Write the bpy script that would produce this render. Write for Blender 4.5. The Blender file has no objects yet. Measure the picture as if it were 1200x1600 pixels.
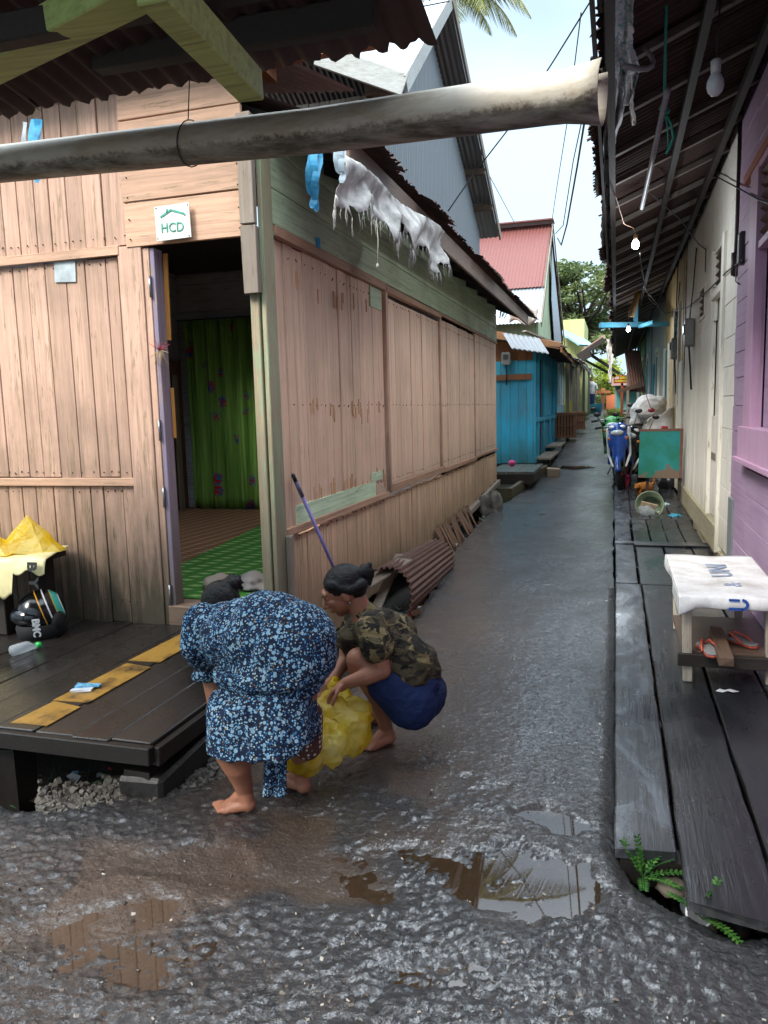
import bpy, bmesh, math, random
import numpy as np
from mathutils import Vector, Matrix, Euler, noise as mnoise
sc = bpy.context.scene
COL = sc.collection
random.seed(7)
rad = math.radians
# ---------------------------------------------------------------- camera
YAW, PITCH, ROLL, FPX, CAMZ = rad(16.885), rad(7.507), -0.027, 1200.0, 1.5
cam = bpy.data.cameras.new('camera'); camo = bpy.data.objects.new('camera', cam); COL.objects.link(camo)
CM = Matrix.Rotation(YAW,3,'Z') @ Matrix.Rotation(math.pi/2-PITCH,3,'X') @ Matrix.Rotation(ROLL,3,'Z')
camo.matrix_world = Matrix.Translation((0,0,CAMZ)) @ CM.to_4x4()
cam.sensor_fit = 'VERTICAL'; cam.sensor_height = 36; cam.lens = FPX/1600*36
cam.clip_end = 2000; cam.clip_start = .05
sc.camera = camo
# ---------------------------------------------------------------- sky, sun, exposure
SUN_EL, SUN_ROT = rad(44), rad(212)
w = bpy.data.worlds.new('World'); sc.world = w; w.use_nodes = True
nt = w.node_tree; nt.nodes.clear()
wo = nt.nodes.new('ShaderNodeOutputWorld'); bg = nt.nodes.new('ShaderNodeBackground')
sky = nt.nodes.new('ShaderNodeTexSky'); sky.sky_type = 'NISHITA'; sky.sun_disc = False
sky.sun_elevation = SUN_EL; sky.sun_rotation = SUN_ROT; sky.air_density = 1.0; sky.dust_density = 2.5
tc = nt.nodes.new('ShaderNodeTexCoord'); mp = nt.nodes.new('ShaderNodeMapping'); mp.inputs['Scale'].default_value = (1,1,2.6)
cn = nt.nodes.new('ShaderNodeTexNoise'); cn.inputs['Scale'].default_value = 1.7; cn.inputs['Detail'].default_value = 6
cr = nt.nodes.new('ShaderNodeValToRGB'); cr.color_ramp.elements[0].position = .34; cr.color_ramp.elements[0].color = (.42,.42,.42,1)
cr.color_ramp.elements[1].position = .62
mx = nt.nodes.new('ShaderNodeMix'); mx.data_type = 'RGBA'
mx.inputs['B'].default_value = (8.1,9.0,9.7,1)      # bright cloud, same units as the physical sky
L = nt.links.new
L(tc.outputs['Generated'], mp.inputs['Vector']); L(mp.outputs['Vector'], cn.inputs['Vector']); L(cn.outputs['Fac'], cr.inputs['Fac'])
L(cr.outputs['Color'], mx.inputs['Factor']); L(sky.outputs['Color'], mx.inputs['A'])
sx = nt.nodes.new('ShaderNodeSeparateXYZ'); L(tc.outputs['Generated'], sx.inputs[0])      # overcast: brighter overhead than low down
el = nt.nodes.new('ShaderNodeValToRGB'); L(sx.outputs['Z'], el.inputs[0]); ez = el.color_ramp.elements
ez[0].position=0; ez[0].color=(.225,.27,.30,1); ez[1].position=1; ez[1].color=(1.5,1.5,1.5,1); e_=ez.new(.45); e_.color=(.245,.285,.312,1); e_=ez.new(.7); e_.color=(1.1,1.1,1.1,1)
mu = nt.nodes.new('ShaderNodeMix'); mu.data_type='RGBA'; mu.blend_type='MULTIPLY'; mu.inputs['Factor'].default_value=1
L(mx.outputs['Result'], mu.inputs['A']); L(el.outputs['Color'], mu.inputs['B']); L(mu.outputs['Result'], bg.inputs['Color'])
bg.inputs['Strength'].default_value = .15; L(bg.outputs['Background'], wo.inputs['Surface'])
sun = bpy.data.lights.new('sun','SUN'); sun.energy = 1.4; sun.angle = rad(20); sun.color = (1,.95,.88)
suno = bpy.data.objects.new('sun', sun); COL.objects.link(suno)
suno.rotation_euler = (math.pi/2-SUN_EL, 0, math.pi-SUN_ROT)
sc.view_settings.view_transform = 'Standard'; sc.view_settings.look = 'None'
sc.view_settings.gamma = 1; sc.view_settings.exposure = 1.72
try: sc.cycles.max_bounces = 8; sc.cycles.diffuse_bounces = 4; sc.cycles.caustics_reflective = False; sc.cycles.caustics_refractive = False
except Exception: pass
# ---------------------------------------------------------------- helpers
def at(px, py, X=None, Y=None, Z=None, D=None):
    """the world point on a given plane (or depth) seen at a spot of the photograph"""
    d = CM @ Vector(((px-600)/FPX, -(py-800)/FPX, -1))
    c = Vector((0,0,CAMZ))
    if D is not None: t = D
    elif X is not None: t = X/d.x
    elif Y is not None: t = Y/d.y
    else: t = (Z-CAMZ)/d.z
    return c + d*t
def gz(y): return float(np.interp(y, [-99,9,12,15,20,30,45,300],[0,0,.06,.22,.58,.95,1.25,1.6]))
class MB:
    def __init__(s): s.v=[]; s.f=[]; s.r=[]; s.sm=[]; s.mi=[]; s.m=0; s.ch=[]
    def add(s, vs, fs, rnd=None, smooth=False):
        o=len(s.v); r=random.random() if rnd is None else rnd; s.ch.append((o,len(s.f)))
        s.v += [tuple(v) for v in vs]
        for f in fs: s.f.append([i+o for i in f]); s.r.append(r); s.sm.append(smooth); s.mi.append(s.m)
        return s
    def box(s, c, size, rot=None, rnd=None, jit=0, taper=1.0):
        hx,hy,hz=[t/2 for t in size]; R=(rot if isinstance(rot,Matrix) else Euler(rot).to_matrix()) if rot is not None else Matrix.Identity(3)
        vs=[]
        for x,y,z in ((-1,-1,-1),(1,-1,-1),(1,1,-1),(-1,1,-1),(-1,-1,1),(1,-1,1),(1,1,1),(-1,1,1)):
            k = taper if z>0 else 1
            p=Vector((x*hx*k+random.uniform(-jit,jit), y*hy*k+random.uniform(-jit,jit), z*hz+random.uniform(-jit,jit)))
            vs.append(R@p+Vector(c))
        return s.add(vs, [(0,3,2,1),(4,5,6,7),(0,1,5,4),(1,2,6,5),(2,3,7,6),(3,0,4,7)], rnd)
    def bb(s, x0,x1,y0,y1,z0,z1, **k): return s.box(((x0+x1)/2,(y0+y1)/2,(z0+z1)/2),(abs(x1-x0),abs(y1-y0),abs(z1-z0)),**k)
    def beam(s, a, b, w, h, up=(0,0,1), **k):
        a=Vector(a); b=Vector(b); d=(b-a); l=d.length; d.normalize()
        x=d.cross(Vector(up)); 
        if x.length<1e-4: x=d.cross(Vector((1,0,0)))
        x.normalize(); z=x.cross(d)
        return s.box((a+b)/2,(w,l,h),Matrix((x,d,z)).transposed(),**k)
    def tube(s, pts, r, seg=8, smooth=True, cap=True, rnd=None):
        pts=[Vector(p) for p in pts]; n=len(pts); rs=r if isinstance(r,(list,tuple)) else [r]*n
        vs=[]; up=None
        for i,p in enumerate(pts):
            d=(pts[min(i+1,n-1)]-pts[max(i-1,0)])
            if d.length<1e-9: d=Vector((0,0,1))
            d.normalize()
            if up is None: up=Vector((0,0,1)) if abs(d.z)<.9 else Vector((1,0,0))
            x=d.cross(up).normalized(); y=x.cross(d).normalized(); up=y
            for k in range(seg):
                a=2*math.pi*k/seg; vs.append(p+x*math.cos(a)*rs[i]+y*math.sin(a)*rs[i])
        fs=[(i*seg+k,i*seg+(k+1)%seg,(i+1)*seg+(k+1)%seg,(i+1)*seg+k) for i in range(n-1) for k in range(seg)]
        if cap: fs += [tuple(range(seg))[::-1], tuple(range((n-1)*seg,n*seg))]
        return s.add(vs,fs,rnd,smooth)
    def ell(s, c, r, rot=None, seg=16, ring=10, rnd=None):
        R=(rot if isinstance(rot,Matrix) else Euler(rot).to_matrix()) if rot is not None else Matrix.Identity(3); c=Vector(c)
        if not hasattr(r,'__len__'): r=(r,r,r)
        vs=[c+R@Vector((0,0,r[2]))]
        for i in range(1,ring):
            t=math.pi*i/ring
            for k in range(seg):
                a=2*math.pi*k/seg; vs.append(c+R@Vector((r[0]*math.sin(t)*math.cos(a),r[1]*math.sin(t)*math.sin(a),r[2]*math.cos(t))))
        vs.append(c+R@Vector((0,0,-r[2])))
        fs=[(0,1+k,1+(k+1)%seg) for k in range(seg)]
        for i in range(ring-2):
            fs+=[(1+i*seg+k,1+(i+1)*seg+k,1+(i+1)*seg+(k+1)%seg,1+i*seg+(k+1)%seg) for k in range(seg)]
        l=len(vs)-1; b=1+(ring-2)*seg
        fs+=[(l,b+(k+1)%seg,b+k) for k in range(seg)]
        return s.add(vs,fs,rnd,True)
    def cap2(s, a, b, ra, rb, seg=14):      # rounded tapered limb
        a=Vector(a); b=Vector(b)
        s.ell(a,ra,seg=seg,ring=8); s.ell(b,rb,seg=seg,ring=8)
        d=(b-a); L_=d.length
        if L_>1e-6: s.tube([a,b],[ra,rb],seg=seg)
        return s
    def lathe(s, prof, seg=20, M=None, smooth=True, cap=False):
        M=M or Matrix.Identity(4); vs=[]
        for r,z in prof:
            for k in range(seg):
                a=2*math.pi*k/seg; vs.append(M@Vector((r*math.cos(a),r*math.sin(a),z)))
        n=len(prof); fs=[(i*seg+k,i*seg+(k+1)%seg,(i+1)*seg+(k+1)%seg,(i+1)*seg+k) for i in range(n-1) for k in range(seg)]
        if cap: fs+=[tuple(range(seg))[::-1],tuple(range((n-1)*seg,n*seg))]
        return s.add(vs,fs,None,smooth)
    def poly(s, pts, **k): return s.add(pts,[tuple(range(len(pts)))],**k)
    def prism(s, pts, ext, **k):            # flat outline given thickness along vector ext
        n=len(pts); e=Vector(ext); a=[Vector(p) for p in pts]
        return s.add(a+[p+e for p in a],[tuple(range(n))[::-1],tuple(range(n,2*n))]+[(i,(i+1)%n,n+(i+1)%n,n+i) for i in range(n)],**k)
    def grid(s, fn, nu, nv, smooth=True, rnd=None):
        vs=[fn(i/nu,j/nv) for j in range(nv+1) for i in range(nu+1)]
        return s.add(vs,[(j*(nu+1)+i,j*(nu+1)+i+1,(j+1)*(nu+1)+i+1,(j+1)*(nu+1)+i) for j in range(nv) for i in range(nu)],rnd,smooth)
    def corr(s, p0, u, v, pitch=.076, amp=.009, ragged=0.0, seed=0, nv=10, sag=0.0, bend=0.0):
        """corrugated sheet: waves run across u, length along v; ragged torn end at v=1"""
        p0=Vector(p0); u=Vector(u); v=Vector(v); n=u.cross(v).normalized(); lu=u.length; lv=v.length
        nu=max(4,int(lu/pitch*6)); rg=random.Random(seed); sheet=.76
        ends=[rg.uniform(-1,1)*ragged for _ in range(int(lu/sheet)+2)]
        fine=[rg.uniform(-1,.2)*ragged*.5 for _ in range(nu+1)]
        def fn(a,b):
            x=a*lu; e=1+(ends[int(x/sheet)]+fine[min(int(a*nu+.5),nu)]*(1 if rg.random()<1 else 0))/lv if b>.999 else 1
            z=math.sin(x/pitch*2*math.pi)*amp - sag*math.sin(math.pi*b) + bend*math.sin(x*1.7+seed)*.5
            return p0+u*a+v*(b*e)+n*z
        return s.grid(fn,nu,nv)
    def each(s, name, mat, parent=None, **k):      # every shape added becomes an object of its own
        out=[]; ends=s.ch[1:]+[(len(s.v),len(s.f))]
        for (a,b),(c,d) in zip(s.ch,ends):
            q=MB(); q.v=s.v[a:c]; q.f=[[i-a for i in f] for f in s.f[b:d]]; q.r=s.r[b:d]; q.sm=s.sm[b:d]; q.mi=s.mi[b:d]
            out.append(q.build(name,mat,parent,**k))
        return out
    def build(s, name, mat, parent=None, loc=None, bevel=0, solid=0, label=None, subsurf=0):
        me=bpy.data.meshes.new(name); pl=Vector((0,0,0))
        if parent is not None: pl=world_loc(parent)
        if loc is None: loc=(0,0,0) if parent is not None else mean_base(s.v)
        base=pl if parent is not None else Vector(loc)
        me.from_pydata([tuple(Vector(v)-base) for v in s.v],[],s.f)
        a=me.attributes.new('rnd','FLOAT','FACE'); a.data.foreach_set('value',s.r)
        me.polygons.foreach_set('use_smooth',s.sm)
        for m in (mat if isinstance(mat,(list,tuple)) else [mat]): me.materials.append(m)
        me.polygons.foreach_set('material_index',s.mi)
        me.update()
        o=bpy.data.objects.new(name,me); COL.objects.link(o)
        if parent is not None: o.parent=parent
        else: o.location=base
        if bevel:
            b=o.modifiers.new('bevel','BEVEL'); b.width=bevel; b.segments=1; b.limit_method='ANGLE'
        if solid:
            b=o.modifiers.new('solid','SOLIDIFY'); b.thickness=solid; b.offset=0
        if subsurf:
            b=o.modifiers.new('sub','SUBSURF'); b.levels=b.render_levels=subsurf
        if label: o['label']=label
        return o
def world_loc(o):
    p=Vector(o.location)
    while o.parent: o=o.parent; p+=Vector(o.location)
    return p
def mean_base(vs):
    a=np.array(vs); return Vector((float(a[:,0].mean()),float(a[:,1].mean()),float(a[:,2].min())))
def tag(o,label,cat,group=None,kind=None):
    o['label']=label; o['category']=cat
    if group: o['group']=group
    if kind: o['kind']=kind
    return o
def thing(name,label,cat,loc=(0,0,0),group=None):
    o=bpy.data.objects.new(name,None); o.empty_display_size=.1; COL.objects.link(o); o.location=loc
    return tag(o,label,cat,group)
def struct(o): o['kind']='structure'; return o
def dup(o,parent=None):
    c=o.copy(); COL.objects.link(c); c.parent=parent
    for ch in list(o.children): dup(ch,c)
    return c
def fuse(mb, name, mat, voxel=.006, smooth=4, parent=None, loc=None, label=None, cat=None, iters_f=.5):
    """merge overlapping solids of mb into one continuous surface"""
    t=mb.build('tmp_fuse',mat,loc=(0,0,0))
    m=t.modifiers.new('r','REMESH'); m.mode='VOXEL'; m.voxel_size=voxel; m.use_smooth_shade=True
    if smooth:
        q=t.modifiers.new('s','SMOOTH'); q.iterations=smooth; q.factor=iters_f
    dg=bpy.context.evaluated_depsgraph_get(); dg.update()
    me=bpy.data.meshes.new_from_object(t.evaluated_get(dg))
    n=len(me.vertices); co=np.empty(n*3); me.vertices.foreach_get('co',co); co=co.reshape(-1,3)
    bpy.data.objects.remove(t,do_unlink=True)
    me.name=name
    base=world_loc(parent) if parent is not None else (Vector(loc) if loc is not None else mean_base(co))
    co-=np.array(base); me.vertices.foreach_set('co',co.ravel()); 
    me.polygons.foreach_set('use_smooth',[True]*len(me.polygons)); me.update()
    o=bpy.data.objects.new(name,me); COL.objects.link(o)
    if parent is not None: o.parent=parent
    else: o.location=base
    if label and cat: tag(o,label,cat)
    return o
# ---------------------------------------------------------------- material helpers
def sr(h):
    h=h.lstrip('#'); c=[int(h[i:i+2],16)/255 for i in (0,2,4)]
    return tuple([(x/12.92 if x<=.04045 else ((x+.055)/1.055)**2.4) for x in c]+[1])
class NT:
    def __init__(s,name):
        s.mat=bpy.data.materials.new(name); s.mat.use_nodes=True; s.t=s.mat.node_tree
        s.b=s.t.nodes['Principled BSDF']; s.out=s.t.nodes['Material Output']
    def n(s,ty,**k):
        o=s.t.nodes.new(ty)
        for a,b in k.items(): setattr(o,a,b)
        return o
    def set(s,sock,v):
        if isinstance(v,bpy.types.NodeSocket): s.t.links.new(v,sock)
        elif v is not None:
            if isinstance(v,(tuple,list)) and len(v)==3 and sock.type=='RGBA': v=tuple(v)+(1,)
            sock.default_value=v
    def pos(s,space='world'):
        if space=='world': return s.n('ShaderNodeNewGeometry').outputs['Position']
        return s.n('ShaderNodeTexCoord').outputs['Object']
    def map(s,v,scale=(1,1,1),loc=(0,0,0),rot=(0,0,0)):
        m=s.n('ShaderNodeMapping'); s.set(m.inputs['Vector'],v); m.inputs['Scale'].default_value=scale
        m.inputs['Location'].default_value=loc; m.inputs['Rotation'].default_value=rot; return m.outputs[0]
    def noise(s,v,scale=5,detail=4,rough=.55,dist=0):
        m=s.n('ShaderNodeTexNoise'); s.set(m.inputs['Vector'],v); m.inputs['Scale'].default_value=scale
        m.inputs['Detail'].default_value=detail; m.inputs['Roughness'].default_value=rough; m.inputs['Distortion'].default_value=dist
        return m.outputs['Fac']
    def vor(s,v,scale=5,out='Distance',feature='F1',rand=1):
        m=s.n('ShaderNodeTexVoronoi',feature=feature); s.set(m.inputs['Vector'],v); m.inputs['Scale'].default_value=scale; m.inputs['Randomness'].default_value=rand
        return m.outputs[out]
    def ramp(s,f,els,interp='LINEAR'):
        m=s.n('ShaderNodeValToRGB'); s.set(m.inputs[0],f); cr=m.color_ramp; cr.interpolation=interp
        while len(cr.elements)<len(els): cr.elements.new(.5)
        for e,(p,c) in zip(cr.elements,els):
            e.position=p; e.color=c if hasattr(c,'__len__') and len(c)==4 else ((c,c,c,1) if not hasattr(c,'__len__') else tuple(c)+(1,))
        return m.outputs[0]
    def mix(s,f,a,b,blend='MIX'):
        m=s.n('ShaderNodeMix',data_type='RGBA',blend_type=blend); s.set(m.inputs[0],f); s.set(m.inputs[6],a); s.set(m.inputs[7],b); return m.outputs[2]
    def ma(s,op,a,b=None,c=None,clamp=False):
        m=s.n('ShaderNodeMath',operation=op,use_clamp=clamp); s.set(m.inputs[0],a); s.set(m.inputs[1],b)
        if c is not None: s.set(m.inputs[2],c)
        return m.outputs[0]
    def vadd(s,a,b,op='ADD'):
        m=s.n('ShaderNodeVectorMath',operation=op); s.set(m.inputs[0],a); s.set(m.inputs[1],b); return m.outputs[0]
    def attr(s,name,out='Fac'): 
        m=s.n('ShaderNodeAttribute'); m.attribute_name=name; return m.outputs[out]
    def sep(s,v):
        m=s.n('ShaderNodeSeparateXYZ'); s.set(m.inputs[0],v); return m.outputs
    def comb(s,x,y,z):
        m=s.n('ShaderNodeCombineXYZ'); s.set(m.inputs[0],x); s.set(m.inputs[1],y); s.set(m.inputs[2],z); return m.outputs[0]
    def sstep(s,v,a,b,o0=0,o1=1):
        m=s.n('ShaderNodeMapRange',interpolation_type='SMOOTHSTEP'); s.set(m.inputs[0],v)
        for i,x in enumerate((a,b,o0,o1)): m.inputs[i+1].default_value=x
        return m.outputs[0]
    def bump(s,h,strength=.3,dist=.01,normal=None):
        m=s.n('ShaderNodeBump'); s.set(m.inputs['Height'],h); m.inputs['Strength'].default_value=strength; m.inputs['Distance'].default_value=dist
        if normal is not None: s.set(m.inputs['Normal'],normal)
        return m.outputs[0]
    def fin(s,col=None,rough=None,bump=None,metal=None,spec=None,**k):
        b=s.b
        if col is not None: s.set(b.inputs['Base Color'],col)
        if rough is not None: s.set(b.inputs['Roughness'],rough)
        if bump is not None: s.set(b.inputs['Normal'],bump)
        if metal is not None: s.set(b.inputs['Metallic'],metal)
        if spec is not None: s.set(b.inputs['Specular IOR Level'],spec)
        for a,v in k.items(): s.set(b.inputs[a.replace('_',' ')],v)
        return s.mat
def ax(axis,a,b): return {'X':(b,a,a),'Y':(a,b,a),'Z':(a,a,b)}[axis]
def paint_wood(name, paint, wood='#6e5c4a', axis='Z', chip=.30, var=.16, rough=.6, space='world', grime=None, gcol='#2e3322', gamt=.8, streak=.35, bumpk=.35, dirtk=.35, dirt='#6a5a48'):
    s=NT(name); p=s.pos(space); r=s.attr('rnd')
    p2=s.vadd(p,s.comb(s.ma('MULTIPLY',r,7.1),s.ma('MULTIPLY',r,3.7),s.ma('MULTIPLY',r,11.3)))
    g=s.noise(s.map(p2,ax(axis,22,.9)),2.2,6,.65,.3)
    fine=s.noise(s.map(p2,ax(axis,90,4)),2,4,.6)
    big=s.noise(p,1.3,5,.6)
    c=s.mix(1,sr(paint),s.ramp(r,[(0,1-var),(1,1+var*.6)]),'MULTIPLY')
    c=s.mix(s.ma('MULTIPLY',s.ramp(g,[(.3,1),(.6,0)]),streak),c,sr(dirt))
    c=s.mix(s.ma('MULTIPLY',s.ramp(big,[(.45,0),(.7,1)]),dirtk),c,sr(dirt))
    chipn=s.noise(s.map(p2,ax(axis,34,2.4)),1.5,8,.72)
    ct=.5+(.5-chip)*.42
    cm=s.ramp(chipn,[(ct-.012,0),(ct+.012,1)])
    drip=s.ramp(s.noise(s.map(p2,ax(axis,17,.45),loc=(3,8,2)),1.5,5,.75),[(.52,0),(.66,1)]); c=s.mix(s.ma('MULTIPLY',drip,.38),c,sr(dirt))
    c=s.mix(cm,c,s.mix(s.ramp(fine,[(.3,0),(.7,1)]),sr(wood),tuple(x*1.7 for x in sr(wood)[:3])+(1,)))
    h=s.ma('ADD',s.ma('MULTIPLY',fine,.4),s.ma('MULTIPLY',g,.6)); h=s.ma('SUBTRACT',h,s.ma('MULTIPLY',cm,.35))
    if grime:
        z=s.sep(s.pos('world'))[2]
        k=s.ma('ADD',s.sstep(z,grime[1],grime[0]),s.ma('MULTIPLY',s.ma('SUBTRACT',s.noise(s.map(p,ax(axis,9,1.2)),1.5,6,.7),.5),1.3))
        k=s.ma('MULTIPLY',k,s.sstep(z,grime[1]*1.6+.1,grime[1]*.7),clamp=True)
        c=s.mix(s.ma('MULTIPLY',k,gamt,clamp=True),c,sr(gcol))
    return s.fin(c,s.ma('ADD',rough-.08,s.ma('MULTIPLY',fine,.2)),s.bump(h,bumpk,.004),spec=.35)
def simple(name,col,rough=.5,metal=0,n=.12,scale=20,spec=.5,bumpk=.0,space='world',**k):
    s=NT(name); p=s.pos(space); a=s.noise(p,scale,5,.6)
    base=sr(col); c=s.mix(1,base,s.ramp(a,[(.25,1-n*2),(.75,1+n)]),'MULTIPLY')
    return s.fin(c,s.ma('ADD',rough-.06,s.ma('MULTIPLY',a,.12)),s.bump(a,bumpk,.01) if bumpk else None,metal,spec,**k)
def metal_sheet(name,col,rust='#4a2c1c',amt=.4,rough=.5,metal=.3,space='world',scale=1.6,stretch=None,rcol2='#6d4026'):
    s=NT(name); p=s.pos(space); q=s.map(p,stretch) if stretch else p
    a=s.noise(q,scale,8,.7); b=s.noise(p,14,5,.65)
    m=s.ramp(s.ma('ADD',s.ma('MULTIPLY',a,.75),s.ma('MULTIPLY',b,.25)),[(1-amt-.12,0),(1-amt+.06,1)])
    c=s.mix(m,s.mix(b,tuple(x*.8 for x in sr(col)[:3])+(1,),sr(col)),s.mix(b,sr(rust),sr(rcol2)))
    return s.fin(c,s.ma('ADD',rough,s.ma('MULTIPLY',m,.3)),s.bump(b,.25,.004),s.ma('MULTIPLY',s.ma('SUBTRACT',1,m),metal))
def cloth(name,col,rough=.85,space='object',weave=500,n=.15,wr=.2,trans=0):
    s=NT(name); p=s.pos(space); a=s.noise(p,9,5,.6); wv=s.noise(p,weave,2)
    c=s.mix(1,sr(col),s.ramp(a,[(.25,1-n*1.6),(.75,1+n)]),'MULTIPLY')
    return s.fin(c,rough,s.bump(s.ma('ADD',a,s.ma('MULTIPLY',wv,.15)),wr,.02),spec=.2)
M={}
M['peach']=paint_wood('peach_paint','#cba58f','#857058','Z',chip=.30,grime=(.22,1.5),gcol='#302e22',gamt=.95,var=.16,streak=.38,dirtk=.5)
M['peach_h']=paint_wood('peach_paint_across','#cda488','#8a745c','X',chip=.26,grime=(-2,-1),var=.10)
M['peach_y']=paint_wood('peach_paint_long','#b58a70','#7a6450','Y',chip=.28,grime=(-2,-1),var=.10)
M['green_h']=paint_wood('green_paint_boards','#c8dab6','#857e68','Y',chip=.22,var=.12,dirtk=.45,dirt='#66705a')
M['post_green']=paint_wood('green_post_paint','#9aa684','#857660','Z',chip=.50,grime=(.2,1.9),gcol='#6a6150')
M['bare']=paint_wood('grey_bare_wood','#8b8175','#5a5046','Z',chip=.3,streak=.5)
M['bare_dark']=paint_wood('dark_bare_wood','#332c27','#241f1b','Y',chip=.3,streak=.5,rough=.65,dirt='#221d18')
M['rafter']=paint_wood('brown_rafter','#5c4636','#3a2c22','X',chip=.3,streak=.5)
M['lilac']=paint_wood('lilac_frame_paint','#8f849c','#857466','Z',chip=.3,grime=(.3,1.2),gcol='#5a5248')
M['beam_green']=paint_wood('lime_beam_paint','#c0d27e','#848a54','X',chip=.22,space='object',dirtk=.35,dirt='#5b6236')
M['blue']=paint_wood('turquoise_wall_paint','#2cb4da','#3a8490','Z',chip=.12,grime=(.3,1.1),gcol='#2c5a4e',gamt=.75,var=.12)
M['blue2']=paint_wood('deep_turquoise_paint','#2396b4','#2c6672','Z',chip=.25,var=.16)
M['white_w']=paint_wood('white_wall_paint','#e4e1d6','#8c8272','Z',chip=.24,grime=(.1,.75),gcol='#7d7a5e',gamt=.55,var=.05,streak=.18,dirtk=.2,dirt='#a79f8c')
M['purple']=paint_wood('purple_wall_paint','#a890a8','#8c748a','Y',chip=.10,var=.05,streak=.2,dirtk=.25,dirt='#7d5c7c')
M['pink']=paint_wood('pink_frame_paint','#bd97b4','#94708c','Z',chip=.08,var=.05,streak=.15,dirtk=.2)
M['tan']=paint_wood('tan_wall_paint','#c9ad78','#8a7756','Z',chip=.2,var=.08)
M['teal']=paint_wood('teal_door_paint','#1b6d66','#2c4c46','Z',chip=.2,var=.08)
M['greyw']=paint_wood('grey_white_wall_paint','#b4b8b6','#6c6a62','Z',chip=.3,var=.08)
M['greenw']=paint_wood('green_wall_paint','#3f8f5e','#3c6448','Z',chip=.2,var=.1)
M['pale_green']=paint_wood('pale_green_wall_paint','#b4cba4','#8a9a7c','Z',chip=.12,var=.05)
M['yellow']=paint_wood('yellow_wall_paint','#c9c04a','#8c8a4a','Z',chip=.2,var=.1)
M['lightblue']=paint_wood('light_blue_wall_paint','#8dbccb','#7a9aa4','Z',chip=.2,var=.1)
M['brown']=paint_wood('brown_interior_wood','#5a4034','#3c2a22','Z',chip=.2)
M['inner']=paint_wood('dark_blue_interior_boards','#46525e','#3c4450','X',chip=.15)
M['under']=paint_wood('black_wet_timber','#1f1b18','#15120f','Y',chip=.3,streak=.5,rough=.45,dirt='#120f0d')
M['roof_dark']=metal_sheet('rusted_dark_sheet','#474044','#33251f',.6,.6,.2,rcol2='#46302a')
M['roof_grey']=metal_sheet('grey_zinc_sheet','#8b8e90','#5b4438',.22,.42,.55)
M['roof_zinc']=metal_sheet('pale_zinc_sheet','#aab2ba','#86644e',.25,.4,.5)
M['roof_red']=metal_sheet('red_oxide_sheet','#7c4a45','#6a4238',.3,.55,.1,rcol2='#a8766c')
M['roof_rust']=metal_sheet('rusty_brown_sheet','#6f4d42','#4a2c22',.5,.5,.2,rcol2='#7d5645')
M['black']=simple('black_plastic','#16171a',.35)
M['rubber']=simple('black_rubber','#111112',.75,n=.2)
M['wire']=simple('black_cable','#1a1a1c',.6)
M['white_pl']=simple('white_plastic','#cfd2d2',.35)
M['grey_pl']=simple('grey_plastic','#8c8e8c',.45)
M['steel']=simple('grey_steel','#8f9194',.3,.9)
# ================================================================ GROUND
def vn(x,y,seed=0):
    xi=np.floor(x).astype(np.int64); yi=np.floor(y).astype(np.int64); fx=x-xi; fy=y-yi
    fx=fx*fx*(3-2*fx); fy=fy*fy*(3-2*fy)
    def h(a,b):
        n=(a*374761393+b*668265263+seed*974634777)&0xffffffff; n=((n^(n>>13))*1274126177)&0xffffffff
        return ((n^(n>>16))&0xffffff)/0xffffff
    return (h(xi,yi)*(1-fx)+h(xi+1,yi)*fx)*(1-fy)+(h(xi,yi+1)*(1-fx)+h(xi+1,yi+1)*fx)*fy
def fbm(x,y,sc_,oc=4,seed=0,g=.5):
    t=0;a=1;s=0
    for i in range(oc): t=t+a*vn(x*sc_*2**i+i*17.3,y*sc_*2**i+i*9.1,seed+i); s+=a; a*=g
    return t/s
def pebbles(x,y,cell,seed=0):
    """rounded stones: height 0..1"""
    gx=x/cell; gy=y/cell; xi=np.floor(gx).astype(np.int64); yi=np.floor(gy).astype(np.int64); best=np.zeros_like(x)
    for dx in (-1,0,1):
        for dy in (-1,0,1):
            a=xi+dx;b=yi+dy
            def h(k):
                n=(a*374761393+b*668265263+(seed+k)*974634777)&0xffffffff; n=((n^(n>>13))*1274126177)&0xffffffff
                return ((n^(n>>16))&0xffffff)/0xffffff
            cx=a+h(1); cy=b+h(2); r=.28+.42*h(3); an=h(4)*3.14
            ux=(gx-cx)*np.cos(an)+(gy-cy)*np.sin(an); uy=-(gx-cx)*np.sin(an)+(gy-cy)*np.cos(an)
            d=np.sqrt(ux**2+(uy*1.5)**2)/r
            best=np.maximum(best,np.sqrt(np.clip(1-d*d,0,1))*r*1.4)
    return best
def XY(px,py,z=0):
    p=at(px,py,Z=z); return (p.x,p.y)
R_EDGE=[XY(961,1290),XY(963,1330),XY(985,1372),XY(1020,1402),XY(1065,1430),XY(1110,1448),XY(1200,1466),(2.6,2.02)]
L_EDGE=[(-3.6,2.18),(-2.6,2.26),XY(60,1262),XY(160,1250),XY(300,1222),(-1.5,2.78),(-1.42,3.6),(-1.34,4.4),(-1.40,5.4),(-1.5,6.6),(-1.62,8),(-1.68,9.6),(-1.7,11)]
XR=[(0,-5,.0)]
def path_l(y): return float(np.interp(y,[4.4,5.4,6.6,8,9.6,11,13,15,18,30,46],[-1.34,-1.40,-1.5,-1.62,-1.68,-1.70,-1.45,-1.28,-1.2,-1.3,-1.6]))
def path_r(y): return float(np.interp(y,[2.3,12,18,30,46],[.0,-.02,-.06,-.2,-.38]))
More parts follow.
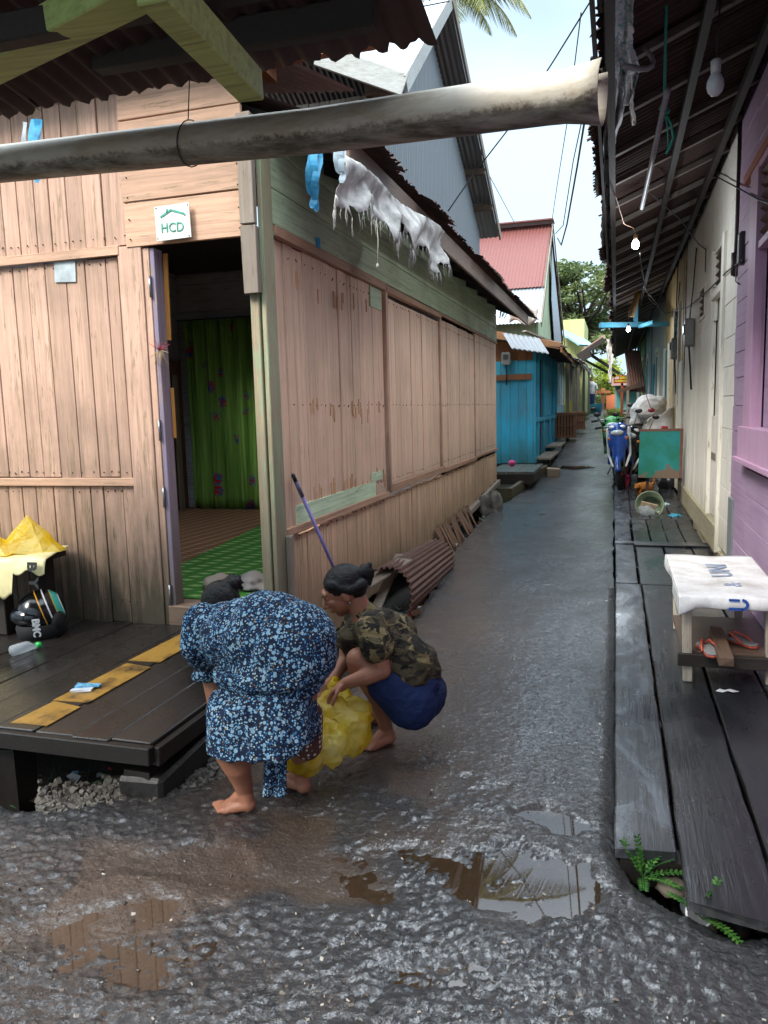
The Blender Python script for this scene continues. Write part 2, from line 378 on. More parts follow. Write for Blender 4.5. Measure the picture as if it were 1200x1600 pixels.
def seg_dist(px,py,poly):
    d=np.full(px.shape,9.0)
    for (ax_,ay),(bx,by) in zip(poly[:-1],poly[1:]):
        vx,vy=bx-ax_,by-ay; t=np.clip(((px-ax_)*vx+(py-ay)*vy)/(vx*vx+vy*vy),0,1)
        d=np.minimum(d,np.hypot(px-ax_-t*vx,py-ay-t*vy))
    return d
def inside(px,py,poly):
    c=np.zeros(px.shape,bool); n=len(poly)
    for i in range(n):
        x1,y1=poly[i]; x2,y2=poly[(i+1)%n]
        k=((y1>py)!=(y2>py))&(px<(x2-x1)*(py-y1)/(y2-y1+1e-12)+x1); c^=k
    return c
def sstep(a,b,x): t=np.clip((x-a)/(b-a),0,1); return t*t*(3-2*t)
PUD=[(-.24,2.27,.25,.18,1.0),(-.68,2.20,.28,.15,.8),(-.40,1.80,.2,.08,.75),(-1.30,1.75,.34,.16,.7),(-1.75,1.50,.36,.16,.3),(-.22,2.66,.13,.06,.8),(-1.05,1.38,.35,.13,.7),(-.75,3.0,.2,.06,.3),(.02,1.62,.22,.07,.5),(-1.35,2.1,.35,.1,.45)]
def near_height(x,y):
    rough=1-sstep(2.6,3.5,y+.25*(x+.8))          # rough broken apron in front, trowelled lane behind
    z=(fbm(x,y,1.6,4,3)-.5)*.022*(.35+.65*rough)
    z+=(fbm(x,y,9,4,11)-.5)*.012*(.30+.9*rough)
    pm=sstep(.46,.56,fbm(x,y,2.1,3,21))*rough
    z+=pebbles(x,y,.033,5)*.0080*(.15+.85*pm)*rough+pebbles(x,y,.019,9)*.0040*(.18+.82*pm*rough)
    z+=(fbm(x,y,55,3,31)-.5)*.0036
    z+=np.sin(y*150+2*fbm(x,y,3,2,8))*.0004*(1-rough)*sstep(-.45,-.1,x)
    for cx,cy,rx,ry,k in PUD:
        wx=x+(fbm(x,y,5,3,91)-.5)*.22; wy=y+(fbm(x,y,5,3,95)-.5)*.22
        q=((wx-cx)/rx)**2+((wy-cy)/ry)**2
        z-=.0150*k*(1-sstep(.45,1.6,q))
    return z,pm*rough
def make_grid_mesh(name,X_,Y_,Z_,keep,mat,extra=None):
    ny,nx=X_.shape
    idx=np.arange(nx*ny).reshape(ny,nx)
    f=np.stack([idx[:-1,:-1],idx[:-1,1:],idx[1:,1:],idx[1:,:-1]],-1).reshape(-1,4)
    kf=keep.ravel()[f].all(1); f=f[kf]
    used=np.unique(f); mp_=np.full(nx*ny,-1); mp_[used]=np.arange(len(used)); f=mp_[f]
    co=np.stack([X_,Y_,Z_],-1).reshape(-1,3)[used]
    me=bpy.data.meshes.new(name); me.vertices.add(len(co)); me.vertices.foreach_set('co',co.ravel())
    me.loops.add(f.size); me.loops.foreach_set('vertex_index',f.ravel().astype(np.int32))
    me.polygons.add(len(f)); me.polygons.foreach_set('loop_start',np.arange(0,f.size,4,dtype=np.int32))
    try: me.polygons.foreach_set('loop_total',np.full(len(f),4,dtype=np.int32))
    except Exception: pass
    me.update(calc_edges=True); me.polygons.foreach_set('use_smooth',[True]*len(f)); me.materials.append(mat); me.validate()
    if extra is not None:
        at_=me.attributes.new('peb','FLOAT','POINT'); at_.data.foreach_set('value',extra.ravel()[used].astype(np.float32))
    o=bpy.data.objects.new(name,me); COL.objects.link(o); return o
# wet concrete
def concrete(name):
    s=NT(name); p=s.pos(); xyz=s.sep(p); x_=xyz[0]
    a=s.noise(p,1.1,6,.62); b=s.noise(p,7,6,.65); c=s.noise(p,60,5,.7)
    f=s.sstep(s.ma('ADD',xyz[1],s.ma('MULTIPLY',s.ma('SUBTRACT',b,.5),1.6)),2.5,3.9)      # 0 on the broken apron, 1 on the trowelled lane
    nf=s.ma('SUBTRACT',1,f)
    vr=s.sep(s.vor(p,75,'Color'))[0]
    col=s.mix(s.ramp(a,[(.35,0),(.65,1)]),sr('#2e2f31'),sr('#222120'))
    col=s.mix(s.ma('MULTIPLY',s.ramp(b,[(.4,0),(.7,1)]),.5),col,sr('#3b3b3d'))
    col=s.mix(1,col,s.ramp(vr,[(0,.8),(.9,1.08),(.975,1.15),(.985,2.4)]),'MULTIPLY')
    col=s.mix(1,col,s.ramp(c,[(.35,.3),(.65,1.6)]),'MULTIPLY')
    mud=s.ma('MULTIPLY',s.ramp(s.noise(s.map(p,loc=(3,1,0)),.9,5,.6),[(.36,0),(.60,1)]),s.sstep(x_,-.2,-1.3))
    mud=s.ma('MULTIPLY',mud,s.sstep(xyz[1],8.5,4.5))
    col=s.mix(s.ma('MULTIPLY',mud,.65),col,sr('#3d2f25'))
    pb=s.attr('peb'); sm=s.ma('MULTIPLY',s.ma('MULTIPLY',s.ma('SUBTRACT',1,pb),s.sstep(x_,.1,-1.0)),nf)
    col=s.mix(s.ma('MULTIPLY',sm,.7),col,s.mix(b,sr('#3c3026'),sr('#5a4a3c'))); col=s.mix(s.ma('MULTIPLY',s.ma('MULTIPLY',pb,.5),nf),col,sr('#25282b'))
    wet=s.ramp(s.noise(s.map(p,loc=(9,4,0)),1.7,6,.7),[(.35,1),(.66,0)])
    rough=s.ma('ADD',.16,s.ma('MULTIPLY',s.ma('SUBTRACT',1,wet),.25)); rough=s.ma('ADD',rough,s.ma('MULTIPLY',c,.15))
    e=s.noise(p,34,6,.75,.6); d=s.vor(p,70)
    h=s.ma('ADD',s.ma('ADD',s.ma('MULTIPLY',e,1.1),s.ma('MULTIPLY',c,.7)),s.ma('MULTIPLY',d,.4)); bm=s.bump(h,.85,.011)
    g1=s.noise(p,62,4,.7,.3); g2=s.noise(p,24,4,.75,.5)
    w1=s.ramp(s.ma('ADD',s.ma('MULTIPLY',g1,.6),s.ma('MULTIPLY',g2,.4)),[(.42,.10),(.53,1)]); w2=s.ramp(g1,[(.44,.12),(.60,.75)])
    big=s.ramp(s.noise(s.map(p,(1.5,.7,1),loc=(1,7,0)),1.5,5,.7,.6),[(.36,.45),(.60,1)])
    cw=s.ma('ADD',s.ma('MULTIPLY',s.ma('MULTIPLY',w1,big),f),s.ma('MULTIPLY',w2,nf))
    s.set(s.b.inputs['Coat Weight'],cw); s.set(s.b.inputs['Coat Roughness'],s.ma('ADD',.07,s.ma('MULTIPLY',f,.05))); s.b.inputs['Coat IOR'].default_value=2.05
    s.set(s.b.inputs['Coat Normal'],s.bump(s.ma('ADD',s.noise(p,42,3,.65,.4),s.ma('MULTIPLY',s.noise(p,140,2),.2)),.8,.0038))
    return s.fin(col,rough,bm,spec=.6)
M['conc']=concrete('wet_concrete'); M['lane']=M['conc']
step=.0105
xs=np.arange(-3.5,1.75,step); ys=np.concatenate([np.arange(.95,3.6,step),np.arange(3.6,6.6,step*1.7)])
X_,Y_=np.meshgrid(xs,ys)
poly=[(-3.6,.6)]+L_EDGE+[(-1.7,12),(0,12)]+R_EDGE+[(2.6,.6)]
jx=X_+(vn(X_*9,Y_*9,77)-.5)*.07; jy=Y_+(vn(X_*9,Y_*9,78)-.5)*.07
wob=np.where(np.abs(X_)<.12,.15,1)
jx=X_+(jx-X_)*wob; jy=Y_+(jy-Y_)*wob
ins=inside(jx,jy,poly)
d=np.minimum(seg_dist(jx,jy,L_EDGE),seg_dist(jx,jy,[(0,12)]+R_EDGE)); d=np.where(ins,d,-d)
H_,PM_=near_height(X_,Y_)
Z_=H_-.012*(1-sstep(0,.07,d))**2-.30*sstep(0,.05,-d)
keep=(d>-.07)
struct(make_grid_mesh('concrete_apron',X_,Y_,Z_,keep,M['conc'],PM_))
# standing water lies level and fills the hollows
s=NT('puddle_water'); s.t.nodes.remove(s.b)
g=s.n('ShaderNodeBsdfGlossy'); g.inputs['Roughness'].default_value=.02; g.inputs['Color'].default_value=(.95,.97,1,1)
t=s.n('ShaderNodeBsdfTransparent'); t.inputs['Color'].default_value=(.62,.52,.40,1)
fr=s.n('ShaderNodeFresnel'); fr.inputs['IOR'].default_value=1.75; ms=s.n('ShaderNodeMixShader')
s.set(fr.inputs['Normal'],s.bump(s.noise(s.pos(),6,2),.02,.02))
dfm=s.n('ShaderNodeBsdfDiffuse'); dfm.inputs[0].default_value=sr('#5c4a38'); mud_=s.n('ShaderNodeMixShader'); mud_.inputs[0].default_value=.30; s.t.links.new(t.outputs[0],mud_.inputs[1]); s.t.links.new(dfm.outputs[0],mud_.inputs[2])
s.t.links.new(fr.outputs[0],ms.inputs[0]); s.t.links.new(mud_.outputs[0],ms.inputs[1]); s.t.links.new(g.outputs[0],ms.inputs[2]); s.t.links.new(ms.outputs[0],s.out.inputs[0])
M['water']=s.mat
for cx,cy,rx,ry,k in [p_ for p_ in PUD[:4]+PUD[5:6]]:
    m=MB(); n=28
    m.poly([(min(cx+rx*1.5*math.cos(2*math.pi*i/n),-.03),cy+ry*1.7*math.sin(2*math.pi*i/n),-.0072-(1-k)*.003) for i in range(n)])
    struct(m.build('puddle',M['water'],loc=(cx,cy,-.006)))
# lane beyond
m=MB()
def lane_fn(a,b):
    y=6.5+(b**1.6)*39.5; l=path_l(y); r=path_r(y)
    e=.02*(vn(np.array([y*4.]),np.array([1.]),5)[0]-.5)*(1 if a in(0,1) else 0)
    x=l+(r-l)*a+e
    return Vector((x,y,gz(y)+(float(vn(np.array([x*2.2]),np.array([y*1.3]),3)[0])-.5)*.016*min(1,(y-6.5)*.5+.2)-(.004 if b==0 else 0)))
m.grid(lane_fn,26,420)
for x0,f_ in ((0,0),(1,1)):
    vs=[];
    for j in range(120):
        y=6.5+((j/119)**1.6)*39.5; x=(path_l(y) if x0==0 else path_r(y)); vs+= [(x,y,gz(y)),(x,y,gz(y)-.25)]
    m.add(vs,[(2*j,2*j+1,2*j+3,2*j+2) for j in range(119)])
struct(m.build('lane',M['lane'],loc=(0,0,0)))
m=MB(); y0=15.8; n=24
m.poly([(-.78+.40*math.cos(2*math.pi*i/n),y0+.22*math.sin(2*math.pi*i/n)*(1+.3*math.sin(5*i)),gz(y0)+.012+ (y0*0)) for i in range(n)])
struct(m.build('puddle',M['water'],loc=(-.78,15.8,gz(15.8))))
# soil under and beside everything
s=NT('wet_dark_soil'); p=s.pos(); a=s.noise(p,3,8,.7); b=s.noise(p,30,6,.7)
M['soil']=s.fin(s.mix(a,sr('#15120f'),sr('#3a3129')),s.ma('ADD',.35,s.ma('MULTIPLY',b,.4)),s.bump(s.ma('ADD',a,s.ma('MULTIPLY',b,.4)),.8,.05))
m=MB()
xs_=[-300,-60,-20]+[-8+i*.5 for i in range(33)]+[20,60,300]; ys_=[-100,-20,-3]+[i*.6 for i in range(0,80)]+[60,100,300,800]
def soil_z(x,y): return gz(y)-.27+(float(vn(np.array([x*2.]),np.array([y*2.]),4)[0])-.5)*.10*(abs(x)<8)
vs=[(x,y,soil_z(x,y)) for y in ys_ for x in xs_]; nx=len(xs_)
m.add(vs,[(j*nx+i,j*nx+i+1,(j+1)*nx+i+1,(j+1)*nx+i) for j in range(len(ys_)-1) for i in range(nx-1)],None,True)
struct(m.build('ground',M['soil'],loc=(0,0,0)))
# crushed stone strip along the deck
s=NT('grey_gravel'); p=s.pos(); r=s.attr('rnd'); M['gravel']=s.fin(s.mix(r,sr('#3c3935'),sr('#6a655c')),.6,s.bump(s.noise(p,80,4),.3,.004))
m=MB(); rg=random.Random(3)
for i in range(2300):
    t=rg.random(); px=60+300*t; base=np.interp(px,[0,60,160,300,360],[1262,1262,1252,1222,1205])
    q=at(px,base+rg.gauss(-4,11),Z=-.02)
    dz=-.02+rg.uniform(-.02,.012); r=rg.uniform(.006,.017)
    m.box((q.x,q.y,dz),(r*2,r*1.5,r*1.2),(rg.random()*3,rg.random()*3,rg.random()*3),jit=r*.3)
tag(m.build('gravel',M['gravel'],loc=(-2,2.4,-.05)),'grey crushed stone heaped along the edge of the wet concrete below the deck','gravel',kind='stuff')
# loose grit and chips on the concrete
m=MB(); rg=random.Random(88)
gx=[];gy=[]
while len(gx)<600:
    px,py=rg.uniform(0,1200),1600-(rg.random()**1.3)*520; q=at(px,py,Z=0)
    if -3<q.x<-.02 and 1.0<q.y<6: gx.append(q.x); gy.append(q.y)
    elif 0<=q.x<1.3 and 1.0<q.y<1.95: gx.append(q.x); gy.append(q.y)
gx=np.array(gx); gy=np.array(gy); gh,_=near_height(gx,gy); ok=inside(gx,gy,poly); ed=np.minimum(seg_dist(gx,gy,L_EDGE),seg_dist(gx,gy,[(0,12)]+R_EDGE))
for x,y,z,o_,e_ in zip(gx,gy,gh,ok,ed):
    if not o_ or e_<.08: continue
    r=rg.choice([.0015,.002,.002,.003,.004,.006]); m.box((x,y,z+r*.2),(r*2,r*1.4,r*.7),(rg.random(),rg.random(),rg.random()*3),jit=r*.25)
s=NT('grit_chips'); r=s.attr('rnd'); M['grit']=s.fin(s.ramp(r,[(0,sr('#2c2824')),(.5,sr('#6a6258')),(.8,sr('#8f887c')),(1,sr('#a8a49a'))]),.5)
tag(m.build('grit',M['grit'],loc=(-1,2,0)),'loose grit and pale chips scattered over the wet concrete','grit',kind='stuff')
# ================================================================ PEACH HOUSE
WX=-1.9; WY=4.03; HF=12.78
ph=thing('wooden_house','peach painted corner house of upright boards with an open doorway and green upper boards','house',(WX-2,WY+3,.0))
def boards(mb,axis,a0,a1,z0,z1,plane,th=.022,w=.14,gap=.006,rg=random.Random(5),out=1,ztop=None,vj=.006,dj=.004,zbot=None):
    """upright boards side by side; axis X: wall at y=plane; axis Y: wall at x=plane; out=+1/-1 side facing out"""
    x=a0
    while x<a1-.02:
        ww=min(w*rg.uniform(.75,1.25),a1-x); 
        if a1-(x+ww)<.05: ww=a1-x
        zt=(ztop(x+ww/2) if ztop else z1)+rg.uniform(-vj,0); zb=(zbot(x+ww/2) if zbot else z0)+rg.uniform(-vj,vj); d=rg.uniform(-dj,dj)
        p0=plane-(th if out>0 else 0)+d; p1=p0+th
        if axis=='X': mb.bb(x+gap/2,x+ww-gap/2,p0,p1,zb,zt,jit=.0012)
        else: mb.bb(p0,p1,x+gap/2,x+ww-gap/2,zb,zt,jit=.0012)
        x+=ww
def planks_h(mb,axis,a0,a1,z0,z1,plane,th=.022,h=.22,gap=.004,rg=random.Random(6),out=1,dj=.004,lap=0):
    z=z0
    while z<z1-.01:
        hh=min(h*rg.uniform(.9,1.1),z1-z); d=rg.uniform(-dj,dj); p0=plane-(th if out>0 else 0)+d; p1=p0+th
        if axis=='X': mb.bb(a0,a1,p0,p1,z+gap/2,z+hh-gap/2,jit=.0012)
        else: mb.bb(p0,p1,a0,a1,z+gap/2,z+hh-gap/2,jit=.0012)
        z+=hh
# front wall (faces the viewer, outer face y=WY)
FX0,FX1=-6.4,-2.82
m=MB(); boards(m,'X',FX0,FX1+.02,.22,1.085,WY,w=.12,out=-1); boards(m,'X',FX0,FX1,1.14,2.44,WY+.004,w=.15,out=-1)
boards(m,'X',FX0,-2.74,2.50,3.55,WY+.003,w=.105,out=-1)
m.build('front_wall',M['peach'],ph,bevel=.0025)
m=MB()
m.bb(FX0,-2.74,WY-.022,WY+.004,1.085,1.135,jit=.002); m.bb(FX0,-2.79,WY-.026,WY+.002,2.445,2.50,jit=.003)
m.each('wall_batten',M['peach_h'],ph,bevel=.003)
m=MB(); m.bb(-2.80,-2.645,WY-.02,WY+.01,.22,2.49,jit=.003); m.bb(-2.645,-2.60,WY-.012,WY+.05,.22,2.47,jit=.003)
m.each('door_post',M['peach'],ph,bevel=.003)
m=MB(); planks_h(m,'X',-2.735,-1.965,2.475,3.5,WY-.03,h=.235,out=-1,gap=.006); m.build('door_header',M['peach_h'],ph,bevel=.003)
m=MB(); m.bb(-2.598,-2.572,WY-.004,WY+.085,.26,2.468,jit=.003); m.build('door_jamb',M['lilac'],ph,bevel=.003)
m=MB(); m.box((-2.555,WY+.085,2.2),(.03,.012,.5),(0,.02,0)); m.box((-2.556,WY+.08,1.52),(.02,.012,.3)); m.each('jamb_strip',paint_wood('orange_strip','#b5792f','#8a5a30'),ph,bevel=.002)
for z in (2.25,1.42,1.02,.42):
    m=MB(); m.bb(-2.603,-2.592,WY-.02,WY-.002,z-.06,z+.06); m.tube([(-2.598,WY-.02,z-.06),(-2.598,WY-.02,z+.06)],.006,6); m.build('hinge',M['steel'],ph)
m=MB()
m.bb(-1.965,-1.905,WY-.03,WY+.05,.2,2.30,jit=.004); m.bb(-1.9,-1.868,WY-.015,WY+.13,.18,3.0,jit=.004)
m.build('corner_post',M['post_green'],ph,bevel=.004)
m=MB(); m.bb(-1.975,-1.885,WY-.075,WY-.032,2.16,2.52,jit=.004); m.bb(-1.972,-1.888,WY-.085,WY-.034,2.525,3.1,jit=.004)
m.bb(-1.868,-1.842,WY+.10,WY+.16,.02,.78,jit=.006)
m.each('corner_board',M['bare'],ph,bevel=.004)
m=MB(); m.bb(-2.62,-1.9,WY-.02,WY+.16,.16,.352,jit=.003); m.build('threshold',paint_wood('threshold_wood','#7a6455','#4a3c32','X',chip=.35),ph,bevel=.006)
# side wall (faces the lane, outer face x=WX)
lowtop=.765
m=MB(); boards(m,'Y',WY+.16,HF,.36,lowtop,WX,w=.115,out=1,zbot=lambda y:float(np.interp(y,[4,8,12.8],[-.08,.05,.30])),vj=.02); m.build('side_wall_lower',paint_wood('peach_lower','#dab291','#7a6a54','Z',chip=.24,grime=(.05,.75),gcol='#5c5036',gamt=.55,var=.1,streak=.5),ph,bevel=.0025)
m=MB()
boards(m,'Y',WY+.14,6.36,.80,2.50,WX+.004,w=.15,out=1,dj=.005); boards(m,'Y',6.44,8.48,.86,2.46,WX+.006,w=.26,out=1); boards(m,'Y',8.54,10.72,.80,2.50,WX+.004,w=.17,out=1); boards(m,'Y',10.74,HF,.80,2.54,WX+.006,w=.2,out=1)
m.build('side_wall',paint_wood('peach_side','#e2ba9f','#8d7866','Z',chip=.20,grime=(.6,1.15),gcol='#8a8074',gamt=.6,var=.08,streak=.22,dirtk=.3),ph,bevel=.0025)
m=MB(); rg=random.Random(12)     # bare splits where nails pulled the paint off
for i in range(46):
    y=rg.uniform(4.35,6.3); z=rg.choice([2.28,1.5,.95])+rg.uniform(-.05,.05); m.bb(WX+.004,WX+.0115,y-.006,y+.006,z-.05*rg.random()-.02,z+.05)
m.each('split_mark',simple('raw_wood','#c79a72',.8),ph)
m=MB()
m.bb(WX,WX+.035,6.36,6.42,.80,2.52,jit=.003); m.bb(WX,WX+.03,8.48,8.53,.84,2.56,jit=.003); m.bb(WX,WX+.024,10.70,10.745,.82,2.52,jit=.003)
m.each('side_post',M['peach'],ph,bevel=.003)
m=MB(); m.bb(WX,WX+.04,WY+.14,6.40,2.50,2.56,jit=.003); m.bb(WX,WX+.045,6.38,8.5,2.49,2.545,jit=.003); m.bb(WX,WX+.03,8.5,HF,2.53,2.56,jit=.003)
m.bb(WX,WX+.028,WY+.15,6.36,.765,.81,jit=.004); m.bb(WX,WX+.038,6.42,8.6,.79,.86,jit=.004); m.bb(WX,WX+.034,8.62,10.75,.78,.83,jit=.004); m.bb(WX,WX+.03,10.76,HF,.80,.84,jit=.004)
m.each('side_batten',M['peach_y'],ph,bevel=.003)
m=MB(); planks_h(m,'Y',WY+.10,HF,2.565,3.15,WX+.016,h=.215,out=1,gap=.010,dj=.006); m.build('upper_boards',M['green_h'],ph,bevel=.003)
m=MB(); m.bb(WX+.0,WX+.014,4.36,6.0,.81,.93); m.bb(WX,WX+.0135,5.9,6.2,.93,1.0);  m.bb(WX,WX+.0135,6.0,6.3,2.33,2.49)
m.each('green_patch',M['green_h'],ph)
m=MB(); m.beam((WX+.03,8.2,.02),(WX+.03,HF+.02,.27),.06,.08,jit=.006); m.build('sill_beam',M['bare'],ph,bevel=.004)
m=MB()
for y in (5.5,7.4,9.4,11.2,12.7): m.bb(WX-.12,WX-.02,y-.05,y+.05,-.3,.36,jit=.006)
for x in (-2.6,-3.6,-4.8): m.bb(x-.05,x+.05,WY+.05,WY+.15,-.3,.24)
m.each('stilt',M['bare_dark'],ph,bevel=.004)
m=MB(); rg=random.Random(77)      # nail heads
for z in (1.05,1.17,2.41,2.55,.36):
    x=-4.6
    while x<-2.66: m.tube([(x,WY+.004,z+rg.uniform(-.012,.012)),(x,WY-.004,z)],.0032,6,cap=True); x+=rg.uniform(.045,.09)
for z in (.74,.90,1.55,2.42): 
    y=4.4
    while y<12.6: m.tube([(WX,y,z+rg.uniform(-.02,.02)),(WX+.011,y,z)],.0035,6,cap=True); y+=rg.uniform(.07,.16)
for x in (-2.70,-2.0):
    for z in (2.52,2.63,2.75,2.86,3.0): m.tube([(x,WY-.03,z),(x,WY-.036,z)],.004,6)
m.build('nail',M['wire'],ph)
# inside
m=MB(); m.bb(-6.4,WX-.03,WY+.07,HF-.1,.28,.345); m.build('floor',M['brown'],ph)
m=MB(); planks_h(m,'X',-5.3,WX-.03,.345,3.2,8.60,h=.3,out=-1); m.bb(-5.3,WX-.03,8.625,8.70,0.2,3.4); m.build('inner_wall',paint_wood('inner_white_boards','#a3aab4','#6c6c70','X',var=.05),ph,bevel=.003)
m=MB(); planks_h(m,'Y',WY+.06,8.58,2.2,3.3,-5.20,h=.25,out=1); m.bb(-5.30,-5.23,WY+.06,8.58,.25,3.3); m.build('inner_side_wall',paint_wood('inner_grey_boards','#8d95a6','#5c5c60','Y',var=.05),ph,bevel=.003)
m=MB(); boards(m,'Y',WY+.5,8.56,.345,2.18,-5.185,w=.2,out=1); m.bb(-5.185,-5.16,5.2,8.5,1.30,1.36); m.bb(-5.185,-5.155,8.2,8.27,.345,2.18);m.build('inner_brown_boards',M['brown'],ph,bevel=.003)
m=MB(); m.bb(-5.16,-5.14,8.30,8.40,.345,2.0); m.build('inner_pale_post',M['bare'],ph)
m=MB(); m.bb(-6.4,WX-.03,6.9,HF-.1,3.22,3.25); m.bb(-6.4,-5.3,WY+.03,8.7,3.30,3.33); m.build('ceiling',M['bare_dark'],ph)
m=MB(); m.bb(-6.5,-6.4,WY,HF,-.1,3.4); m.bb(-6.4,WX-.02,HF-.04,HF,-.0,3.4); m.build('rear_wall',M['peach'],ph)
# roof over the lane side: eave line at x=EX
EX=-1.40; EZ=2.98; SL=.42
def rz(x): return EZ+(EX-x)*SL
m=MB(); k=0
for y in np.arange(4.1,13.0,.74):
    v=Vector((EX+.10-(-5.2),0,0)); L_=5.2+EX+.1
    if k==2: m.corr((-1.95,y,rz(-1.95)+.05),(0,.80,0),(.65,0,-.65*SL),ragged=.06,seed=k,pitch=.076,amp=.010); k+=1; continue      # stretch left out: an added, unseen gap to brighten the front room
    m.corr((-5.2,y,rz(-5.2)+.05+(k%2)*.006),(0,.80,0),(L_,0,-L_*SL),ragged=.06,seed=k,pitch=.076,amp=.010); k+=1
m.build('roof_sheet',M['roof_dark'],ph)
m=MB(); m.bb(EX-.015,EX+.012,4.12,12.9,EZ-.17,EZ-.01,jit=.006); m.each('fascia',M['bare_dark'] if 0 else paint_wood('fascia_wood','#6b564a','#4a3c34','Y',chip=.3,streak=.6),ph,bevel=.004)
m=MB()
for y in np.arange(4.2,12.9,.85): m.beam((EX-.02,y,EZ-.06),(-3.2,y,rz(-3.2)-.05),.045,.09)
for x in (-1.55,-2.1,-2.7): m.beam((x,4.1,rz(x)+.012),(x,12.9,rz(x)+.012),.05,.04)
m.each('rafter',M['bare_dark'],ph)
# roof of the front part
m=MB()
m.corr((-6.5,3.72,3.46),(4.75,0,0.06),(0,1.75,.5),seed=55)
m.build('front_roof_sheet',M['roof_grey'],ph)
m=MB(); m.bb(-6.4,-1.9,WY-.03,WY+.03,3.34,3.44); m.build('wall_plate',M['bare_dark'],ph)
# ---- upper storey of the peach house
G1=Vector((-1.90,7.23,4.48)); G2=Vector((-1.94,9.6,6.30)); G3=Vector((-1.94,13.5,4.36))
m=MB()
a=G1; b=Vector((-5.4,6.45,5.9)); c_=Vector((-5.4,9.6,6.45)); d_=G2
def slab(m,a,b,c,d,pitch=.076,amp=.009):      # a->b along u at the eave, a->d up the slope
    lu=((b-a).length+(c-d).length)/2; nu=int(lu/pitch*6)
    n=(b-a).cross(d-a).normalized()
    def fn(s,t): return (a*(1-s)+b*s)*(1-t)+(d*(1-s)+c*s)*t+n*math.sin(s*lu/pitch*2*math.pi)*amp
    m.grid(fn,nu,4)
slab(m,a,b,c_,d_); m.build('upper_roof_front',M['roof_zinc'],ph)
m=MB(); slab(m,G3,Vector((-5.4,13.5,4.36)),Vector((-5.4,9.6,6.45)),G2); m.build('upper_roof_rear',M['roof_grey'],ph)
m=MB(); m.beam(G1+Vector((.02,0,-.03)),G2+Vector((.02,.06,.0)),.03,.15,jit=.004); m.beam(G1+Vector((.02,-.02,-.05)),a*.55+b*.45+Vector((0,-.03,-.05)),.03,.19,jit=.004); m.build('upper_barge_front',paint_wood('whitewashed_board','#b4b8b4','#8a8378','X',chip=.25,space='object'),ph,bevel=.003)
m=MB(); m.beam(G2+Vector((.03,0,0)),G3+Vector((.03,.0,-.0)),.03,.13,jit=.003); m.build('upper_barge_rear',M['bare'],ph,bevel=.003)
m=MB()
def gtop(y): return float(np.interp(y,[7.23,9.6,13.5],[4.40,6.2,4.3]))-.06
n=0
y=7.35
while y<13.2:
    m.add([(-2.22+.010*math.sin(y/.076*2*math.pi+q),y+q*.012,z) for q in (0,1) for z in (3.3,gtop(y))],[(0,2,3,1)],.5,True); y+=.012
m.build('upper_wall',M['roof_grey'],ph)
m=MB()
for t in (.3,.62,.80): 
    p=G2.lerp(G3,t); m.bb(-2.3,-1.93,p.y-.04,p.y+.04,p.z-.13,p.z-.04)
for t in (.05,.5): 
    p=G1.lerp(G2,t); m.bb(-2.3,-1.93,p.y-.03,p.y+.05,p.z-.13,p.z-.04)
m.each('upper_rafter',M['rafter'],ph,bevel=.003)
m=MB(); boards(m,'X',-5.2,-2.15,3.6,4.5,7.45,out=-1); m.bb(-2.32,-2.16,7.40,7.46,3.4,4.5); m.build('upper_front_wall',M['bare'],ph)
m=MB()
m.corr((-3.7,4.4,3.72),(1.9,0,-.22),(0,1.1,.25),seed=9,ragged=0); m.build('front_roof_patch',M['roof_rust'],ph)
m=MB(); m.bb(-2.12,-2.04,4.35,4.55,3.50,3.58); m.bb(-2.02,-1.96,4.35,4.5,3.46,3.56); m.bb(-1.98,-1.3,4.3,4.36,3.48,3.53); m.each('roof_block',paint_wood('orange_raw_block','#b5703a','#8a5a30',space='object'),ph)

# ================================================================ CANOPY over the viewer (dark sheets, lime beams)
cp=thing('canopy','dark rusty corrugated canopy with lime green beams at the upper left','canopy',(-1.6,1.6,2.5))
m=MB(); k=0
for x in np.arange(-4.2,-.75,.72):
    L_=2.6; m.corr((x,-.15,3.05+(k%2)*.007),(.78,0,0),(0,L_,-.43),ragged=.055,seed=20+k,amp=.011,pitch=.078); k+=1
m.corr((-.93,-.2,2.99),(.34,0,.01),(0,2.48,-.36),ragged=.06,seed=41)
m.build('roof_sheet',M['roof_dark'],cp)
m=MB()
def bm(m,a,b,w,h,**k): m.beam(a,b,w,h,**k)
A=at(-60,122,D=2.35); B=at(225,-30,D=1.75); m.beam(A,B,.10,.07,jit=.003); m.each('beam',M['beam_green'],cp,bevel=.004)
m=MB(); A=at(236,-30,D=1.62); B=at(392,134,D=2.22); m.beam(A,B,.075,.085,jit=.003); m.each('beam',M['beam_green'],cp,bevel=.004)
m=MB(); m.beam(at(150,92,D=2.5),at(586,20,D=2.12),.05,.085,jit=.004); m.beam(at(-40,60,D=2.0),at(560,-60,D=1.8),.05,.07); m.each('purlin',M['bare_dark'],cp,bevel=.004)
m=MB()
for x in (-3.6,): m.bb(x-.05,x+.05,2.1,2.2,-.3,2.7)
m.each('post',M['bare_dark'],cp)
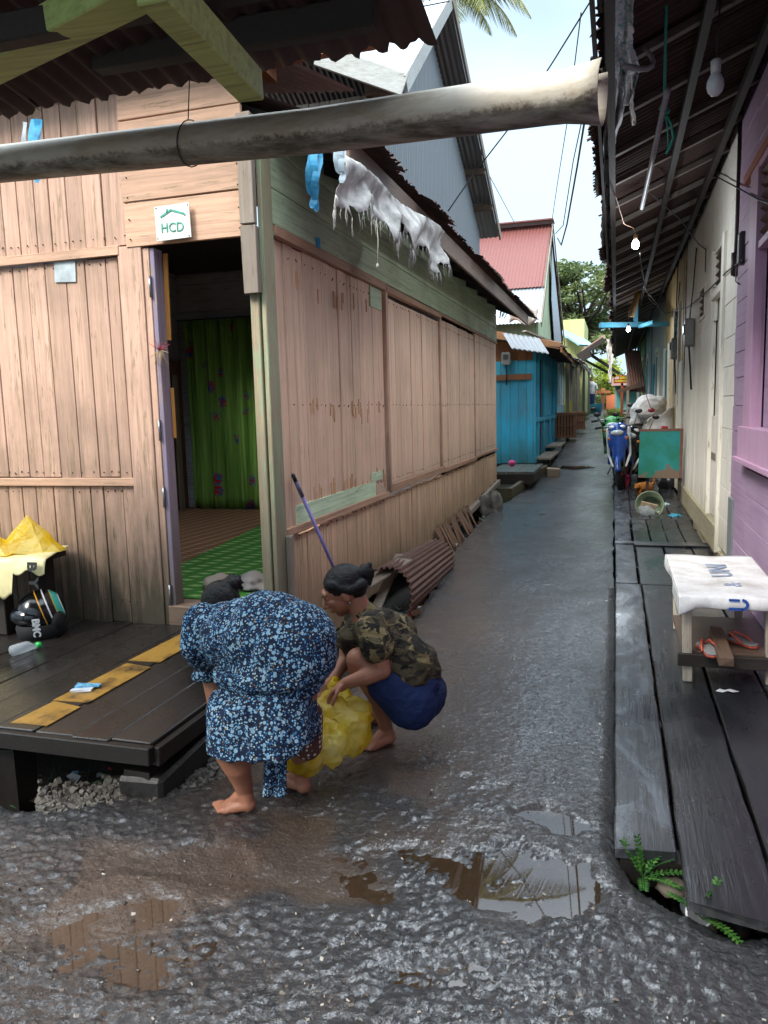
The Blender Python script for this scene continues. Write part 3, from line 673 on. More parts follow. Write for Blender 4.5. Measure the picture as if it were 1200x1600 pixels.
# gutter pipe
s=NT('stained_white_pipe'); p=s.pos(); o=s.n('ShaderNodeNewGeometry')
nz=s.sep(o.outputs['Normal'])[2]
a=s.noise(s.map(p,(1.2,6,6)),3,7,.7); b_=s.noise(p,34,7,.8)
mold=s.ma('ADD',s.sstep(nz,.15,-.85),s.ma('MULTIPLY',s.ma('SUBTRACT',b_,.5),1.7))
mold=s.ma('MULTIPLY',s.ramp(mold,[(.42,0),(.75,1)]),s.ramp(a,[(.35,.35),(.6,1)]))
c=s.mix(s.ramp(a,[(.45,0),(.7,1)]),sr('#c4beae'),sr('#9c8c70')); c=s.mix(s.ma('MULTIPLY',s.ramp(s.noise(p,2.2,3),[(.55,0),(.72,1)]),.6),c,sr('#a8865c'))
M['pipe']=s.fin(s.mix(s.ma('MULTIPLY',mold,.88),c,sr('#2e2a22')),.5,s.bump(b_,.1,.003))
P0=at(942,142,D=2.05); P1=at(500,203,D=2.42); P2=at(-30,259,D=3.02); P2=P1+(P2-P1)*2.2
m=MB(); N=60; r0=.066
dirv=(P2-P0).normalized(); side=dirv.cross(Vector((0,0,1))).normalized()      # horizontal, across the pipe
upv=side.cross(dirv).normalized()
# a pipe slit open along its top to make a gutter
vs=[]; seg=22
for i in range(N+1):
    t=i/N; p=P0.lerp(P1,t/.3) if t<.3 else P1.lerp(P2,(t-.3)/.7)
    flare=.014*max(0,1-t*25)**1.5
    for k in range(seg+1):
        a=rad(128)+k/seg*rad(284); rr=r0+flare*(1+.25*math.sin(k*.6))
        vs.append(p+side*(math.cos(a)*rr)+upv*(math.sin(a)*rr))
m.add(vs,[(i*(seg+1)+k,i*(seg+1)+k+1,(i+1)*(seg+1)+k+1,(i+1)*(seg+1)+k) for i in range(N) for k in range(seg)],.5,True)
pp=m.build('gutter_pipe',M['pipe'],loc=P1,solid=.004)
tag(pp,'mould-stained off-white pipe slit open as a gutter, crossing over the lane','gutter')
m=MB(); Q=P1.lerp(P2,.15)
m.tube([Q+Vector((0,0,.34)),Q+Vector((.008,-.0,.2)),Q+Vector((0,-.01,.07))],.002,5); ring=[Q+Vector((.01*math.sin(a),0,0))+side*math.cos(a)*.072+upv*(math.sin(a)*.072) for a in np.linspace(0,2*math.pi,20)]
m.tube(ring,.0022,5,cap=False); tag(m.build('tie_wire',M['wire'],loc=Q),'dark wire loop holding up the gutter pipe below the lime beam','wire')
# ================================================================ RIGHT ROW HOUSES
RX=.93
def rhouse(name,label,y0,y1,z1=3.95):
    return thing(name,label,'house',(RX+2,(y0+y1)/2,gz((y0+y1)/2)))
def rlight_block(h,y0,y1,z1,mat):
    m=MB(); m.bb(RX+.07,RX+3.2,y0+.02,y1-.02,-.2,z1); m.build('body',mat,h)  # solid unseen box behind the house front, added to block light
def louvre(parent,y0,y1,z0,z1,frame,slat,n=4,px=RX):
    f=MB(); t=.035
    f.bb(px-.02,px+.03,y0-t,y0,z0-t,z1+t); f.bb(px-.02,px+.03,y1,y1+t,z0-t,z1+t); f.bb(px-.022,px+.03,y0,y1,z1,z1+t); f.bb(px-.022,px+.03,y0,y1,z0-t,z0)
    w_=f.build('vent_frame',frame,parent,bevel=.003)
    g=MB()
    for i in range(n):
        z=z0+(i+.5)*(z1-z0)/n; g.box((px+.01,(y0+y1)/2,z),(.05,y1-y0,.012),(0,rad(35),0))
    g.bb(px+.05,px+.06,y0,y1,z0,z1,rnd=0)
    g.build('slat',slat,parent)
dk=simple('painted_opening_shade','#17161a',.9)  # near-black colour painted in for the shade inside openings
# purple house
h=rhouse('row_house','purple plank house front with a pink window frame at the right edge',-1,6.85)
m=MB(); planks_h(m,'Y',-1,4.3,.0,3.95,RX-.02,h=.205,out=-1,gap=.005,dj=.002); planks_h(m,'Y',4.3,6.1,0,1.12,RX-.02,h=.205,out=-1,gap=.005,dj=.002)
planks_h(m,'Y',4.3,6.1,3.05,3.95,RX-.02,h=.205,out=-1,gap=.005,dj=.002); planks_h(m,'Y',6.1,6.85,0,3.95,RX-.02,h=.205,out=-1,gap=.005,dj=.002); m.build('wall',M['purple'],h,bevel=.002)
m=MB(); m.bb(RX-.055,RX+.02,5.80,6.10,1.12,3.05,jit=.002); m.bb(RX-.055,RX+.02,4.25,4.5,1.12,3.05); m.bb(RX-.075,RX+.02,4.2,6.16,1.10,1.32,jit=.002); m.bb(RX-.05,RX+.02,4.25,6.12,3.02,3.12)
m.bb(RX-.10,RX-.0,4.15,6.2,1.065,1.10); m.bb(RX-.04,RX+.05,4.5,5.8,2.50,2.55); m.build('window_frame',M['pink'],h,bevel=.003)
m=MB(); m.bb(RX+.03,RX+.05,4.5,5.8,1.3,3.03); m.build('shutter',M['purple'],h)
m=MB()
for i in range(6): m.box((RX-.01,5.15,2.6+i*.075),(.05,1.3,.012),(0,rad(35),0))
m.build('slat',M['brown'],h)
m=MB(); m.bb(RX-.06,RX,4.5,6.4,3.06,3.12); m.each('lintel',paint_wood('orange_lintel','#a8583a','#6a4030','Y'),h)
m=MB(); m.bb(RX-.03,RX+.1,-1,6.7,-.3,.0); m.bb(RX-.035,RX-.0,6.62,6.86,.0,.72); m.each('footing',simple('grey_cement','#6f7478',.8),h)
# white house
h=rhouse('row_house','off-white plank house front with a peeling door next to the purple wall',6.85,11.8)
m=MB(); planks_h(m,'Y',6.86,7.55,.2,3.85,RX-.018,h=.27,out=-1,gap=.005,dj=.002); boards(m,'Y',8.62,11.76,.34,2.30,RX-.016,w=.22,out=-1,gap=.003,dj=.003)
m.bb(RX-.012,RX+.02,7.55,11.78,2.98,3.85); m.bb(RX-.012,RX+.02,8.42,9.3,2.30,2.98); m.bb(RX-.012,RX+.02,9.95,11.78,2.30,2.98);m.bb(RX-.012,RX+.02,9.3,9.95,2.8,2.98);m.bb(RX-.012,RX+.02,9.3,9.95,2.3,2.42); m.build('wall',M['white_w'],h,bevel=.002)
m=MB(); m.bb(RX-.045,RX+.02,7.55,7.68,.12,2.98,jit=.003); m.bb(RX-.035,RX+.02,8.5,8.62,.34,2.98,jit=.003); m.bb(RX-.04,RX+.02,7.68,8.5,2.50,2.56); m.each('door_frame',M['white_w'],h,bevel=.003)
m=MB(); m.bb(RX+.03,RX+.055,7.68,8.5,.2,2.5); dr=m.build('door',M['white_w'],h,bevel=.002)
m=MB(); m.bb(RX+.0,RX+.03,7.70,8.48,.38,1.36); m.bb(RX-.01,RX+.03,7.9,8.1,1.72,1.76); m.build('door_panel',M['white_w'],dr,bevel=.002)
m=MB(); m.bb(RX-.02,RX+.02,7.72,7.80,1.72,1.76); m.build('bolt',M['steel'],dr)
m=MB(); m.bb(RX-.006,RX-.002,7.72,8.4,.93,1.0); m.build('bare_spot',M['bare'],dr)
louvre(h,7.74,8.44,2.60,2.93,M['white_w'],M['brown'],4); louvre(h,9.34,9.9,2.46,2.76,M['white_w'],M['brown'],4)
m=MB(); m.bb(RX-.05,RX+.04,7.6,11.8,.12,.36,jit=.004); m.bb(RX-.02,RX+.1,6.86,11.8,-.3,.14); m.each('skirting',paint_wood('skirting_paint','#a09a80','#6a6450','Y',chip=.3,space='world'),h,bevel=.003)
m=MB(); m.bb(RX-.03,RX+.05,11.74,11.9,.05,3.8,jit=.004); m.build('corner_post',paint_wood('peeling_post','#b9b09a','#6b4c36','Z',chip=.45),h,bevel=.003)
m=MB(); rg=random.Random(2)
y=6.86
while y<11.8:      # torn felt along the wall head
    m.box((RX-.03,y,3.85+rg.uniform(-.04,.05)),(.03,rg.uniform(.05,.2),.06),(rg.uniform(-.3,.3),0,0),jit=.012); y+=rg.uniform(.08,.3)
m.build('torn_edge',M['bare'],h)
# tan house
h=rhouse('row_house','tan house front with a teal door behind the green board',11.9,17)
m=MB(); boards(m,'Y',11.9,12.7,.2,3.9,RX-.012,w=.3,out=-1); m.bb(RX-.012,RX+.02,12.7,13.6,2.95,3.9); m.bb(RX-.012,RX+.02,12.7,13.6,.2,2.2); boards(m,'Y',13.6,14.9,.2,3.9,RX-.012,w=.3,out=-1); m.bb(RX-.012,RX+.02,14.9,16.1,2.5,3.9); boards(m,'Y',16.1,17,.2,3.9,RX-.012,w=.3,out=-1); m.build('wall',M['tan'],h,bevel=.002)
m=MB(); m.bb(RX-.05,RX+.02,12.62,12.72,.2,3.0); m.bb(RX-.05,RX+.02,13.58,13.68,.2,3.0); m.bb(RX-.04,RX+.02,12.7,13.6,2.22,2.30); m.bb(RX-.04,RX,11.92,12.5,.2,2.1); m.each('pilaster',M['white_w'],h)
m=MB(); m.bb(RX+.0,RX+.03,12.72,13.58,2.3,2.95); m.build('window',M['teal'],h)
for i in range(5):
    m=MB(); m.box((RX-.02,13.15,2.36+i*.12),(.05,.8,.014),(0,rad(35),0)); m.build('window_slat',M['teal'],h)
m=MB(); m.bb(RX-.03,RX+.03,14.9,16.1,.25,2.5); m.bb(RX-.06,RX,14.95,15.0,.25,2.5); m.build('door',M['teal'],h)
m=MB(); m.bb(RX-.06,RX+.02,14.78,14.9,.25,2.55); m.bb(RX-.06,RX+.02,16.1,16.2,.25,2.55); m.each('door_frame',M['white_w'],h)
# grey, white, green houses further on
for (y0,y1,mat,lb,dy) in ((17,22.5,'greyw','weathered grey-white house front beyond the tan one',18.6),(22.5,27.5,'lightblue','pale blue plank house front in the distance on the right',24),(27.5,33,'greenw','green plank house front near the far end on the right',29),(33,38,'blue','blue house front farthest along the right row',35)):
    g0=gz((y0+y1)/2); h=rhouse('row_house',lb,y0,y1)
    m=MB(); boards(m,'Y',y0,y1,g0-.1,g0+3.1,RX-.012,w=.25,out=-1); m.build('wall',M[mat],h)
    m=MB(); m.bb(RX-.05,RX,dy,dy+.9,g0+.1,g0+2.0); m.build('door',M['teal' if mat!='greenw' else 'yellow'],h)
    m=MB(); m.bb(RX-.06,RX,dy-.12,dy,g0+.1,g0+2.1); m.bb(RX-.06,RX,dy+.9,dy+1.02,g0+.1,g0+2.1); m.bb(RX-.06,RX,dy-.1,dy+1,g0+2.1,g0+2.2); m.each('door_frame',M['white_w'],h)
    m=MB(); m.bb(RX-.06,RX,dy+1.8,dy+2.6,g0+1.0,g0+1.9); m.build('window_shutter',M['blue2'],h)
    m=MB(); m.bb(RX-.04,RX-.0,y1-.15,y1,g0,g0+3); m.build('corner_post',M['bare'],h)
for h_,y0,y1,z1 in [(o_,)+v for o_,v in zip([o for o in COL.objects if o.name.startswith('row_house') and o.parent is None],[(-1,6.85,3.9),(6.85,11.8,3.8),(11.9,17,3.8),(17,22.5,3.7),(22.5,27.5,3.8),(27.5,33,4.0),(33,38,4.1)])]: rlight_block(h_,y0,y1,z1,M['bare_dark'])
# long shared roof
rf=thing('eave_roof','long dark corrugated eave over the boardwalk on the right, its edge rusted ragged','roof',(.4,6,2.4))
def eave(y): return float(np.interp(y,[-1,3,10,20,30,40],[3.36,3.32,3.26,3.32,3.5,3.7]))
SR=.41; EVX=-.17
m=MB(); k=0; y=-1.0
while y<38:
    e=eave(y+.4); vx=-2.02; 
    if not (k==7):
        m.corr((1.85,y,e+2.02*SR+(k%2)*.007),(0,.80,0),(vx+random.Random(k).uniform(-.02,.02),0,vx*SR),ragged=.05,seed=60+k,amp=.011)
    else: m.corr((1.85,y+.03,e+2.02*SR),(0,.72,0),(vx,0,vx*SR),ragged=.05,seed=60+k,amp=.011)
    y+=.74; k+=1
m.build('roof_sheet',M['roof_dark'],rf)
m=MB(); y=.2
while y<37:
    e=eave(y); m.beam((-.10,y,e+.07*SR-.045),(1.0,y,e+1.17*SR-.045),.04,.055,up=(0,1,0)); y+=.74
m.each('rafter',paint_wood('pale_batten','#77706a','#4c443c','X',chip=.3,streak=.5),rf,bevel=.002)
m=MB()
for x in (-.05,.42,.8): 
    for (ya,yb) in ((-1,5),(5,10.3),(10.3,20),(20,30),(30,38)): m.beam((x,ya,eave(ya)+(x-EVX)*SR-.10),(x,yb,eave(yb)+(x-EVX)*SR-.10),.045,.06)
m.beam((-.13,.2,eave(.2)-.02),(-.12,10.3,eave(10.3)-.02),.02,.07); m.each('purlin',M['bare_dark'],rf)
# ================================================================ BOARDWALK (right)
s=NT('wet_black_boards'); p=s.pos(); r=s.attr('rnd')
p2=s.vadd(p,s.comb(s.ma('MULTIPLY',r,7.),0,s.ma('MULTIPLY',r,5.)))
g=s.noise(s.map(p2,(26,1.6,26)),1.6,6,.65,.5); f_=s.noise(s.map(p2,(120,6,120)),1.5,4,.6); b_=s.noise(s.map(p,(1.6,.8,1)),1.3,5,.6,.8)
c=s.mix(1,s.mix(g,sr('#17181a'),sr('#303235')),s.ramp(r,[(0,.75),(1,1.35)]),'MULTIPLY')
film=s.ramp(s.noise(s.map(p,(3.2,1.3,1),loc=(4,2.3,0)),1.2,6,.7,2.2),[(.46,0),(.66,1)])      # dried suds and scuffs
film=s.ma('MULTIPLY',film,s.sstep(s.sep(p)[0],.27,.12))
c=s.mix(s.ma('MULTIPLY',film,.42),c,sr('#87909a'))
M['deck_r']=s.fin(c,s.ma('ADD',.16,s.ma('MULTIPLY',s.ramp(b_,[(.35,0),(.65,1)]),.26)),s.bump(s.ma('ADD',s.ma('MULTIPLY',g,.7),s.ma('MULTIPLY',f_,.3)),.35,.006),spec=.65)
bw=thing('boardwalk','boardwalk of wide wet black planks along the right-hand houses','boardwalk',(.45,6,-.2))
PX=[(.012,.202,2.40,6.34),(.216,.462,2.17,6.32),(.478,.72,2.07,8.16),(.732,.905,1.8,8.16)]
def bwplank(m,x0,x1,y0,y1,z,th=.035,seed=0,torn=0):
    rg=random.Random(seed); n=max(6,int((y1-y0)/.18)); vs=[]
    for i in range(n+1):
        t=i/n; y=y0+(y1-y0)*t; w1=rg.uniform(-.003,.003); w2=rg.uniform(-.003,.003); zz=z+gz(y)+rg.uniform(-.0015,.0015)
        for x,dz in ((x0+w1,-th),(x0+w1,-.004),(x0+w1+.005,0),(x1+w2-.005,0),(x1+w2,-.004),(x1+w2,-th)):
            yy=y+((.05*math.sin(x*37+seed)+.02)*torn if i==0 else 0); vs.append((x,yy,zz+dz))
    fs=[(i*6+k,i*6+(k+1)%6,(i+1)*6+(k+1)%6,(i+1)*6+k) for i in range(n) for k in range(6)]
    fs=[f[::-1] for f in fs]+[tuple(range(6)),tuple(range(n*6,n*6+6))[::-1]]
    m.add(vs,fs,rg.random())
m=MB()
for i,(x0,x1,y0,y1) in enumerate(PX): bwplank(m,x0,x1,y0,y1,.070+.002*(i%2),seed=i,torn=1)
m.each('plank',M['deck_r'],bw)
m=MB()
for i,(x0,x1,y0,y1) in enumerate([(.012,.185,6.38,8.16),(.205,.455,6.35,8.12)]): bwplank(m,x0,x1,y0,y1,.07,seed=9+i)
for i,(x0,x1) in enumerate([(.0,.17),(.195,.36),(.372,.53),(.54,.70),(.71,.87)]): bwplank(m,x0,x1,8.28,9.85,.072,seed=20+i)
m.each('plank',M['deck_r'],bw)
m=MB()
for i,(x0,x1) in enumerate([(-.01,.19),(.20,.42),(.43,.66),(.67,.88)]): bwplank(m,x0,x1,9.95,16,.070,seed=30+i); bwplank(m,x0-.05,x1,16.02,26,.06,seed=40+i)
m.each('plank',M['deck_r'],bw)
m=MB(); m.bb(.0,.90,8.17,8.27,.02,.086,jit=.004); m.bb(.19,.90,8.06,8.15,.073,.096,jit=.004); m.bb(-.0,.90,9.86,9.94,.02,.092,jit=.004); m.each('cross_board',M['deck_r'],bw,bevel=.004)
m=MB()
for y in (2.5,3.6,4.8,5.95,7.2,8.5,9.5): m.bb(.03,.92,y-.04,y+.04,-.06,.032)
m.bb(.03,.05,2.5,9.3,-.22,.03,jit=.003)
for y in (2.5,4.8,7.2): m.bb(.10,.19,y+.15,y+.25,-.3,-.02); m.bb(.8,.9,y-.05,y+.05,-.3,-.02)
m.each('joist',M['under'],bw)
# ================================================================ DECK (left)
s=NT('wet_brown_boards'); p=s.pos(); r=s.attr('rnd')
p2=s.vadd(p,s.comb(s.ma('MULTIPLY',r,7.),0,s.ma('MULTIPLY',r,5.)))
g=s.noise(s.map(p2,(26,1.6,26)),1.6,6,.65,.5); f_=s.noise(s.map(p2,(120,6,120)),1.5,4,.6); b_=s.noise(p,1.7,5,.6,.5)
c=s.mix(1,s.mix(g,sr('#0f0e0d'),sr('#25211e')),s.ramp(r,[(0,.8),(1,1.25)]),'MULTIPLY')
M['deck_l']=s.fin(c,s.ma('ADD',.14,s.ma('MULTIPLY',s.ramp(b_,[(.35,0),(.65,1)]),.28)),s.bump(s.ma('ADD',s.ma('MULTIPLY',g,.7),s.ma('MULTIPLY',f_,.3)),.45,.006),spec=.6)
dk_l=thing('deck','low deck of dark wet boards before the open doorway','deck',(-3,3.2,-.25))
m=MB(); x=-4.6; i=0; DZ=.235
DS=[]
while x<-1.75:
    wv=random.Random(i).uniform(.15,.24); x1=min(x+wv,-1.72); 
    if -1.72-x1<.08: x1=-1.72
    y0=2.46+random.Random(i+5).uniform(-.02,.02)+(-.01*(x+2)); 
    rgy=4.0
    n=8; vs=[]
    m.bb(x,x1-.006,y0,rgy,DZ-.035,DZ+random.Random(i+9).uniform(-.003,.003),jit=.0015); DS.append((x,x1)); x=x1; i+=1
m.each('plank',M['deck_l'],dk_l,bevel=.004)
m=MB(); m.bb(-4.6,-1.71,2.425,2.462,DZ-.075,DZ-.008,jit=.004); m.bb(-1.722,-1.69,2.46,4.0,DZ-.085,DZ-.012,jit=.004); m.each('edge_board',M['under'],dk_l,bevel=.004)
m=MB()
for y in (2.6,3.2,3.85): m.bb(-4.6,-1.75,y-.04,y+.04,DZ-.13,DZ-.037)
for x,y in ((-1.82,2.55),(-2.5,2.58),(-3.2,2.6),(-1.8,3.3),(-3.2,3.6)): m.bb(x-.06,x+.06,y-.06,y+.06,-.3,DZ-.13,jit=.008)
m.each('joist',M['under'],dk_l)
m=MB()
zt=DZ+.0055
def strip(y0,y1,x0=-2.43,x1=-2.25):
    q=[(x0,y0),(x1-.0,y0+.01),(x1,y1),(x0+.015,y1+.03)]; m.prism([(a,b,zt-.004) for a,b in q],(0,0,.004))
strip(2.50,2.72); strip(2.76,3.26); strip(3.33,4.0)
s=NT('yellow_bare_strip'); p=s.pos(); g=s.noise(s.map(p,(26,2,26)),1.6,6,.65,.5); b_=s.noise(p,7,5,.7)
m.each('yellow_strip',s.fin(s.mix(s.ramp(b_,[(.34,1),(.52,0)]),s.mix(g,sr('#86612a'),sr('#b08736')),s.mix(s.ramp(s.noise(p,16,6,.75),[(.42,0),(.5,1)]),sr('#5e4018'),sr('#1d1916'))),.35,s.bump(g,.4,.004),spec=.5),dk_l)
# concrete footing stones beside the deck
m=MB(); m.box((-1.80,2.66,-.08),(.20,.40,.34),jit=.03); o=m.build('footing_block',simple('dark_cement','#1c1a18',.5,bumpk=.8,scale=14),loc=(-1.80,2.66,-.27),bevel=.015); tag(o,'dark cement block under the corner of the deck','block')
# ================================================================ LEFT ROW BEYOND
LX=-1.52
def corr_beams(): pass
bs=thing('shack','turquoise plank shack with bare orange boards below its eave, past the peach house','shack',(-2.6,17.5,gz(17)))
m=MB(); boards(m,'X',-3.6,LX,.42,2.38,15.0,w=.15,out=-1); m.build('front_wall',M['blue'],bs,bevel=.002)
m=MB(); boards(m,'X',-3.6,LX,2.384,2.78,15.004,w=.17,out=-1); m.bb(-3.6,LX-.02,14.965,15.0,2.02,2.12,jit=.003); m.build('bare_board',paint_wood('orange_bare_wood','#a8704a','#6e4a34','Z',chip=.3),bs,bevel=.002)
m=MB(); boards(m,'Y',15.0,20.6,.42,2.7,LX+.0,w=.22,out=1); m.build('side_wall',M['blue2'],bs,bevel=.002)
m=MB(); 
for y in (15.05,15.75,17.0,18.6,19.8,20.55): m.bb(LX-.0,LX+.045,y-.05,y+.05,.42,2.7)
m.bb(LX,LX+.04,15.05,20.55,1.2,1.28); m.bb(LX,LX+.05,15.05,20.55,.42,.5); m.build('frame',M['blue'],bs,bevel=.003)
m=MB(); m.bb(LX+.005,LX+.02,15.8,16.5,.5,2.45); m.build('door_gap_shade',dk,bs)  # dark panel on the boards, painted in for a shaded doorway
m=MB(); m.bb(LX+.005,LX+.03,17.1,18.5,1.3,2.4); m.build('shutter',M['blue'],bs)
m=MB(); m.corr((-4.0,14.75,3.1),(0,6.1,.0),(3.1,0,-.55),seed=4,ragged=.04); m.build('roof_sheet',M['roof_dark'],bs)
m=MB(); m.beam((-2.6,14.72,2.95),(-1.0,14.78,2.60),.03,.13,jit=.004); m.bb(-1.0,-.97,14.75,20.8,2.48,2.58); m.each('fascia',paint_wood('orange_fascia','#a8754e','#6e4a34','X',chip=.3),bs,bevel=.003)
m=MB(); m.beam((-1.75,15.6,2.98),(-1.02,16.6,2.70),.10,.03); m.each('pale_board',M['bare'],bs)
def meter(px,py,lab,x=None,y=None,z=None,s=1,dirx='y'):
    t=thing('electric_meter',lab,'electric meter',(x,y,z-.15))
    m=MB(); m.box((x,y,z),(.16*s,.11*s,.24*s),jit=.002); m.build('casing',M['grey_pl'],t,bevel=.012)
    m=MB(); 
    if dirx=='y': m.box((x,y-.06*s,z+.03),(.10*s,.01,.09*s))
    else: m.box((x-.085*s,y,z+.03),(.01,.08*s,.09*s))
    m.build('glass',simple('meter_glass','#4a4f50',.15),t,bevel=.004)
    m=MB(); m.tube([(x,y,z-.1),(x+.01,y,z-.3),(x+.0,y,z-.5)],.012,6); m.build('conduit',M['wire'],t); return t
meter(0,0,'grey electric meter on the orange boards of the turquoise shack',-2.02,14.93,2.42,1.0)
# green-and-red-roofed house rising behind the shack
gh=thing('house','pale green gable-ended house with a steep red oxide roof over zinc sheets','house',(-3.2,19.6,gz(19)))
GX=-1.58
gp=[(GX,16.6,.5),(GX,22.9,.5),(GX,22.9,3.4),(GX,19.4,5.6),(GX,16.6,3.3)]
m=MB(); m.prism(gp,(-.05,0,0)); m.bb(-7,GX-.06,16.6,16.66,.5,3.3); m.build('wall',M['pale_green'],gh)
r0_=Vector((-1.5,19.1,5.74)); 
m=MB(); q=Vector((-1.53,17.3,4.06))
slab(m,q,Vector((-8,17.3,4.06)),Vector((-8,19.1,5.74)),r0_); m.build('red_roof',M['roof_red'],gh)
m=MB(); slab(m,Vector((-1.50,16.2,3.20)),Vector((-8,16.2,3.20)),Vector((-8,17.42,4.10)),Vector((-1.52,17.42,4.10))); m.build('zinc_roof',M['roof_zinc'],gh)
m=MB(); slab(m,Vector((-1.5,23.4,3.36)),Vector((-8,23.4,3.36)),Vector((-8,19.1,5.74)),r0_); m.build('rear_roof',M['roof_red'],gh)
m=MB(); m.beam((-1.45,19.1,5.80),(-8,19.1,5.80),.5,.03); m.build('ridge_cap',M['roof_red'],gh)
m=MB(); m.beam((-1.47,16.15,3.14),(-1.47,19.1,5.72),.02,.12); m.beam((-1.47,23.5,3.28),(-1.47,19.1,5.72),.02,.12); m.build('barge_board',M['bare'],gh)
m=MB(); m.prism([(-1.505,19.3,5.25),(-1.505,22.6,3.35),(-1.505,21.6,2.6),(-1.505,20.4,2.75),(-1.505,19.2,4.0)],(-.01,0,0)); m.build('zinc_cladding',M['roof_zinc'],gh)
# crumpled sheet and junk on the eave
m=MB(); c0=at(818,492,D=14.4)
def cr_(a,b):
    return c0+Vector(((a-.5)*.50,(b-.5)*.2+.06*math.sin(a*9),.15*(b-.5)*2+.07*math.sin(a*7+b*5)))
m.grid(cr_,14,8); o=m.build('sheet_bundle',metal_sheet('crumpled_sheet','#8c8880','#7a4c34',.45),loc=c0,solid=.02); tag(o,'crumpled rusty pale sheet tied under the ragged eave corner','sheet')
m=MB(); c0=at(818,535,D=14.3); m.corr(at(785,520,D=14.2),at(842,528,D=14.2)-at(785,520,D=14.2),at(800,545,D=13.9)-at(785,520,D=14.2),seed=2,pitch=.09,amp=.012); o=m.build('awning_sheet',M['roof_grey'],loc=c0,solid=.006); tag(o,'short grey corrugated awning sheet above the turquoise wall','awning')
m=MB(); c0=at(784,478,D=13.2); rg=random.Random(8)
for i in range(9): 
    a=rg.uniform(-.08,.08); m.tube([c0+Vector((a*.2,0,.14)),c0+Vector((a+.05,0,.08)),c0+Vector((a+.06,0,-.05)),c0+Vector((a*.5,0,-.18+rg.uniform(-.05,.05)))],.008,5)
M['rope_g']=simple('green_rope','#1f9a72',.7)
tag(m.build('rope',M['rope_g'],loc=c0),'bundle of green rope hanging at the far corner of the peach house','rope')
# more houses down the left
def lhouse(label,y0,y1,wall,roofm,z0,h,x=LX,feat=None,gable=None,over=.5):
    g0=gz((y0+y1)/2); t=thing('row_house',label,'house',(x-1.5,(y0+y1)/2,g0))
    m=MB(); boards(m,'X',x-3,x,g0,g0+h,y0,w=.2,out=-1); m.build('front_wall',M[wall],t)
    m=MB(); boards(m,'Y',y0,y1,g0,g0+h,x,w=.2,out=1); m.build('side_wall',M[wall],t)
    m=MB(); m.corr((x-3,y0-.3,g0+h+.9),(0,y1-y0+.5,0),(3+over,0,-1.15),seed=int(y0),ragged=.08); m.build('roof_sheet',M[roofm],t)
    m=MB(); m.bb(x+over-.06,x+over-.02,y0-.3,y1+.2,g0+h-.38,g0+h-.28); m.each('fascia',M['bare'],t)
    n=int((y1-y0)/1.6)
    for i in range(n):
        yy=y0+.4+i*1.6
        m=MB(); m.bb(x,x+.03,yy,yy+.7,g0+.9,g0+1.9); w_=m.build('window',M['blue2' if wall!='yellow' else 'brown'],t)
        m=MB(); m.bb(x+.01,x+.05,yy-.05,yy,g0+.85,g0+1.95); m.bb(x+.01,x+.05,yy+.7,yy+.75,g0+.85,g0+1.95); m.each('window_frame',M['white_w'],w_)
    for yy in (y0+.1,y1-.1):
        m=MB(); m.bb(x+over-.1,x+over-.02,yy-.04,yy+.04,g0-.1,g0+h-.3); m.each('post',M['bare'],t)
    return t
lhouse('light blue plank house beyond the turquoise shack',20.9,24.2,'lightblue','roof_grey',0,2.35,over=.35)
lhouse('yellow plank house with brown windows farther down the left side',24.6,29,'yellow','roof_grey',0,2.3,over=.45)
lhouse('grey timber house at the far left end of the lane',29.6,36,'bare','roof_rust',0,2.3,over=.4)
lhouse('pale green house farthest down on the left',37,44,'pale_green','roof_grey',0,2.3,over=.3)
# lime upper floor with blue roof boards behind
t=thing('house','pale lime upper storey with light blue eave boards seen over the far roofs','house',at(905,560,Y=30))
m=MB(); a=at(880,500,Y=30); b=at(913,498,Y=30); m.bb(a.x,b.x,30,34,1.2,a.z); m.build('wall',paint_wood('lime_wall','#c8d68a','#9aa06a',var=.05),t)
m=MB(); m.beam(at(878,517,Y=29.8),at(900,530,Y=29.5),.9,.06); m.beam(at(897,527,Y=29.5),at(917,540,Y=29.2),.9,.06); m.each('eave_board',M['lightblue'],t)
# cross canopies at the far end
t=thing('canopy','rusty tin canopy on black beams spanning the lane far away','canopy',at(930,640,Y=27))
m=MB(); A=at(905,556,Y=26); B=at(944,530,Y=26); m.corr(A,B-A,Vector((0,2.2,.35)),seed=3,ragged=.1); m.build('roof_sheet',M['roof_rust'],t)
m=MB(); m.beam(A,B,.08,.16); m.beam(at(903,560,Y=25.8),at(922,551,Y=25.8),.1,.28); m.beam(at(918,551,Y=26.5),at(968,584,Y=26.5),.08,.10); m.beam(at(912,562,Y=27.5),at(962,588,Y=27.5),.08,.08); m.each('beam',M['bare_dark'],t)
m=MB(); m.beam((-1.25,26,gz(26)),(-1.2,26,2.6),.08,.08); m.beam((.35,26.5,gz(26)-.1),(.35,26.5,2.5),.08,.08); m.each('post',M['bare'],t)
t=thing('canopy','low rust-brown sheet roof hanging at the end of the right-hand row','canopy',(.4,27,3))
m=MB(); m.corr(at(975,545,Y=25),at(1000,548,Y=25)-at(975,545,Y=25),at(985,618,Y=24.4)-at(975,545,Y=25),seed=8,ragged=.2); m.corr((.15,25,3.9),(0,7,0),(1.0,0,.6),seed=18,ragged=.1); m.build('roof_sheet',M['roof_rust'],t)
m=MB(); m.beam(at(965,612,Y=24.4),at(1003,600,Y=24.4),.07,.12); m.each('beam',M['brown'],t)
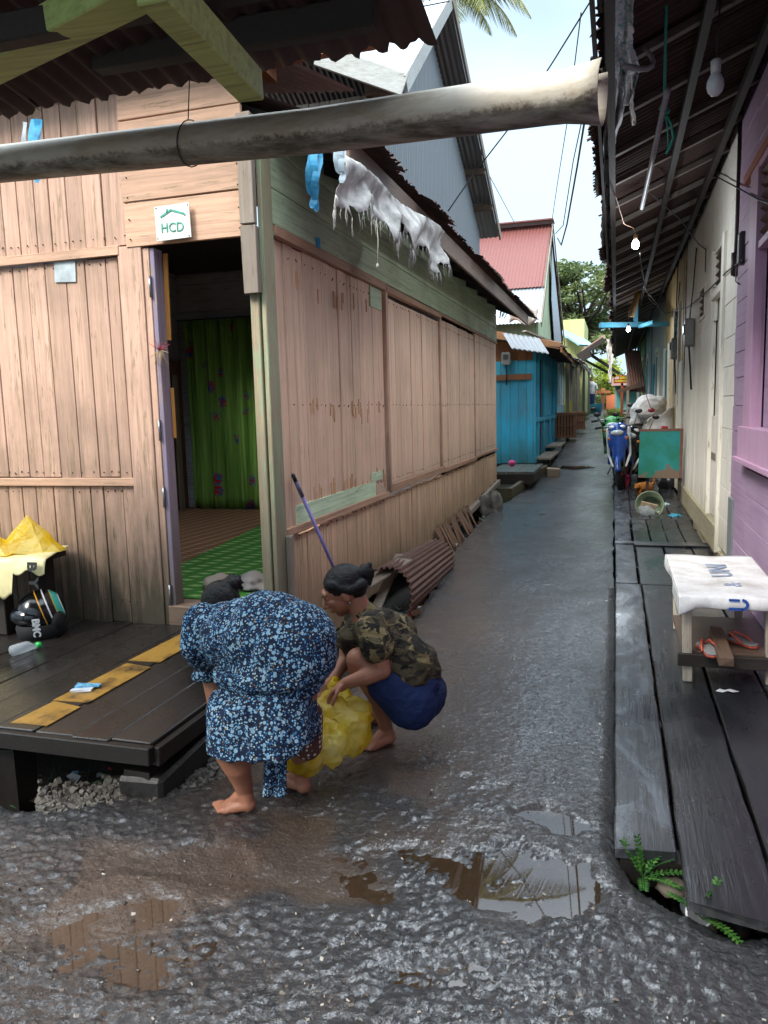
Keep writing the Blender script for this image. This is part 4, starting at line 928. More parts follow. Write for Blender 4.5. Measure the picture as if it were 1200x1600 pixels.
# end of the lane
t=thing('building','low grey building with a pale teal rolling shutter at the end of the lane','building',(1.2,44,1.2))
m=MB(); a=at(960,648,Y=43); b=at(1010,648,Y=43); m.bb(a.x,b.x+1,43,48,1.0,at(960,601,Y=43).z); m.build('wall',simple('grey_render','#8f9290',.8),t)
m=MB(); a=at(974,648,Y=42.9); b=at(1000,612,Y=42.9); 
for i in range(12): 
    x0=a.x+(b.x-a.x)*i/12; m.bb(x0,x0+(b.x-a.x)/13,42.9,42.96,1.2,b.z)
m.build('shutter',M['teal'] if 0 else simple('pale_teal_shutter','#6aa8a0',.6),t)
m=MB(); a=at(963,648,Y=42.8); m.bb(a.x,a.x+.25,42.8,42.9,1.2,at(963,601,Y=42.8).z); m.build('pillar',simple('green_pillar','#4c9088',.7),t)
m=MB(); m.corr((at(955,600,Y=42).x,41.8,at(955,603,Y=42).z),(3.4,0,0),(0,3,.5),seed=1); m.build('roof_sheet',M['roof_rust'],t)
m=MB(); a=at(947,646,Y=45); b=at(963,616,Y=45); m.bb(a.x,b.x,45,45.15,1.1,b.z); o=m.build('wall',simple('orange_wall','#d07a52',.8)); tag(o,'orange painted wall at the far end of the lane','wall')
m=MB(); a=at(939,646,Y=45); b=at(948,606,Y=45); m.bb(a.x,a.x+.18,45,45.2,1.1,b.z); m.bb(a.x-2.5,b.x+.2,44.9,45.1,at(939,612,Y=45).z-.1,at(939,612,Y=45).z+.05); o=m.build('gate_frame',simple('orange_brown_wood','#9a5f3c',.8)); tag(o,'orange brown timber gate frame beside the hedge at the lane end','gate')
# sign on its post
t=thing('sign','red and yellow sign board on an orange post at the far end on the right','sign',at(972,650,Y=34))
pz=at(972,650,Y=34)
m=MB(); q=at(972,600,Y=34); m.bb(q.x-.05,q.x+.05,33.97,34.03,gz(34)-.2,q.z+.2); m.each('post',simple('orange_post','#c8603c',.6),t)
a=at(959,587,Y=33.9); b=at(986,598,Y=33.9)
m=MB(); m.bb(a.x,b.x,33.88,33.92,b.z,a.z); bo=m.build('board',simple('red_board','#d23a22',.5),t)
m=MB(); w_=b.x-a.x; h_=a.z-b.z; m.bb(a.x+w_*.36,b.x-w_*.06,33.868,33.879,b.z+h_*.52,a.z-h_*.14); m.bb(a.x+w_*.06,b.x-w_*.2,33.868,33.879,b.z+h_*.14,b.z+h_*.4); m.build('yellow_band',simple('yellow_band','#ead04a',.5),bo)
m=MB(); m.bb(a.x+w_*.05,a.x+w_*.32,33.868,33.879,b.z+h_*.52,a.z-h_*.14); m.build('white_band',simple('white_band','#e6e4dc',.5),bo)
# ================================================================ TREES
def leafmat(name,c1,c2,c3):
    s=NT(name); r=s.attr('rnd'); c=s.mix(1,s.ramp(r,[(0,sr(c1)),(.5,sr(c2)),(1,sr(c3))]),(1,1,1,1),'MULTIPLY')
    s.fin(c,.55,spec=.3)
    tr=s.n('ShaderNodeBsdfTranslucent'); s.set(tr.inputs[0],c); mxs=s.n('ShaderNodeMixShader'); mxs.inputs[0].default_value=.35
    s.t.links.new(s.b.outputs[0],mxs.inputs[1]); s.t.links.new(tr.outputs[0],mxs.inputs[2]); s.t.links.new(mxs.outputs[0],s.out.inputs[0]); return s.mat
M['leaf']=leafmat('tree_leaves','#37462a','#5f6e40','#8f9862'); M['leaf_y']=leafmat('yellow_green_leaves','#55702a','#8f9e34','#c0bb48'); M['bark']=simple('bark','#574a3e',.9,bumpk=.5,scale=8)
M['frond']=leafmat('palm_leaves','#3f5228','#6d7a3a','#a59a4e')
def leafquad(m,c,sz,rg,up=.5):
    d=Vector((rg.gauss(0,1),rg.gauss(0,1),rg.gauss(0,.5))).normalized(); n=Vector((rg.gauss(0,1),rg.gauss(0,1),rg.gauss(0,1)+up*2)).normalized(); x=d.cross(n).normalized()*sz*.42
    c=Vector(c); d=d*sz
    m.add([c-d,c+x*.9-d*.1,c+d,c-x-d*.1],[(0,1,2,3)],rg.random()*.55+m.tone)
def tree(label,base,clumps,leaf,mat,seed,sz,group=None,trunk_r=.35,trunk_h=5,name='tree'):
    rg=random.Random(seed); t=thing(name,label,'tree',base,group); b=Vector(base)
    m=MB(); w=MB()
    top=b+Vector((0,0,trunk_h)); w.tube([b,b+Vector((.1,0,trunk_h*.5)),top],[trunk_r,trunk_r*.8,trunk_r*.65],9)
    for (c,r,n) in clumps:
        c=Vector(c); mid=top.lerp(c,.5)+Vector((rg.uniform(-.4,.4),rg.uniform(-.4,.4),-.3)); w.tube([top-Vector((0,0,rg.uniform(0,trunk_h*.3))),mid,c],[trunk_r*.4,trunk_r*.22,trunk_r*.08],6)
        m.tone=rg.uniform(0,.42)
        for i in range(n):
            v=Vector((rg.gauss(0,1),rg.gauss(0,1),rg.gauss(0,1))).normalized()*(rg.random()**.4)
            leafquad(m,c+Vector((v.x*r[0],v.y*r[1],v.z*r[2])),sz*rg.uniform(.6,1.3),rg)
    w.build('trunk',M['bark'],t); m.build('crown',mat,t); return t
rg=random.Random(4); cl=[]
for i in range(75):
    px=rg.uniform(845,965); py=rg.uniform(405,560); 
    if py<415+ (abs(px-905)/60)**2*14: py+=22
    c=at(px,py,D=rg.uniform(56,66)); cl.append((c,(rg.uniform(1.0,1.7),1.6,rg.uniform(.35,.7)),150))
base=at(905,645,D=62); base.z=1.2
tree('big spreading leafy tree rising behind the far roofs',base,cl,0,M['leaf'],5,.26,trunk_r=.45,trunk_h=6.5)
cl=[]
for i in range(26):
    c=at(rg.uniform(918,962),rg.uniform(566,618),D=rg.uniform(47,50)); cl.append((c,(.6,.6,.35),110))
tree('small yellow-green tree above the hedge at the lane end',Vector((at(935,640,D=49).x,at(935,640,D=49).y,1.2)),cl,0,M['leaf_y'],6,.14,trunk_r=.1,trunk_h=1.6)
m=MB(); rg=random.Random(6)
m.tone=.1
for i in range(2600):
    c=at(rg.uniform(925,950),rg.uniform(618,648),D=rg.uniform(45.5,47)); leafquad(m,c,.09,rg)
o=m.build('hedge',M['leaf']); tag(o,'dense green hedge closing the far end of the lane','hedge')
# grassy tufts beside the lane at the far end
M['grass']=leafmat('grass_blades','#4a5a28','#6d7a34','#9aa04e')
def tuft(m,c,n,h,rg,sp=.12):
    for i in range(n):
        b=Vector(c)+Vector((rg.gauss(0,sp),rg.gauss(0,sp*2),0)); l=Vector((rg.gauss(0,.35),rg.gauss(0,.35),1)).normalized()*h*rg.uniform(.5,1.2); s_=Vector((rg.uniform(-1,1),rg.uniform(-1,1),0)).normalized()*.006
        m.add([b-s_,b+s_,b+l*.6+s_*.7+Vector((l.x*.2,l.y*.2,0)),b+l+Vector((l.x*.6,l.y*.6,-.02))],[(0,1,2,3)],rg.random())
m=MB(); rg=random.Random(9)
for i in range(30):
    y=rg.uniform(29,42); tuft(m,(path_r(y)+rg.uniform(.02,.3),y,gz(y)-.1),26,.3,rg)
    y=rg.uniform(30,42); tuft(m,(path_l(y)-.1,y,gz(y)-.1),20,.35,rg)
tag(m.build('grass',M['grass']),'tufts of green and straw grass along the far lane edges','grass',kind='stuff')
# coconut palm
pc=at(694,-30,D=17)
t=thing('palm_tree','coconut palm with drooping yellow-green fronds behind the grey gable','palm tree',(pc.x,pc.y,gz(pc.y)))
m=MB(); m.tube([(pc.x-.8,pc.y+.3,gz(pc.y)),(pc.x-.4,pc.y+.1,3.5),pc],[.2,.15,.12],10); m.build('trunk',M['bark'],t)
rg=random.Random(3)
def frond(az,el,ln,droop,seed):
    rg=random.Random(seed); m=MB(); pts=[]; p=Vector(pc); d=Vector((math.cos(az)*math.cos(el),math.sin(az)*math.cos(el),math.sin(el))); n=16
    for i in range(n+1):
        pts.append(p.copy()); p=p+d*(ln/n); d=(d+Vector((0,0,-droop/n*(.4+i/n)))).normalized()
    m.tube(pts,[.028*(1-i/n)+.006 for i in range(n+1)],5,rnd=.8)
    for i in range(1,n*4):
        u=i/(n*4); k=int(u*n); a=pts[k].lerp(pts[min(k+1,n)],u*n-k); tg=(pts[min(k+1,n)]-pts[k]).normalized(); sd=tg.cross(Vector((0,0,1))).normalized()
        L_=.62*math.sin(math.pi*min(1,u*.9+.12))+.08
        for s_ in (-1,1):
            dv=(sd*s_*.8+tg*.55+Vector((0,0,-.35-rg.random()*.3))).normalized(); e=a+dv*L_+Vector((0,0,-.12*L_)); w_=tg*.013
            m.add([a-w_,a+w_,a+dv*L_*.55+w_,e,a+dv*L_*.55-w_],[(0,1,2,3,4)],rg.uniform(0,1))
    m.build('frond',M['frond'],t)
for i,(az,el,ln,dr) in enumerate([(0.1,.10,3.3,.75),(-.3,-.1,2.6,1.8),(-.75,-.25,2.1,2.0),(-.45,-.6,2.0,1.4),(3.6,.1,2.4,1.8),(-1.5,-.2,2.4,1.8),(-1.15,-.5,2.0,1.6),(.0,-.3,2.2,1.7)]): frond(az,el,ln,dr,i)
# ================================================================ WIRES
def wire(label,pts,r=.006,mat=None,name='cable',grp=None):
    m=MB(); out=[]
    for a,b in zip(pts[:-1],pts[1:]):
        for i in range(8): 
            t=i/8; p=a.lerp(b,t); out.append(p)
    out.append(pts[-1]); m.tube(out,r,5); o=m.build(name,mat or M['wire'],loc=pts[0]); return tag(o,label,'cable',grp)
wire('dark cable rising from the grey gable across the sky behind the gutter',[at(700,330,D=10),at(740,272,D=10),at(805,188,D=9.6),at(865,95,D=9),at(930,-10,D=8)],.009)
wire('thin wire crossing the sky from the gable down to the red roof',[at(735,190,D=10),at(765,275,D=12),at(806,352,D=16)],.006)
wire('leftmost wire of the bundle above the red roof ridge',[at(862,348,D=19),at(872,280,D=16),at(888,180,D=12),at(908,20,D=9)],.008)
wire('looped black cable hanging above the leafy tree',[at(871,372,D=14),at(877,383,D=13.5),at(886,350,D=12),at(902,260,D=10),at(915,180,D=8),at(925,90,D=6)],.013)
wire('second thin cable beside the looped cable above the tree',[at(868,365,D=14),at(880,352,D=13),at(896,250,D=11),at(911,180,D=9)],.008)
wire('dark cable running level past the grey gable roof',[at(560,30,D=6),at(650,12,D=6.2),at(702,2,D=6.4)],.006)
# ================================================================ SMALL THINGS
def text(name,txt,size,loc,xdir,ydir,mat,parent=None,ext=.002,bold=0.0,sx=1.0):
    cu=bpy.data.curves.new('tmp_txt','FONT'); cu.body=txt; cu.size=size; cu.extrude=ext; cu.offset=bold; cu.align_x='CENTER'; cu.align_y='CENTER'; cu.resolution_u=3
    t=bpy.data.objects.new('tmp_txt',cu); COL.objects.link(t); dg=bpy.context.evaluated_depsgraph_get(); me=bpy.data.meshes.new_from_object(t.evaluated_get(dg)); bpy.data.objects.remove(t,do_unlink=True)
    x=Vector(xdir).normalized(); y=Vector(ydir).normalized(); z=x.cross(y); R=Matrix((x,y,z)).transposed()
    base=world_loc(parent) if parent is not None else Vector((0,0,0))
    for v in me.vertices: v.co=R@Vector((v.co.x*sx,v.co.y,v.co.z))+Vector(loc)-base
    me.materials.clear(); me.materials.append(mat); me.name=name; o=bpy.data.objects.new(name,me); COL.objects.link(o)
    if parent is not None: o.parent=parent
    return o
# HCD sign
yS=WY-.058
t=thing('sign','small white HCD sign with a teal roof outline above the open doorway','sign',(-2.40,yS,2.49))
m=MB(); m.box((-2.40,yS,2.583),(.222,.006,.188),(0,rad(-1.5),0)); m.build('plate',paint_wood('sign_white','#cfd3ca','#a8a894','X',chip=.12,var=.02,streak=.1),t,bevel=.001)
tl=simple('teal_print','#3f9c86',.6,n=.3)
m=MB(); yt=yS-.005
m.beam((-2.475,yt,2.615),(-2.405,yt,2.648),.003,.010); m.beam((-2.405,yt,2.648),(-2.325,yt,2.622),.003,.010); m.beam((-2.325,yt,2.622),(-2.318,yt,2.612),.003,.008); m.bb(-2.435,-2.425,yt-.0015,yt+.0015,2.635,2.655)
m.build('roof_logo',tl,t)
text('lettering','HCD',.072,(-2.402,yt,2.552),(1,0,-.02),(0,0,1),tl,t,.0012,.0,.95)
m=MB()
for x in (-2.50,-2.30):
    for z in (2.50,2.665): m.ell((x,yS-.004,z),(.004,.002,.004),seg=8,ring=5)
m.build('nail',M['wire'],t)
o=MB(); o.box((-3.185,WY-.006,2.39),(.15,.003,.14),(0,rad(3),0)); o=o.build('plate',simple('pale_blue_plate','#aab4b6',.5,n=.25,scale=9)); tag(o,'small pale grey-blue metal plate nailed to the peach boards','plate')
M['blue_pl']=simple('blue_plastic_strip','#3a9cc8',.4,n=.3,scale=30)
M['white_cl']=cloth('dirty_white_cloth','#c9c6c0',.9,space='world',n=.45,wr=.6)
o=MB(); o.box((-1.878,4.86,2.60),(.004,.07,.06),(.2,0,0),jit=.006); o.box((-1.878,4.9,2.575),(.004,.04,.03),(.6,0,0),jit=.006); o=o.build('sticker',M['blue_pl']); tag(o,'torn blue sticker on the green upper boards','sticker')
def strip(label,px,py0,py1,D,w,mat,seed=0,name='ribbon'):
    rg=random.Random(seed); m=MB(); a=at(px,py0,D=D); b=at(px+rg.uniform(-6,6),py1,D=D); n=14
    r_=Vector((.957,.29,0)); 
    for q in range(3):
        vs=[];off=rg.uniform(-.4,.4)*w; ln=rg.uniform(.7,1)
        for i in range(n+1):
            t=i/n*ln; p=a.lerp(b,t)+r_*(off+w*.12*math.sin(t*7+q*2))+Vector((0,.25*w*math.sin(t*9+q),0)); ww=w*(.45+.2*abs(math.sin(t*4+q*2))+.1*rg.random())*(.35 if t>ln*.93 else 1)
            vs+=[p-r_*ww*.5,p+r_*ww*.5+Vector((0,.008,0))]
        m.add(vs,[(2*i,2*i+1,2*i+3,2*i+2) for i in range(n)],rg.random(),False)
    o=m.build(name,mat,loc=a,solid=.0006); return tag(o,label,'ribbon')
strip('torn light blue plastic strip hanging under the middle of the gutter pipe',492,222,338,2.75,.035,M['blue_pl'],1)
strip('short pale torn strip hanging beside the light blue one, left of the white rag',527,218,292,2.8,.03,simple('pale_strip','#a9bcc6',.6),2)
strip('bright blue frayed strip hanging at the far left above the gutter pipe',55,185,296,3.1,.03,M['blue_pl'],3)
strip('thin grey strap hanging at the far left edge beside the bright blue strip',38,190,262,3.15,.012,M['white_pl'],4,'strap')
# ragged cloth along the eave
m=MB(); rg=random.Random(15); A=at(522,236,X=-1.36); B=at(688,362,X=-1.36); n=70; nv=12; vs=[]
for j in range(nv+1):
    for i in range(n+1):
        t=i/n; a=A.lerp(B,t); h=(.17+.10*t+.05*math.sin(t*23)+.03*math.sin(t*57+1)); b_=j/nv
        vs.append(a+Vector((.02+.04*math.sin(t*31+b_*3)*b_+.03*math.sin(b_*5+t*9),.01*math.sin(b_*9+t*40),-h*b_-.045*rg.random()*(j==nv)))+Vector((rg.uniform(-.003,.003),rg.uniform(-.003,.003),rg.uniform(-.003,.003))))
m.add(vs,[(j*(n+1)+i,j*(n+1)+i+1,(j+1)*(n+1)+i+1,(j+1)*(n+1)+i) for j in range(nv) for i in range(n) if not(j>nv-2 and rg.random()<.3)],.5,True)
for i in range(260):
    t=rg.random(); k=int(t*n); p=Vector(vs[nv*(n+1)+k]); p2=p+Vector((rg.uniform(-.01,.01),rg.uniform(-.01,.01),-rg.uniform(.02,.11)))
    m.tube([p,p.lerp(p2,.5)+Vector((rg.uniform(-.008,.008),0,0)),p2],.0009,4)
o=m.build('rag',M['white_cl'],loc=A,solid=.0012); tag(o,'dirty white ragged cloth tied along the eave, fringe hanging down','cloth')
m=MB(); q=at(588,338,X=-1.36); e=at(590,415,X=-1.36); m.tube([q,q.lerp(e,.5)+Vector((.004,.01,0)),e],.0025,5); m.ell(e,(.008,.008,.014)); o=m.build('string',M['white_cl'],loc=q); tag(o,'white knotted string hanging from the ragged cloth over the green boards','string')
# mop stick
s=NT('lilac_stick'); M['stick']=s.fin(sr('#8f86c4'),.35)
a=at(462,752,X=-1.865); b=at(547,945,X=-1.76); d=(b-a).normalized()
t=thing('mop_stick','lilac pole with a black grip leaning on the peach wall behind the crouching person','stick',b)
m=MB(); m.tube([a,b],.0115,10); m.build('pole',M['stick'],t)
m=MB(); m.tube([a-d*.045,a+d*.0],.013,10); m.ell(a-d*.045,.013,seg=10,ring=6); m.build('grip',M['black'],t)
m=MB(); m.tube([a,a+d*.12],.0135,10); m.build('collar',simple('grey_collar','#6c6a86',.4),t)
m=MB(); m.tube([b-d*.1,b],[.02,.035],10); m.build('mop_head',M['white_cl'],t)
# rusty rolled sheet
def arc_sheet():
    m=MB(); y0,y1=5.5,7.1; nu=90; nv=10
    def fn(u,v):
        a=rad(118)-u*rad(165); y=y0+(y1-y0)*v
        R0=.235-.02*v; cx=-1.665+.015*v; z=.085-.035*v
        rr=R0+.011*math.sin(u*nu/6*2*math.pi*.9)
        yy=y+.04*math.sin(u*5)*(1 if v in(0,1) else 0)
        return Vector((cx+rr*math.cos(a)*.85,yy,z+rr*math.sin(a)*.95))
    m.grid(fn,nu*2,nv); return m
o=arc_sheet().build('corrugated_sheet',metal_sheet('brown_rust_sheet','#5e4338','#4a2f25',.5,.5,.15,rcol2='#6e4e40'),loc=(-1.66,6.6,-.1),solid=.006); tag(o,'curled rusty brown corrugated sheet lying against the foot of the peach wall','metal sheet')
m=MB(); m.beam((-1.80,5.35,.20),(-1.62,5.9,.30),.14,.02); m.beam((-1.72,5.4,.02),(-1.75,6.2,.28),.08,.02); o=m.build('plank',M['bare'],bevel=.003); tag(o,'broken grey plank stuck in the open end of the curled rusty sheet','plank')
m=MB(); rg=random.Random(31)
for i in range(22):
    y=8.1+i*.085; m.beam((-1.86+rg.uniform(-.02,.03),y,.24+rg.uniform(-.04,.02)),(-1.66+rg.uniform(-.04,.04),y+rg.uniform(-.06,.1),-.2),.07,.006,up=(1,0,0),jit=.003)
o=m.build('slat_fence',paint_wood('split_bamboo','#7a5844','#4c382c','Z',chip=.3)); tag(o,'low screen of brown split slats under the peach wall past the rusty sheet','fence')
# litter in the ditch
cols=[simple('litter_white','#c8c8c4',.5),simple('litter_blue','#5a9ab4',.45),simple('litter_red','#a83a2e',.5),simple('litter_yellow','#c8a02e',.45),simple('litter_brown','#6a4a36',.7),simple('litter_green','#4c7a50',.5),simple('litter_grey','#77746e',.6)]
m=MB(); rg=random.Random(44)
for i in range(520):
    y=5.0+rg.random()**.8*9; xl=path_l(y); x=xl-rg.uniform(.0,.22)*(1 if y<9 else .6); z=soil_z(x,y)+.03+rg.uniform(0,.12)+gz(y)*0; m.m=rg.choice([0,0,0,1,2,3,4,4,4,4,5,6,6,6])
    sz=rg.uniform(.015,.05)
    n=5; c=Vector((x,y,z+.07)); ux=Vector((rg.gauss(0,1),rg.gauss(0,1),rg.gauss(0,.4))).normalized()*sz; uy=Vector((rg.gauss(0,1),rg.gauss(0,1),rg.gauss(0,.6))).normalized()*sz
    m.add([c-ux,c-uy*.7,c+ux+Vector((0,0,sz*.4)),c+uy],[(0,1,2,3)])
m.m=0
tag(m.build('litter',cols,solid=.001),'wet scraps of plastic, paper and leaves lying in the ditch beside the lane','litter',kind='stuff')
m=MB(); rg=random.Random(46)
for i in range(160):
    px=rg.uniform(20,300); q=at(px,1235-px*.05+rg.gauss(0,12),Z=-.16); m.m=rg.choice([0,1,2,4,4,4,5,6,6,6]); sz=rg.uniform(.01,.035); ux=Vector((rg.gauss(0,1),rg.gauss(0,1),rg.gauss(0,.4))).normalized()*sz; uy=Vector((rg.gauss(0,1),rg.gauss(0,1),rg.gauss(0,.6))).normalized()*sz
    m.add([q-ux,q-uy*.7,q+ux+Vector((0,0,sz*.4)),q+uy],[(0,1,2,3)])
m.m=0
tag(m.build('litter',cols,solid=.001),'small wet scraps lying in the dark gap below the deck','litter',kind='stuff')
def crumple(name,c,r,mat,seed,label,cat,flat=.6,sub=3,amp=.35,parent=None,solid=0,sq=(1,1,1)):
    m=MB(); rg=random.Random(seed); bm_=bmesh.new(); bmesh.ops.create_icosphere(bm_,subdivisions=sub,radius=1)
    for v in bm_.verts:
        n=mnoise.noise(v.co*1.6+Vector((seed*3.1,0,0)))*amp+mnoise.noise(v.co*4+Vector((0,seed*1.7,0)))*amp*.5; v.co*=1+n
        v.co=Vector((v.co.x*r*sq[0],v.co.y*r*sq[1],max(v.co.z,-.55)*r*flat*sq[2]))
    zmin=min(v.co.z for v in bm_.verts)
    m.add([v.co+Vector(c)-Vector((0,0,zmin)) for v in bm_.verts],[[v.index for v in f.verts] for f in bm_.faces],None,True); bm_.free()
    o=m.build(name,mat,parent); 
    if label: tag(o,label,cat)
    return o
M['yellow_bag']=None
def plastic(name,col,alpha=.5,rough=.2,tcol=None,bk=.5,sc_=16,col2=None):
    s=NT(name); p=s.pos('object'); a=s.noise(p,sc_,4,.6,.8); cc_=s.mix(s.ramp(s.noise(p,4.5,3),[(.42,0),(.62,1)]),sr(col),sr(col2 or col)); s.fin(cc_,rough,s.bump(a,bk,.02),spec=.5)
    tr=s.n('ShaderNodeBsdfTransparent'); tr.inputs[0].default_value=sr(tcol or col); tl_=s.n('ShaderNodeBsdfTranslucent'); tl_.inputs[0].default_value=sr(col)
    m1=s.n('ShaderNodeMixShader'); m1.inputs[0].default_value=.45; s.t.links.new(s.b.outputs[0],m1.inputs[1]); s.t.links.new(tl_.outputs[0],m1.inputs[2])
    m2=s.n('ShaderNodeMixShader'); m2.inputs[0].default_value=1-alpha; s.t.links.new(m1.outputs[0],m2.inputs[1]); s.t.links.new(tr.outputs[0],m2.inputs[2]); s.t.links.new(m2.outputs[0],s.out.inputs[0]); return s.mat
M['ybag']=plastic('yellow_film','#e2c622',.66,.2,'#fff08a',col2='#e4dd8e',bk=.8); M['clear']=plastic('clear_film','#dfe6ea',.35,.12,'#f4f8fa')
crumple('wrapper',(-1.42,5.05,-.16),.05,cols[3],3,'crumpled yellow wrapper in the ditch near the mouth of the rusty sheet','wrapper')
crumple('plastic_bag',(-1.38,5.22,-.17),.075,M['clear'],4,'crumpled clear plastic bag lying beside the yellow wrapper','bag')
crumple('sack',(-1.72,10.9,-.15),.18,simple('grey_sack_cloth','#5f5b54',.8,n=.3,bumpk=.6,scale=9),7,'dirty grey sack slumped at the far end of the ditch','sack',flat=1.5,amp=.4,sub=4)
# turquoise shack's little porch
t=thing('porch','small porch of grey-green planks before the turquoise shack','porch',(-1.7,13.8,0))
m=MB(); 
for i in range(5): x0=-2.1+i*.155; m.bb(x0,x0+.15,13.15,14.95,.37,.41,jit=.004)
m.each('plank',paint_wood('grey_green_planks','#55605c','#3a3e3c','Y',chip=.25,rough=.35),t,bevel=.003)
m=MB(); m.bb(-2.05,-1.35,13.1,13.14,.2,.37); m.bb(-1.36,-1.32,13.14,14.9,.22,.36); 
for y in (13.2,14.0,14.8): m.bb(-1.45,-1.37,y,y+.08,-.05,.36)
m.each('edge_board',M['bare_dark'],t)
t=thing('timber_kerb','mossy timber kerb frame around the shack porch at the lane edge','kerb',(-1.5,13.5,-.1))
m=MB(); m.beam((-1.62,12.35,.10),(-1.28,15.0,.28),.07,.22,jit=.004); m.beam((-1.95,12.4,.09),(-1.62,12.38,.09),.05,.24,jit=.004); m.each('beam',paint_wood('mossy_timber','#4c4a36','#2e2c22','Y',chip=.3,rough=.5),t,bevel=.005)
t=thing('step','pair of weathered plank steps along the turquoise shack wall','step',(-1.4,17,.3))
m=MB(); m.bb(-1.5,-1.2,15.2,17.4,.47,.51,jit=.004); m.bb(-1.5,-1.18,17.5,19.4,.58,.62,jit=.004); m.each('board',M['bare'],t,bevel=.003)
m=MB(); m.bb(-1.28,-1.22,15.3,15.4,.1,.47); m.bb(-1.28,-1.22,17.2,17.3,.1,.47); m.bb(-1.26,-1.2,19.2,19.35,.2,.58); m.each('post',M['bare_dark'],t)
m=MB(); m.box((-1.12,14.75,.27),(.24,.3,.15),(0,0,.1),jit=.012); o=m.build('stone_block',simple('tan_block','#84725e',.8,bumpk=.5),bevel=.01); tag(o,'tan stone block at the lane edge beside the shack porch','block')
m=MB(); m.ell((-1.85,14.4,.47),(.07,.07,.06)); o=m.build('ball',simple('pink_ball','#c8407a',.4)); tag(o,'small pink ball on the shack porch','ball')
def crate(label,loc,w,d,h,rz_,mat):
    t=thing('crate',label,'crate',loc,'slatted crates beside the lane'); t.rotation_euler=(0,0,rz_)
    def L2(m,name,mt):
        o=m.build(name,mt); base=Vector(o.location); 
        o.location=base; o.parent=t; return o
    m=MB(); 
    for i in range(9): x=-w/2+w*i/9; m.bb(x,x+w/12,-d/2,-d/2+.02,.04,h)
    L2(m,'front_slat',mat)
    m=MB(); 
    for i in range(9): y=-d/2+.02+(d-.04)*i/9; m.bb(w/2-.02,w/2,y,y+d/12,.04,h)
    L2(m,'side_slat',mat)
    m=MB(); m.bb(-w/2,w/2,-d/2-.02,-d/2-.001,0,.06); m.bb(-w/2,w/2,-d/2-.02,-d/2-.001,h-.05,h+.01); m.bb(-w/2,w/2,-d/2-.02,-d/2-.001,h*.5-.02,h*.5+.02); m.bb(w/2,w/2+.02,-d/2,d/2,0,.06); m.bb(w/2,w/2+.02,-d/2,d/2,h-.05,h+.01); L2(m,'frame',mat)
    m=MB(); m.bb(-w/2,w/2,-d/2,d/2,h,h+.02); L2(m,'lid',mat); m=MB(); m.bb(-w/2+.02,w/2-.025,-d/2+.03,d/2,.04,h-.03); L2(m,'inside',dk); return t  # dark filler block stands in for the shade inside the crate
cm=paint_wood('crate_wood','#85583c','#5a3a28','Z',chip=.3,space='object')
crate('brown slatted crate at the lane edge beyond the turquoise shack',(-1.35,20.7,gz(20.7)+.08),.68,.7,.62,.08,cm)
crate('smaller dark slatted crate behind the brown one near the yellow house',(-1.15,23.4,gz(23.4)+.1),.55,.6,.5,0,cm)
# bench wrapped in cream tarpaulin
t=thing('bench','low bench wrapped in cream printed tarpaulin with the letters B Y','bench',(-3.6,3.55,DZ))
tarp=simple('cream_tarp','#c9bf8e',.45,n=.15,scale=6,bumpk=.25,space='object')
TZ=.70
def tarp_pt(u,v):      # v: back edge -> top -> front drop
    x=-4.3+(1.03+.17*min(v/.55,1))*u; y=3.98-.42*min(v/.55,1)
    z=TZ+.012*u+.008*math.sin(x*9+y*5)+.006*math.sin(x*21)
    if v>.55:
        k=(v-.55)/.45; dr=.085+.015*math.sin(u*60)+ (.13 if u<.83 else 0)
        z-=dr*k; y-=.012*math.sin(u*17)*k+.03*math.sin(k*1.5)
    return Vector((x,y,z))
m=MB(); m.grid(tarp_pt,60,24); m.build('cover',tarp,t,solid=.003)
m=MB(); m.bb(-4.28,-3.29,3.58,3.96,TZ-.045,TZ-.014); m.build('seat',M['bare_dark'],t)
m=MB(); m.bb(-3.56,-3.46,3.60,3.68,DZ,TZ-.045); m.bb(-4.25,-4.15,3.60,3.68,DZ,TZ-.045); m.bb(-3.46,-3.38,3.88,3.95,DZ,TZ-.045); m.each('leg',M['bare_dark'],t,bevel=.004)
bl=simple('black_print','#1c1c1e',.5)
pB=tarp_pt(.93,.72)
text('lettering','B',.085,tuple(at(49,885,Y=3.515)),(0,-.15,-1),(1,0,0),bl,t,.0015,.004,1.1); text('lettering','Y',.085,tuple(at(52,911,Y=3.50)),(0,-.1,-1),(1,0,0),bl,t,.0015,.004,1.1)
# yellow bag on the bench
def tent(name,c,w,h,mat,label,seed,cat='bag'):
    m=MB(); rg=random.Random(seed); n=9; k=4; vs=[]; jr=[rg.uniform(.72,1.3) for _ in range(n)]
    for j in range(k+1):
        for i in range(n):
            a=2*math.pi*i/n; v=j/k; r=w*(1-v)**.92*(1+(jr[i]-1)*(1-.3*v))+rg.uniform(-.012,.012)*(j<k); sq=max(abs(math.cos(a)),abs(math.sin(a)))
            vs.append(Vector(c)+Vector((r*math.cos(a)/sq**.6,r*math.sin(a)*.6/sq**.6,h*v**1.05+.006*rg.uniform(-1,1)*(j<k))))
    m.add(vs,[(j*n+i,j*n+(i+1)%n,(j+1)*n+(i+1)%n,(j+1)*n+i) for j in range(k) for i in range(n)],.5,False)
    m.poly([vs[i] for i in range(n)][::-1]); o=m.build(name,mat); return tag(o,label,cat)
q=at(45,838,Y=3.76)
tent('plastic_bag',(q.x,3.76,TZ+.018),.17,.22,M['ybag'],'translucent yellow plastic bag standing peaked on the cream bench',2)
q=at(-5,838,Y=3.7)
tent('plastic_bag',(q.x-.05,3.70,TZ+.02),.18,.12,M['ybag'],'second yellow plastic bag lying flat at the left edge of the bench',5)
